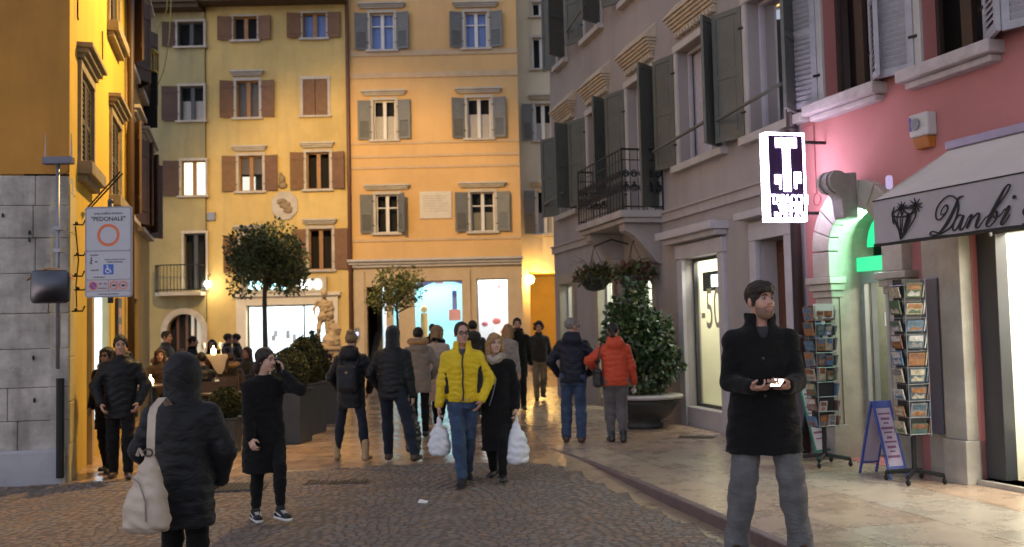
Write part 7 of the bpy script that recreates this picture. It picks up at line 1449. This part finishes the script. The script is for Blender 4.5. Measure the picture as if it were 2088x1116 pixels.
def carrier(p, w_, h_, d_, lab, mat, rz, seed, holder=.12):
    t = thing('shopping_bag', lab, 'bag', tuple(p), rz); s = Sdf(.012); s.loft([(-h_, 0, 0, w_ * .36, d_ * .8), (-h_ + .02, 0, 0, w_ * .46, d_), (-h_ * .72, 0, 0, w_ * .5, d_), (-h_ * .4, 0, 0, w_ * .38, d_ * .7), (-holder, 0, 0, w_ * .16, d_ * .35), (-.02, 0, 0, .018, .016), (.015, 0, 0, .014, .012)], .02, e=2.0); V, Q = s.mesh(wrinkle(.006, 1.5, seed)); raw_mesh('bag_body', V, Q, mat, t); return t
hp4 = J4['world'](J4[1]['wr'] + J4[1]['he'] * .1); carrier(hp4, .24, .42, .09, 'white plastic carrier bag in the hand of the man in yellow', PLASTIC, R(10), 1)
g5 = gpos(1016, 984)
J5 = person('blonde woman in a long black coat and pale scarf beside the man in yellow', tuple(g5), R(172), 1.57, .01, coat=dict(mat=BLK_WOOL, hem=.36, chest=(.205, .14), waist=(.19, .14), hemw=(.2, .155), sl=(.08, .068, .058), collar='crew', wr=.004), legs=dict(mat=BLK_TR, r=(.085, .06, .052)), shoes=dict(mat=LEATHER_B, boot=.22), hair=('bob', 'blond'), head=(26, 0), lean=.02, lf=(-.07, .1, 0), rf=(.08, -.16, .02), rh=(.27, .24, 1.02), re=(.8, -.6, -.6), lh=(-.24, .04, .86), lhand=dict(e=(0, .1, -1), n=(1, .1, 0), lat=(0, 1, 0), curl=.85), rhand=dict(e=(.8, .5, 0), n=(0, -.3, -1), lat=(0, .6, .8), curl=.5), seed=5, skin=SKIN_P)
scarf(J5, cloth('pale_scarf', (.34, .27, .21), .95, .4, .6), .042)
o = J5['coat']; m = MB(); m.tube([tuple(np.array(q) * J5['sc']) for q in ((-.03, .165, 1.22), (.01, .168, 1.05), (.06, .165, .9))], .006, 5); m.build('zip', STEEL, o)
hp5 = J5['world'](J5[-1]['wr'] + J5[-1]['he'] * .1); carrier(hp5 + Vector((0, 0, 0)), .27, .5, .09, 'large white plastic bag hanging from the hand of the blonde woman', PLASTIC, R(-8), 2)
# 6 woman with the small backpack
g6 = gpos(718, 940, 0)
J6 = person('woman seen from behind in a black parka, dark leggings and tan boots', tuple(g6), R(-6), 1.59, .012, coat=dict(mat=BLK_NYLON, hem=.72, chest=(.215, .15), waist=(.205, .15), hemw=(.2, .155), sl=(.085, .075, .06), collar='hood', wr=.004, name='parka'), legs=dict(mat=JEANS_D, r=(.085, .06, .048), hem=.2), shoes=dict(mat=TAN, boot=.14), hair=('bun', 'fair'), face=False, lean=.02, lf=(-.24, .1, 0), rf=(.23, -.14, .0), rk=(.4, 1, 0), lk=(-.4, 1, 0), lh=(-.2, .17, .93), rh=(.2, .17, .93), le=(-1, -.6, 0), re=(1, -.6, 0), seed=6)
def tied(J, p): return tuple(J['world'](p))
t = thing('backpack', 'small black backpack worn by the woman in the black parka', 'backpack', tied(J6, (0, -.2, 1.12)), R(-6)); s = Sdf(.012); s.box((0, 0, 0), (.125, .06, .165), .05); s.box((0, -.06, -.05), (.095, .02, .08), .02, .02); V, Q = s.mesh(wrinkle(.003, 1, 2)); raw_mesh('bag_body', V, Q, CANVAS_B, t)
m = MB(); m.ball((.01, -.07, .08), (.02, .008, .016), 8, 6); m.build('logo_patch', M('tan_patch', (.3, .17, .08), .7), t)
for q in (-1, 1): m = MB(); m.tube([(q * .09, .05, .15), (q * .12, .12, .24), (q * .13, .26, .22)], .016, 6); m.build('strap', CANVAS_B, t)
m = MB(); 
for sd in (-1, 1): m.tube([tuple(J6['W2']((sd * .032 + .026 * math.cos(a), .05, .135 + .02 * math.sin(a))) * J6['sc']) for a in np.linspace(0, 6.28, 12)], .004, 5)
m.build('sunglasses', M('glasses_black', (.012, .012, .016), .3), J6['t'])
# 7 man in the black puffer with the dark bag
g7 = gpos(803, 945, 0)
J7 = person('man seen from behind in a black puffer jacket, knit cap and dark jeans', tuple(g7), R(-8), 1.65, .012, coat=dict(mat=BLK_NYLON, hem=.82, chest=(.225, .155), waist=(.21, .15), hemw=(.19, .14), sl=(.088, .078, .06), quilt=(.075, .007), collar='stand', wr=.002, name='puffer_jacket'), legs=dict(mat=JEANS_D, r=(.098, .07, .06)), shoes=dict(mat=BROWN_SH), hair=('short', 'black'), face=False, lean=.03, lf=(-.12, .2, 0), rf=(.34, -.22, .03), lh=(-.2, .15, .93), le=(-1, -.6, 0), rh=(.27, -.02, .84), rhand=dict(e=(0, 0, -1), n=(-1, 0, 0), lat=(0, 1, 0), curl=.85), seed=7)
s = Sdf(.012); W2 = J7['W2']; s.ell(W2((0, -.012, .035)), (.094, .116, .1), .02); s.cone(W2((0, -.04, -.05)), J7['nb'] + (0, -.02, .02), .085, .09, .04); s.ell(W2((0, .13, -.03)), (.075, .09, .1), .01, -1); V, Q = s.mesh(wrinkle(.003, 1.5, 1)); raw_mesh('knit_cap', V * J7['sc'], Q, cloth('black_knit', (.012, .012, .013), .95, .2, .6), J7['t'])
hp7 = J7['world'](J7[1]['wr'] + J7[1]['he'] * .1); carrier(hp7, .2, .58, .06, 'dark glossy carrier bag in the hand of the man in the black puffer', M('dark_bag_film', (.035, .026, .022), .35, .2), R(20), 3)
# 8 parka with fur
g8 = gpos(856, 893, 0)
J8 = person('person seen from behind in a beige parka with a ginger fur hood', tuple(g8), R(4), 1.63, .014, coat=dict(mat=BEIGE_P, hem=.72, chest=(.225, .16), waist=(.2, .15), hemw=(.21, .155), sl=(.088, .078, .062), collar='fur', fur=FUR, wr=.004, name='parka'), legs=dict(mat=BLK_TR, r=(.09, .062, .055)), shoes=dict(mat=LEATHER_B), hair=('short', 'black'), face=False, lf=(-.09, -.12, .01), rf=(.09, .14, 0), lh=(-.2, .15, .95), rh=(.2, .15, .95), le=(-1, -.6, 0), re=(1, -.6, 0), seed=8)
# 9 pale coat
g9 = gpos(893, 880, 0)
J9 = person('woman in a pale beige coat with a black scarf partly behind the man in yellow', tuple(g9), R(-25), 1.66, .014, coat=dict(mat=BEIGE_C, hem=.5, chest=(.2, .14), waist=(.19, .14), hemw=(.2, .15), collar='crew', wr=.004), legs=dict(mat=BLK_TR, r=(.085, .06, .05)), shoes=dict(mat=RUBBER), hair=('bob', 'fair'), face=False, head=(-30, 0), lf=(-.08, .1, 0), rf=(.08, -.1, .01), seed=9, skin=SKIN_P); scarf(J9, BLK_WOOL, .045, .014)
# 10 dark head behind, 11 grey knit, 12 tall dark man, 13 curly man
g10 = gpos(968, 850, 0); J10 = person('person in a dark olive coat seen from behind between the couple and the shop', tuple(g10), R(10), 1.74, .015, coat=dict(mat=OLIVE, hem=.7, collar='hood', wr=.004), legs=dict(mat=BLK_TR), shoes=dict(mat=LEATHER_B), hair=('short', 'black'), face=False, seed=10, rf=(.1, .15, 0), lf=(-.1, -.12, 0))
g10b = gpos(884, 815, 0); person('dark haired person in a black coat walking away beyond the beige parka', tuple(g10b), R(0), 1.72, .016, coat=dict(mat=BLK_WOOL, hem=.7, collar='stand'), legs=dict(mat=BLK_TR), shoes=dict(mat=LEATHER_B), hair=('short', 'black'), face=False, seed=11)
g11 = gpos(1036, 852, 0); J11 = person('blonde woman in a pale grey knitted jacket behind the couple', tuple(g11), R(-40), 1.66, .014, coat=dict(mat=KNIT, hem=.75, chest=(.215, .15), sl=(.085, .072, .058), collar='stand', wr=.006, name='knit_jacket'), legs=dict(mat=JEANS_D), shoes=dict(mat=LEATHER_B), hair=('bob', 'blond'), face=False, head=(10, 0), seed=12, skin=SKIN_P, lf=(-.08, .12, 0), rf=(.08, -.1, 0))
g12 = gpos(1058, 836, 0); J12 = person('tall bearded man in a long black hooded coat walking towards the viewer', tuple(g12), R(184), 1.78, .014, coat=dict(mat=BLK_WOOL, hem=.62, chest=(.21, .145), hemw=(.2, .15), collar='hood', wr=.004), legs=dict(mat=BLK_TR, r=(.09, .066, .055)), shoes=dict(mat=LEATHER_B), hair=('short', 'black'), lf=(-.08, .18, 0), rf=(.1, -.15, .02), seed=13, lh=(-.26, -.05, .85), rh=(.26, .1, .86))
g13 = gpos(1101, 817, 0); J13 = person('man with big curly hair in an olive jacket and khaki trousers', tuple(g13), R(186), 1.7, .014, coat=dict(mat=OLIVE, hem=.86, chest=(.22, .15), waist=(.205, .15), hemw=(.19, .14), sl=(.084, .074, .06), collar='stand', wr=.004, name='jacket'), legs=dict(mat=BEIGE_TR, r=(.1, .075, .062), wr=.006), shoes=dict(mat=LEATHER_B), hair=('curly', 'dark'), lf=(-.1, -.18, .05), rf=(.08, .12, 0), lh=(-.28, -.08, .87), rh=(.28, .1, .87), seed=14)
for J in (J12,):
    s = Sdf(.012); s.ell(J['W2']((0, .04, -.075)), (.055, .06, .055), .02, rot=J['Rh']); s.ell(J['W2']((0, .1, -.055)), (.024, .03, .014), .005, -1, rot=J['Rh']); V, Q = s.mesh(fuzz(.002, 150)); raw_mesh('beard', V * J['sc'], Q, HAIRC['black'], J['t'])
# 14 and 15 the couple on the pavement
g14 = on_ground(1172, 903, .006)
J14 = person('grey haired man in a navy jacket and blue jeans walking away along the pavement', tuple(g14), R(-6), 1.7, .011, coat=dict(mat=NAVY_NYLON, hem=.84, chest=(.225, .155), waist=(.205, .15), hemw=(.195, .145), sl=(.086, .076, .06), collar='hood', wr=.004, name='jacket'), legs=dict(mat=JEANS, r=(.098, .075, .07), wr=.005), shoes=dict(mat=BROWN_SH), hair=('cropped', 'grey'), head=(-50, 0), lf=(-.12, .06, 0), rf=(.1, -.05, 0), lh=(-.21, .16, .95), rh=(.21, .16, .95), le=(-1, -.6, 0), re=(1, -.6, 0), seed=15)
o = J14['t']; m = MB(); W2 = J14['W2']; sc = J14['sc']
for sd in (-1, 1): m.tube([tuple(W2((sd * .032 + .024 * math.cos(a), .103, .005 + .018 * math.sin(a))) * sc) for a in np.linspace(0, 6.28, 12)], .0032, 5); m.tube([tuple(W2((sd * .056, .1, .008)) * sc), tuple(W2((sd * .078, 0, .008)) * sc)], .0028, 5)
m.build('glasses', M('glasses_black', (.012, .012, .016), .3), o)
g15 = on_ground(1258, 903, .006)
J15 = person('woman seen from behind in an orange red puffer jacket with a dark ponytail', tuple(g15), R(3), 1.62, .011, coat=dict(mat=RED_N, hem=.84, chest=(.225, .16), waist=(.22, .165), hemw=(.215, .16), sl=(.09, .08, .062), quilt=(.08, .008), collar='hood', wr=.002, name='puffer_jacket'), legs=dict(mat=GREY_TR, r=(.112, .078, .06), wr=.004), shoes=dict(mat=LEATHER_B, boot=.06), hair=('pony', 'black'), face=False, head=(-18, 0), lf=(-.07, .05, 0), rf=(.09, -.05, 0), lh=(-.26, .15, 1.05), le=(-1, -.5, -.2), rh=(.29, .06, .86), rhand=dict(e=(0, .1, -1), n=(-1, 0, 0), curl=.8), seed=16, fat=1.12)
p = J15['world'](J15[1]['wr'] + J15[1]['he'] * .09); t = thing('tissue', 'white tissue in the right hand of the woman in the red jacket', 'tissue', tuple(p)); s = Sdf(.008); s.ell((0, 0, -.02), (.03, .025, .04), .01); V, Q = s.mesh(wrinkle(.008, 3, 1)); raw_mesh('paper', V, Q, RUBBER, t)
t = thing('handbag', 'black shoulder bag hanging at the left side of the woman in red', 'bag', tied(J15, (-.27, .0, 1.0)), R(3)); s = Sdf(.012); s.box((0, 0, -.04), (.05, .13, .13), .03); V, Q = s.mesh(wrinkle(.003, 1, 4)); raw_mesh('bag_body', V, Q, LEATHER_B, t); m = MB(); m.tube([(0, -.09, .08), (.03, -.06, .28), (.07, -.03, .43), (.07, .05, .43), (.03, .08, .28), (0, .1, .08)], .012, 6); m.build('strap', LEATHER_B, t)
m = MB(); m.ball(tuple(J15['W2']((0, -.13, .055)) * J15['sc']), (.02, .012, .014), 8, 6); m.build('hair_tie', RUBBER, J15['t'])
# 16 and 17 the pair by the yellow wall
g16 = gpos(247, 975); J16 = person('young dark haired man in a black jacket walking close to the yellow wall', tuple(g16), R(195), 1.63, .011, coat=dict(mat=BLK_NYLON, hem=.74, chest=(.225, .15), waist=(.21, .15), hemw=(.2, .15), sl=(.086, .076, .06), collar='hood', wr=.004, name='jacket'), legs=dict(mat=BLK_TR, r=(.098, .07, .06)), shoes=dict(mat=BROWN_SH), hair=('short', 'black'), head=(8, -4), lf=(-.09, .05, 0), rf=(.1, -.12, 0), lh=(-.22, .16, .92), rh=(.21, .16, .92), le=(-1, -.6, 0), re=(1, -.6, 0), seed=17)
g17 = gpos(222, 962); J17 = person('dark haired woman with sunglasses and a grey scarf beside the yellow wall', tuple(g17), R(175), 1.48, .011, coat=dict(mat=BLK_WOOL, hem=.6, chest=(.2, .14), hemw=(.2, .15), collar='crew', wr=.004), legs=dict(mat=BLK_TR), shoes=dict(mat=LEATHER_B), hair=('bob', 'black'), head=(-6, 0), seed=18, lf=(-.08, .1, 0), rf=(.08, -.1, 0), lh=(-.2, .2, 1.0), rh=(.22, .1, .9)); scarf(J17, cloth('blue_grey_scarf', (.16, .16, .21), .95, .5, .6), .05)
m = MB(); W2 = J17['W2']; sc = J17['sc']
for sd in (-1, 1): m.ball(tuple(W2((sd * .032, .1, .004)) * sc), (.025 * sc, .008 * sc, .019 * sc), 10, 6)
m.tube([tuple(W2((-.05, .1, .012)) * sc), tuple(W2((.05, .1, .012)) * sc)], .004, 5); m.build('sunglasses', M('glasses_black', (.012, .012, .016), .3), J17['t'])

# ------------------------------------------------------------------ the cafe terrace: bar tables, stools and its guests
WOOD_D = M('dark_table_wood', (.06, .035, .02), .5, .25, 6); CLOTH = M('beige_table_cloth', (.36, .29, .22), .9, .1, 6, .15)
def stool(x, y, label):
    t = thing('bar_stool', label, 'stool', (x, y, 0), 0, 'bar stools on the cafe terrace'); m = MB(); m.lathe([(.17, .72), (.18, .74), (.17, .77)], n=16); m.build('seat', WOOD_D, t)
    for a in (45, 135, 225, 315): m = MB(); m.tube([(.12 * math.cos(R(a)), .12 * math.sin(R(a)), .72), (.2 * math.cos(R(a)), .2 * math.sin(R(a)), 0)], .016, 6); m.build('leg', IRON, t)
    m = MB(); m.tube([(.17 * math.cos(R(a)), .17 * math.sin(R(a)), .28) for a in range(0, 361, 30)], .01, 5); m.build('foot_ring', IRON, t)
def guest(px, py, Y, label, rz, mat, hair, hem=.62, face=True, H=1.72, head=(0, 0), coll='stand', fur=None, h=.015):
    c = at(px, py, Y); s_ = 2000 / Y; ztop = c.z; hipz = .8; sc = H / 1.75; zneed = ztop / sc - (1.75 - .93); hipz = max(.5, zneed)
    person(label, (c.x, Y, 0), rz, H, h, coat=dict(mat=mat, hem=.78, collar=coll, fur=fur, wr=.004, chest=(.215, .15), sl=(.085, .075, .06)), legs=dict(mat=BLK_TR), shoes=dict(mat=LEATHER_B), hair=hair, face=face, hip=(0, 0, hipz), lf=(-.12, .32, max(0, hipz - .72)), rf=(.12, .34, max(0, hipz - .72)), lk=(-.1, 1, .6), rk=(.1, 1, .6), lh=(-.15, .38, hipz + .2), rh=(.15, .38, hipz + .2), head=head, group='guests of the cafe', seed=int(px))
    return Vector((c.x, Y, 0)), hipz * sc
GU = [(335, 676, 19.0, 'man in a dark blue jacket bending over a table at the arched door', -100, cloth('dark_blue_jacket', (.018, .025, .04)), ('short', 'dark')), (389, 686, 21.0, 'dark haired guest in black at the cafe, before the lit arch door', -80, BLK_WOOL, ('short', 'black')), (433, 693, 21.5, 'long haired woman in black behind the cafe candle', 190, BLK_WOOL, ('long', 'black')), (461, 681, 22.0, 'guest in a dark brown jacket seated back to back with another', -70, cloth('dark_brown_jacket', (.03, .02, .014)), ('short', 'dark')), (485, 681, 22.6, 'guest in a black jacket at the far end of the cafe terrace', 100, BLK_NYLON, ('short', 'black'))]
for k, (px, py, Y, lab, rz, mt, hr) in enumerate(GU):
    c, hz = guest(px, py, Y, lab, R(rz), mt, hr); 
guest(326, 712, 17.0, 'woman with a pale fur hood seated low behind the hooded woman', R(200), cloth('brown_coat', (.05, .03, .02)), ('bob', 'brown'), coll='fur', fur=cloth('pale_fur', (.36, .26, .17), .95, .4, .8), H=1.6)
guest(470, 722, 18.2, 'guest in a brown coat with a ginger fur collar seated by the phone woman', R(20), cloth('dark_brown_coat', (.035, .024, .016)), ('short', 'brown'), face=False, coll='fur', fur=FUR, H=1.65)
for px_, py_, Y_, lab_, rz_, mt_, hr_ in ((372, 712, 18.0, 'guest in a dark green coat low behind the hood of the near woman', 160, OLIVE, ('short', 'dark')), (447, 716, 19.0, 'guest in a black coat leaning over the cafe table left of the phone woman', -110, BLK_WOOL, ('bob', 'dark')), (507, 708, 20.0, 'guest in a grey brown coat just behind the head of the phone woman', 150, cloth('grey_brown_coat', (.05, .042, .035)), ('long', 'brown')), (412, 742, 16.6, 'guest in black bending low before the pale table cloth', 30, BLK_NYLON, ('short', 'black'))): guest(px_, py_, Y_, lab_, R(rz_), mt_, hr_)
def bar_table(px, py, Y, label, clothc=False, r=.36):
    c = at(px, py, Y); z = c.z; t = thing('bar_table', label, 'table', (c.x, Y, 0), 0, 'high tables of the cafe'); m = MB(); m.lathe([(r - .01, z - .03), (r, z - .02), (r, z), (.01, z + .001)], n=24); m.build('table_top', WOOD_D, t); m = MB(); m.tube([(0, 0, .03), (0, 0, z - .03)], .035, 8); m.lathe([(.24, 0), (.24, .02), (.04, .05)], n=16); m.build('leg', IRON, t)
    return Vector((c.x, Y, z + .002))
def candle(p, label, e=3):
    t = thing('candle_glass', label, 'candle', tuple(p), 0, 'candles on the cafe tables'); m = MB(); m.lathe([(.035, 0), (.045, .05), (.04, .1)], n=12); m.build('glass', glow('candle_glow', (1, .75, .35), 9), t, smooth=True); m = MB(); m.lathe([(.01, .1), (.014, .12), (.002, .16)], n=8); m.build('flame', glow('flame_glow', (1, .8, .4), 25), t); l = lamp('flame_light', 'POINT', (0, 0, .25), e, (1, .65, .25), .04, t)
def glassware(p, label, wine=True):
    t = thing('wine_glass', label, 'glass', tuple(p), 0, 'glasses on the cafe tables'); m = MB(); m.lathe([(.035, 0), (.034, .004), (.005, .01), (.005, .09), (.03, .12), (.04, .16), (.032, .21)], n=12); m.build('bowl', M('clear_glass', (.5, .5, .5), .08, .02, spec=.8, metal=.2), t, smooth=True)
tp = bar_table(432, 724, 17.2, 'high cafe table with a pale pointed table cloth', r=.24); 
m = MB(); vs = []; n_ = 28
for k in range(n_ + 1):
    a = 6.2832 * k / n_; drop = .1 + .3 * abs(math.cos(2 * (a + math.pi / 4 + .78))) ** 3 if False else .04 + .3 * max(0, abs(math.sin(2 * a)) ** 1.5); r = .25 + .01 * math.sin(8 * a); vs += [(0.0, 0, 0.004), (r * math.cos(a), r * math.sin(a), .004), ((r + .03) * math.cos(a), (r + .03) * math.sin(a), -drop)]
m.add(vs, [f for k in range(n_) for f in ((3 * k, 3 * k + 1, 3 * k + 4), (3 * k + 1, 3 * k + 2, 3 * k + 5, 3 * k + 4))]); t = thing('table_cloth', 'pale beige pointed cloth draped over the high cafe table', 'tablecloth', tuple(tp), R(0)); m.build('cloth', CLOTH, t, smooth=True)
candle(tp + Vector((.06, -.1, .006)), 'glowing candle glass on the pale pointed table cloth'); 
for dx, dy, lb in ((-.12, -.08, 'left of the candle'), (.15, .04, 'right of the candle')): glassware(tp + Vector((dx, dy, .006)), 'wine glass on the pale table cloth, ' + lb)
t2 = bar_table(312, 785, 15.0, 'low round cafe table behind the hooded woman', r=.4); candle(t2 + Vector((.0, -.1, 0)), 'tall pair of candle flames glowing behind the hooded woman')
t3 = bar_table(466, 800, 15.6, 'round cafe table half hidden by the woman on the phone', r=.42); glassware(t3 + Vector((-.12, -.2, 0)), 'wine glass on the table half hidden by the woman on the phone'); 
t = thing('paper_menu', 'white paper menu lying on the table beside the ball topiary', 'menu', tuple(t3 + Vector((-.12, -.1, .004))), R(20)); m = MB(); m.box((0, 0, .004), (.24, .17, .006)); m.build('sheet', RUBBER, t)
t4 = bar_table(650, 740, 24.0, 'dark high table with a plant and a candle before the statue', r=.75); candle(t4 + Vector((.1, -.3, 0)), 'candle glowing on the dark table below the statue', 6)
m = MB(); t = thing('wine_bottle', 'green wine bottle standing on the dark table below the statue', 'bottle', tuple(t4 + Vector((-.22, -.3, 0)))); m.lathe([(.04, 0), (.042, .02), (.042, .2), (.016, .27), (.015, .33)], n=14); m.build('body', M('green_bottle', (.03, .16, .02), .2), t, smooth=True)
for k, (px, Y, lb) in enumerate(((389, 21.3, 'under the guest before the arch door'), (433, 21.4, 'under the long haired woman'), (461, 22.0, 'under the guest in dark brown'), (485, 22.6, 'at the far end of the terrace'))): c = at(px, 700, Y); stool(c.x, Y, 'dark bar stool ' + lb)
def chair(x, y, rz, label):
    t = thing('cafe_chair', label, 'chair', (x, y, 0), rz, 'folding chairs on the cafe terrace'); m = MB(); box_l(m, -.2, .2, -.2, .2, .44, .465); m.build('seat', WOOD_D, t); m = MB(); m.tube([(-.18, -.2, .46), (-.18, -.27, .9)], .014, 6); m.tube([(.18, -.2, .46), (.18, -.27, .9)], .014, 6); box_l(m, -.19, .19, -.28, -.255, .72, .88); m.build('backrest', WOOD_D, t)
    for sx in (-.17, .17):
        for y0, y1 in ((.17, -.2), (-.17, .22)): m = MB(); m.tube([(sx, y0, .45), (sx, y1, 0)], .013, 6); m.build('leg', IRON, t)
for px, Y, rz, lb in ((425, 15.2, 30, 'before the table with the pale cloth'), (465, 16.3, 200, 'behind the round table by the phone woman'), (404, 16.0, 100, 'beside the hooded woman'), (520, 17.5, -60, 'hidden behind the planter boxes')): c = at(px, 800, Y); chair(c.x, Y, R(rz), 'dark folding cafe chair ' + lb)
pt = at(656, 750, 22.5); t = thing('potted_plant', 'reddish leafy plant in a dark pot beside the cafe table', 'plant', (pt.x, 22.5, 0)); m = MB(); m.lathe([(.16, 0), (.22, .5), (.24, .52), (.2, .53)], n=16); m.build('pot', PLANTER, t); P, Nn = crown_pts(900, [(0, 0, .9, .3), (.1, 0, .65, .25), (-.12, .05, .7, .25)], rg6, .3); leaves('foliage', P, Nn, .11, M('red_brown_leaf', (.09, .03, .02), .6, .4, 6), t, rg6)
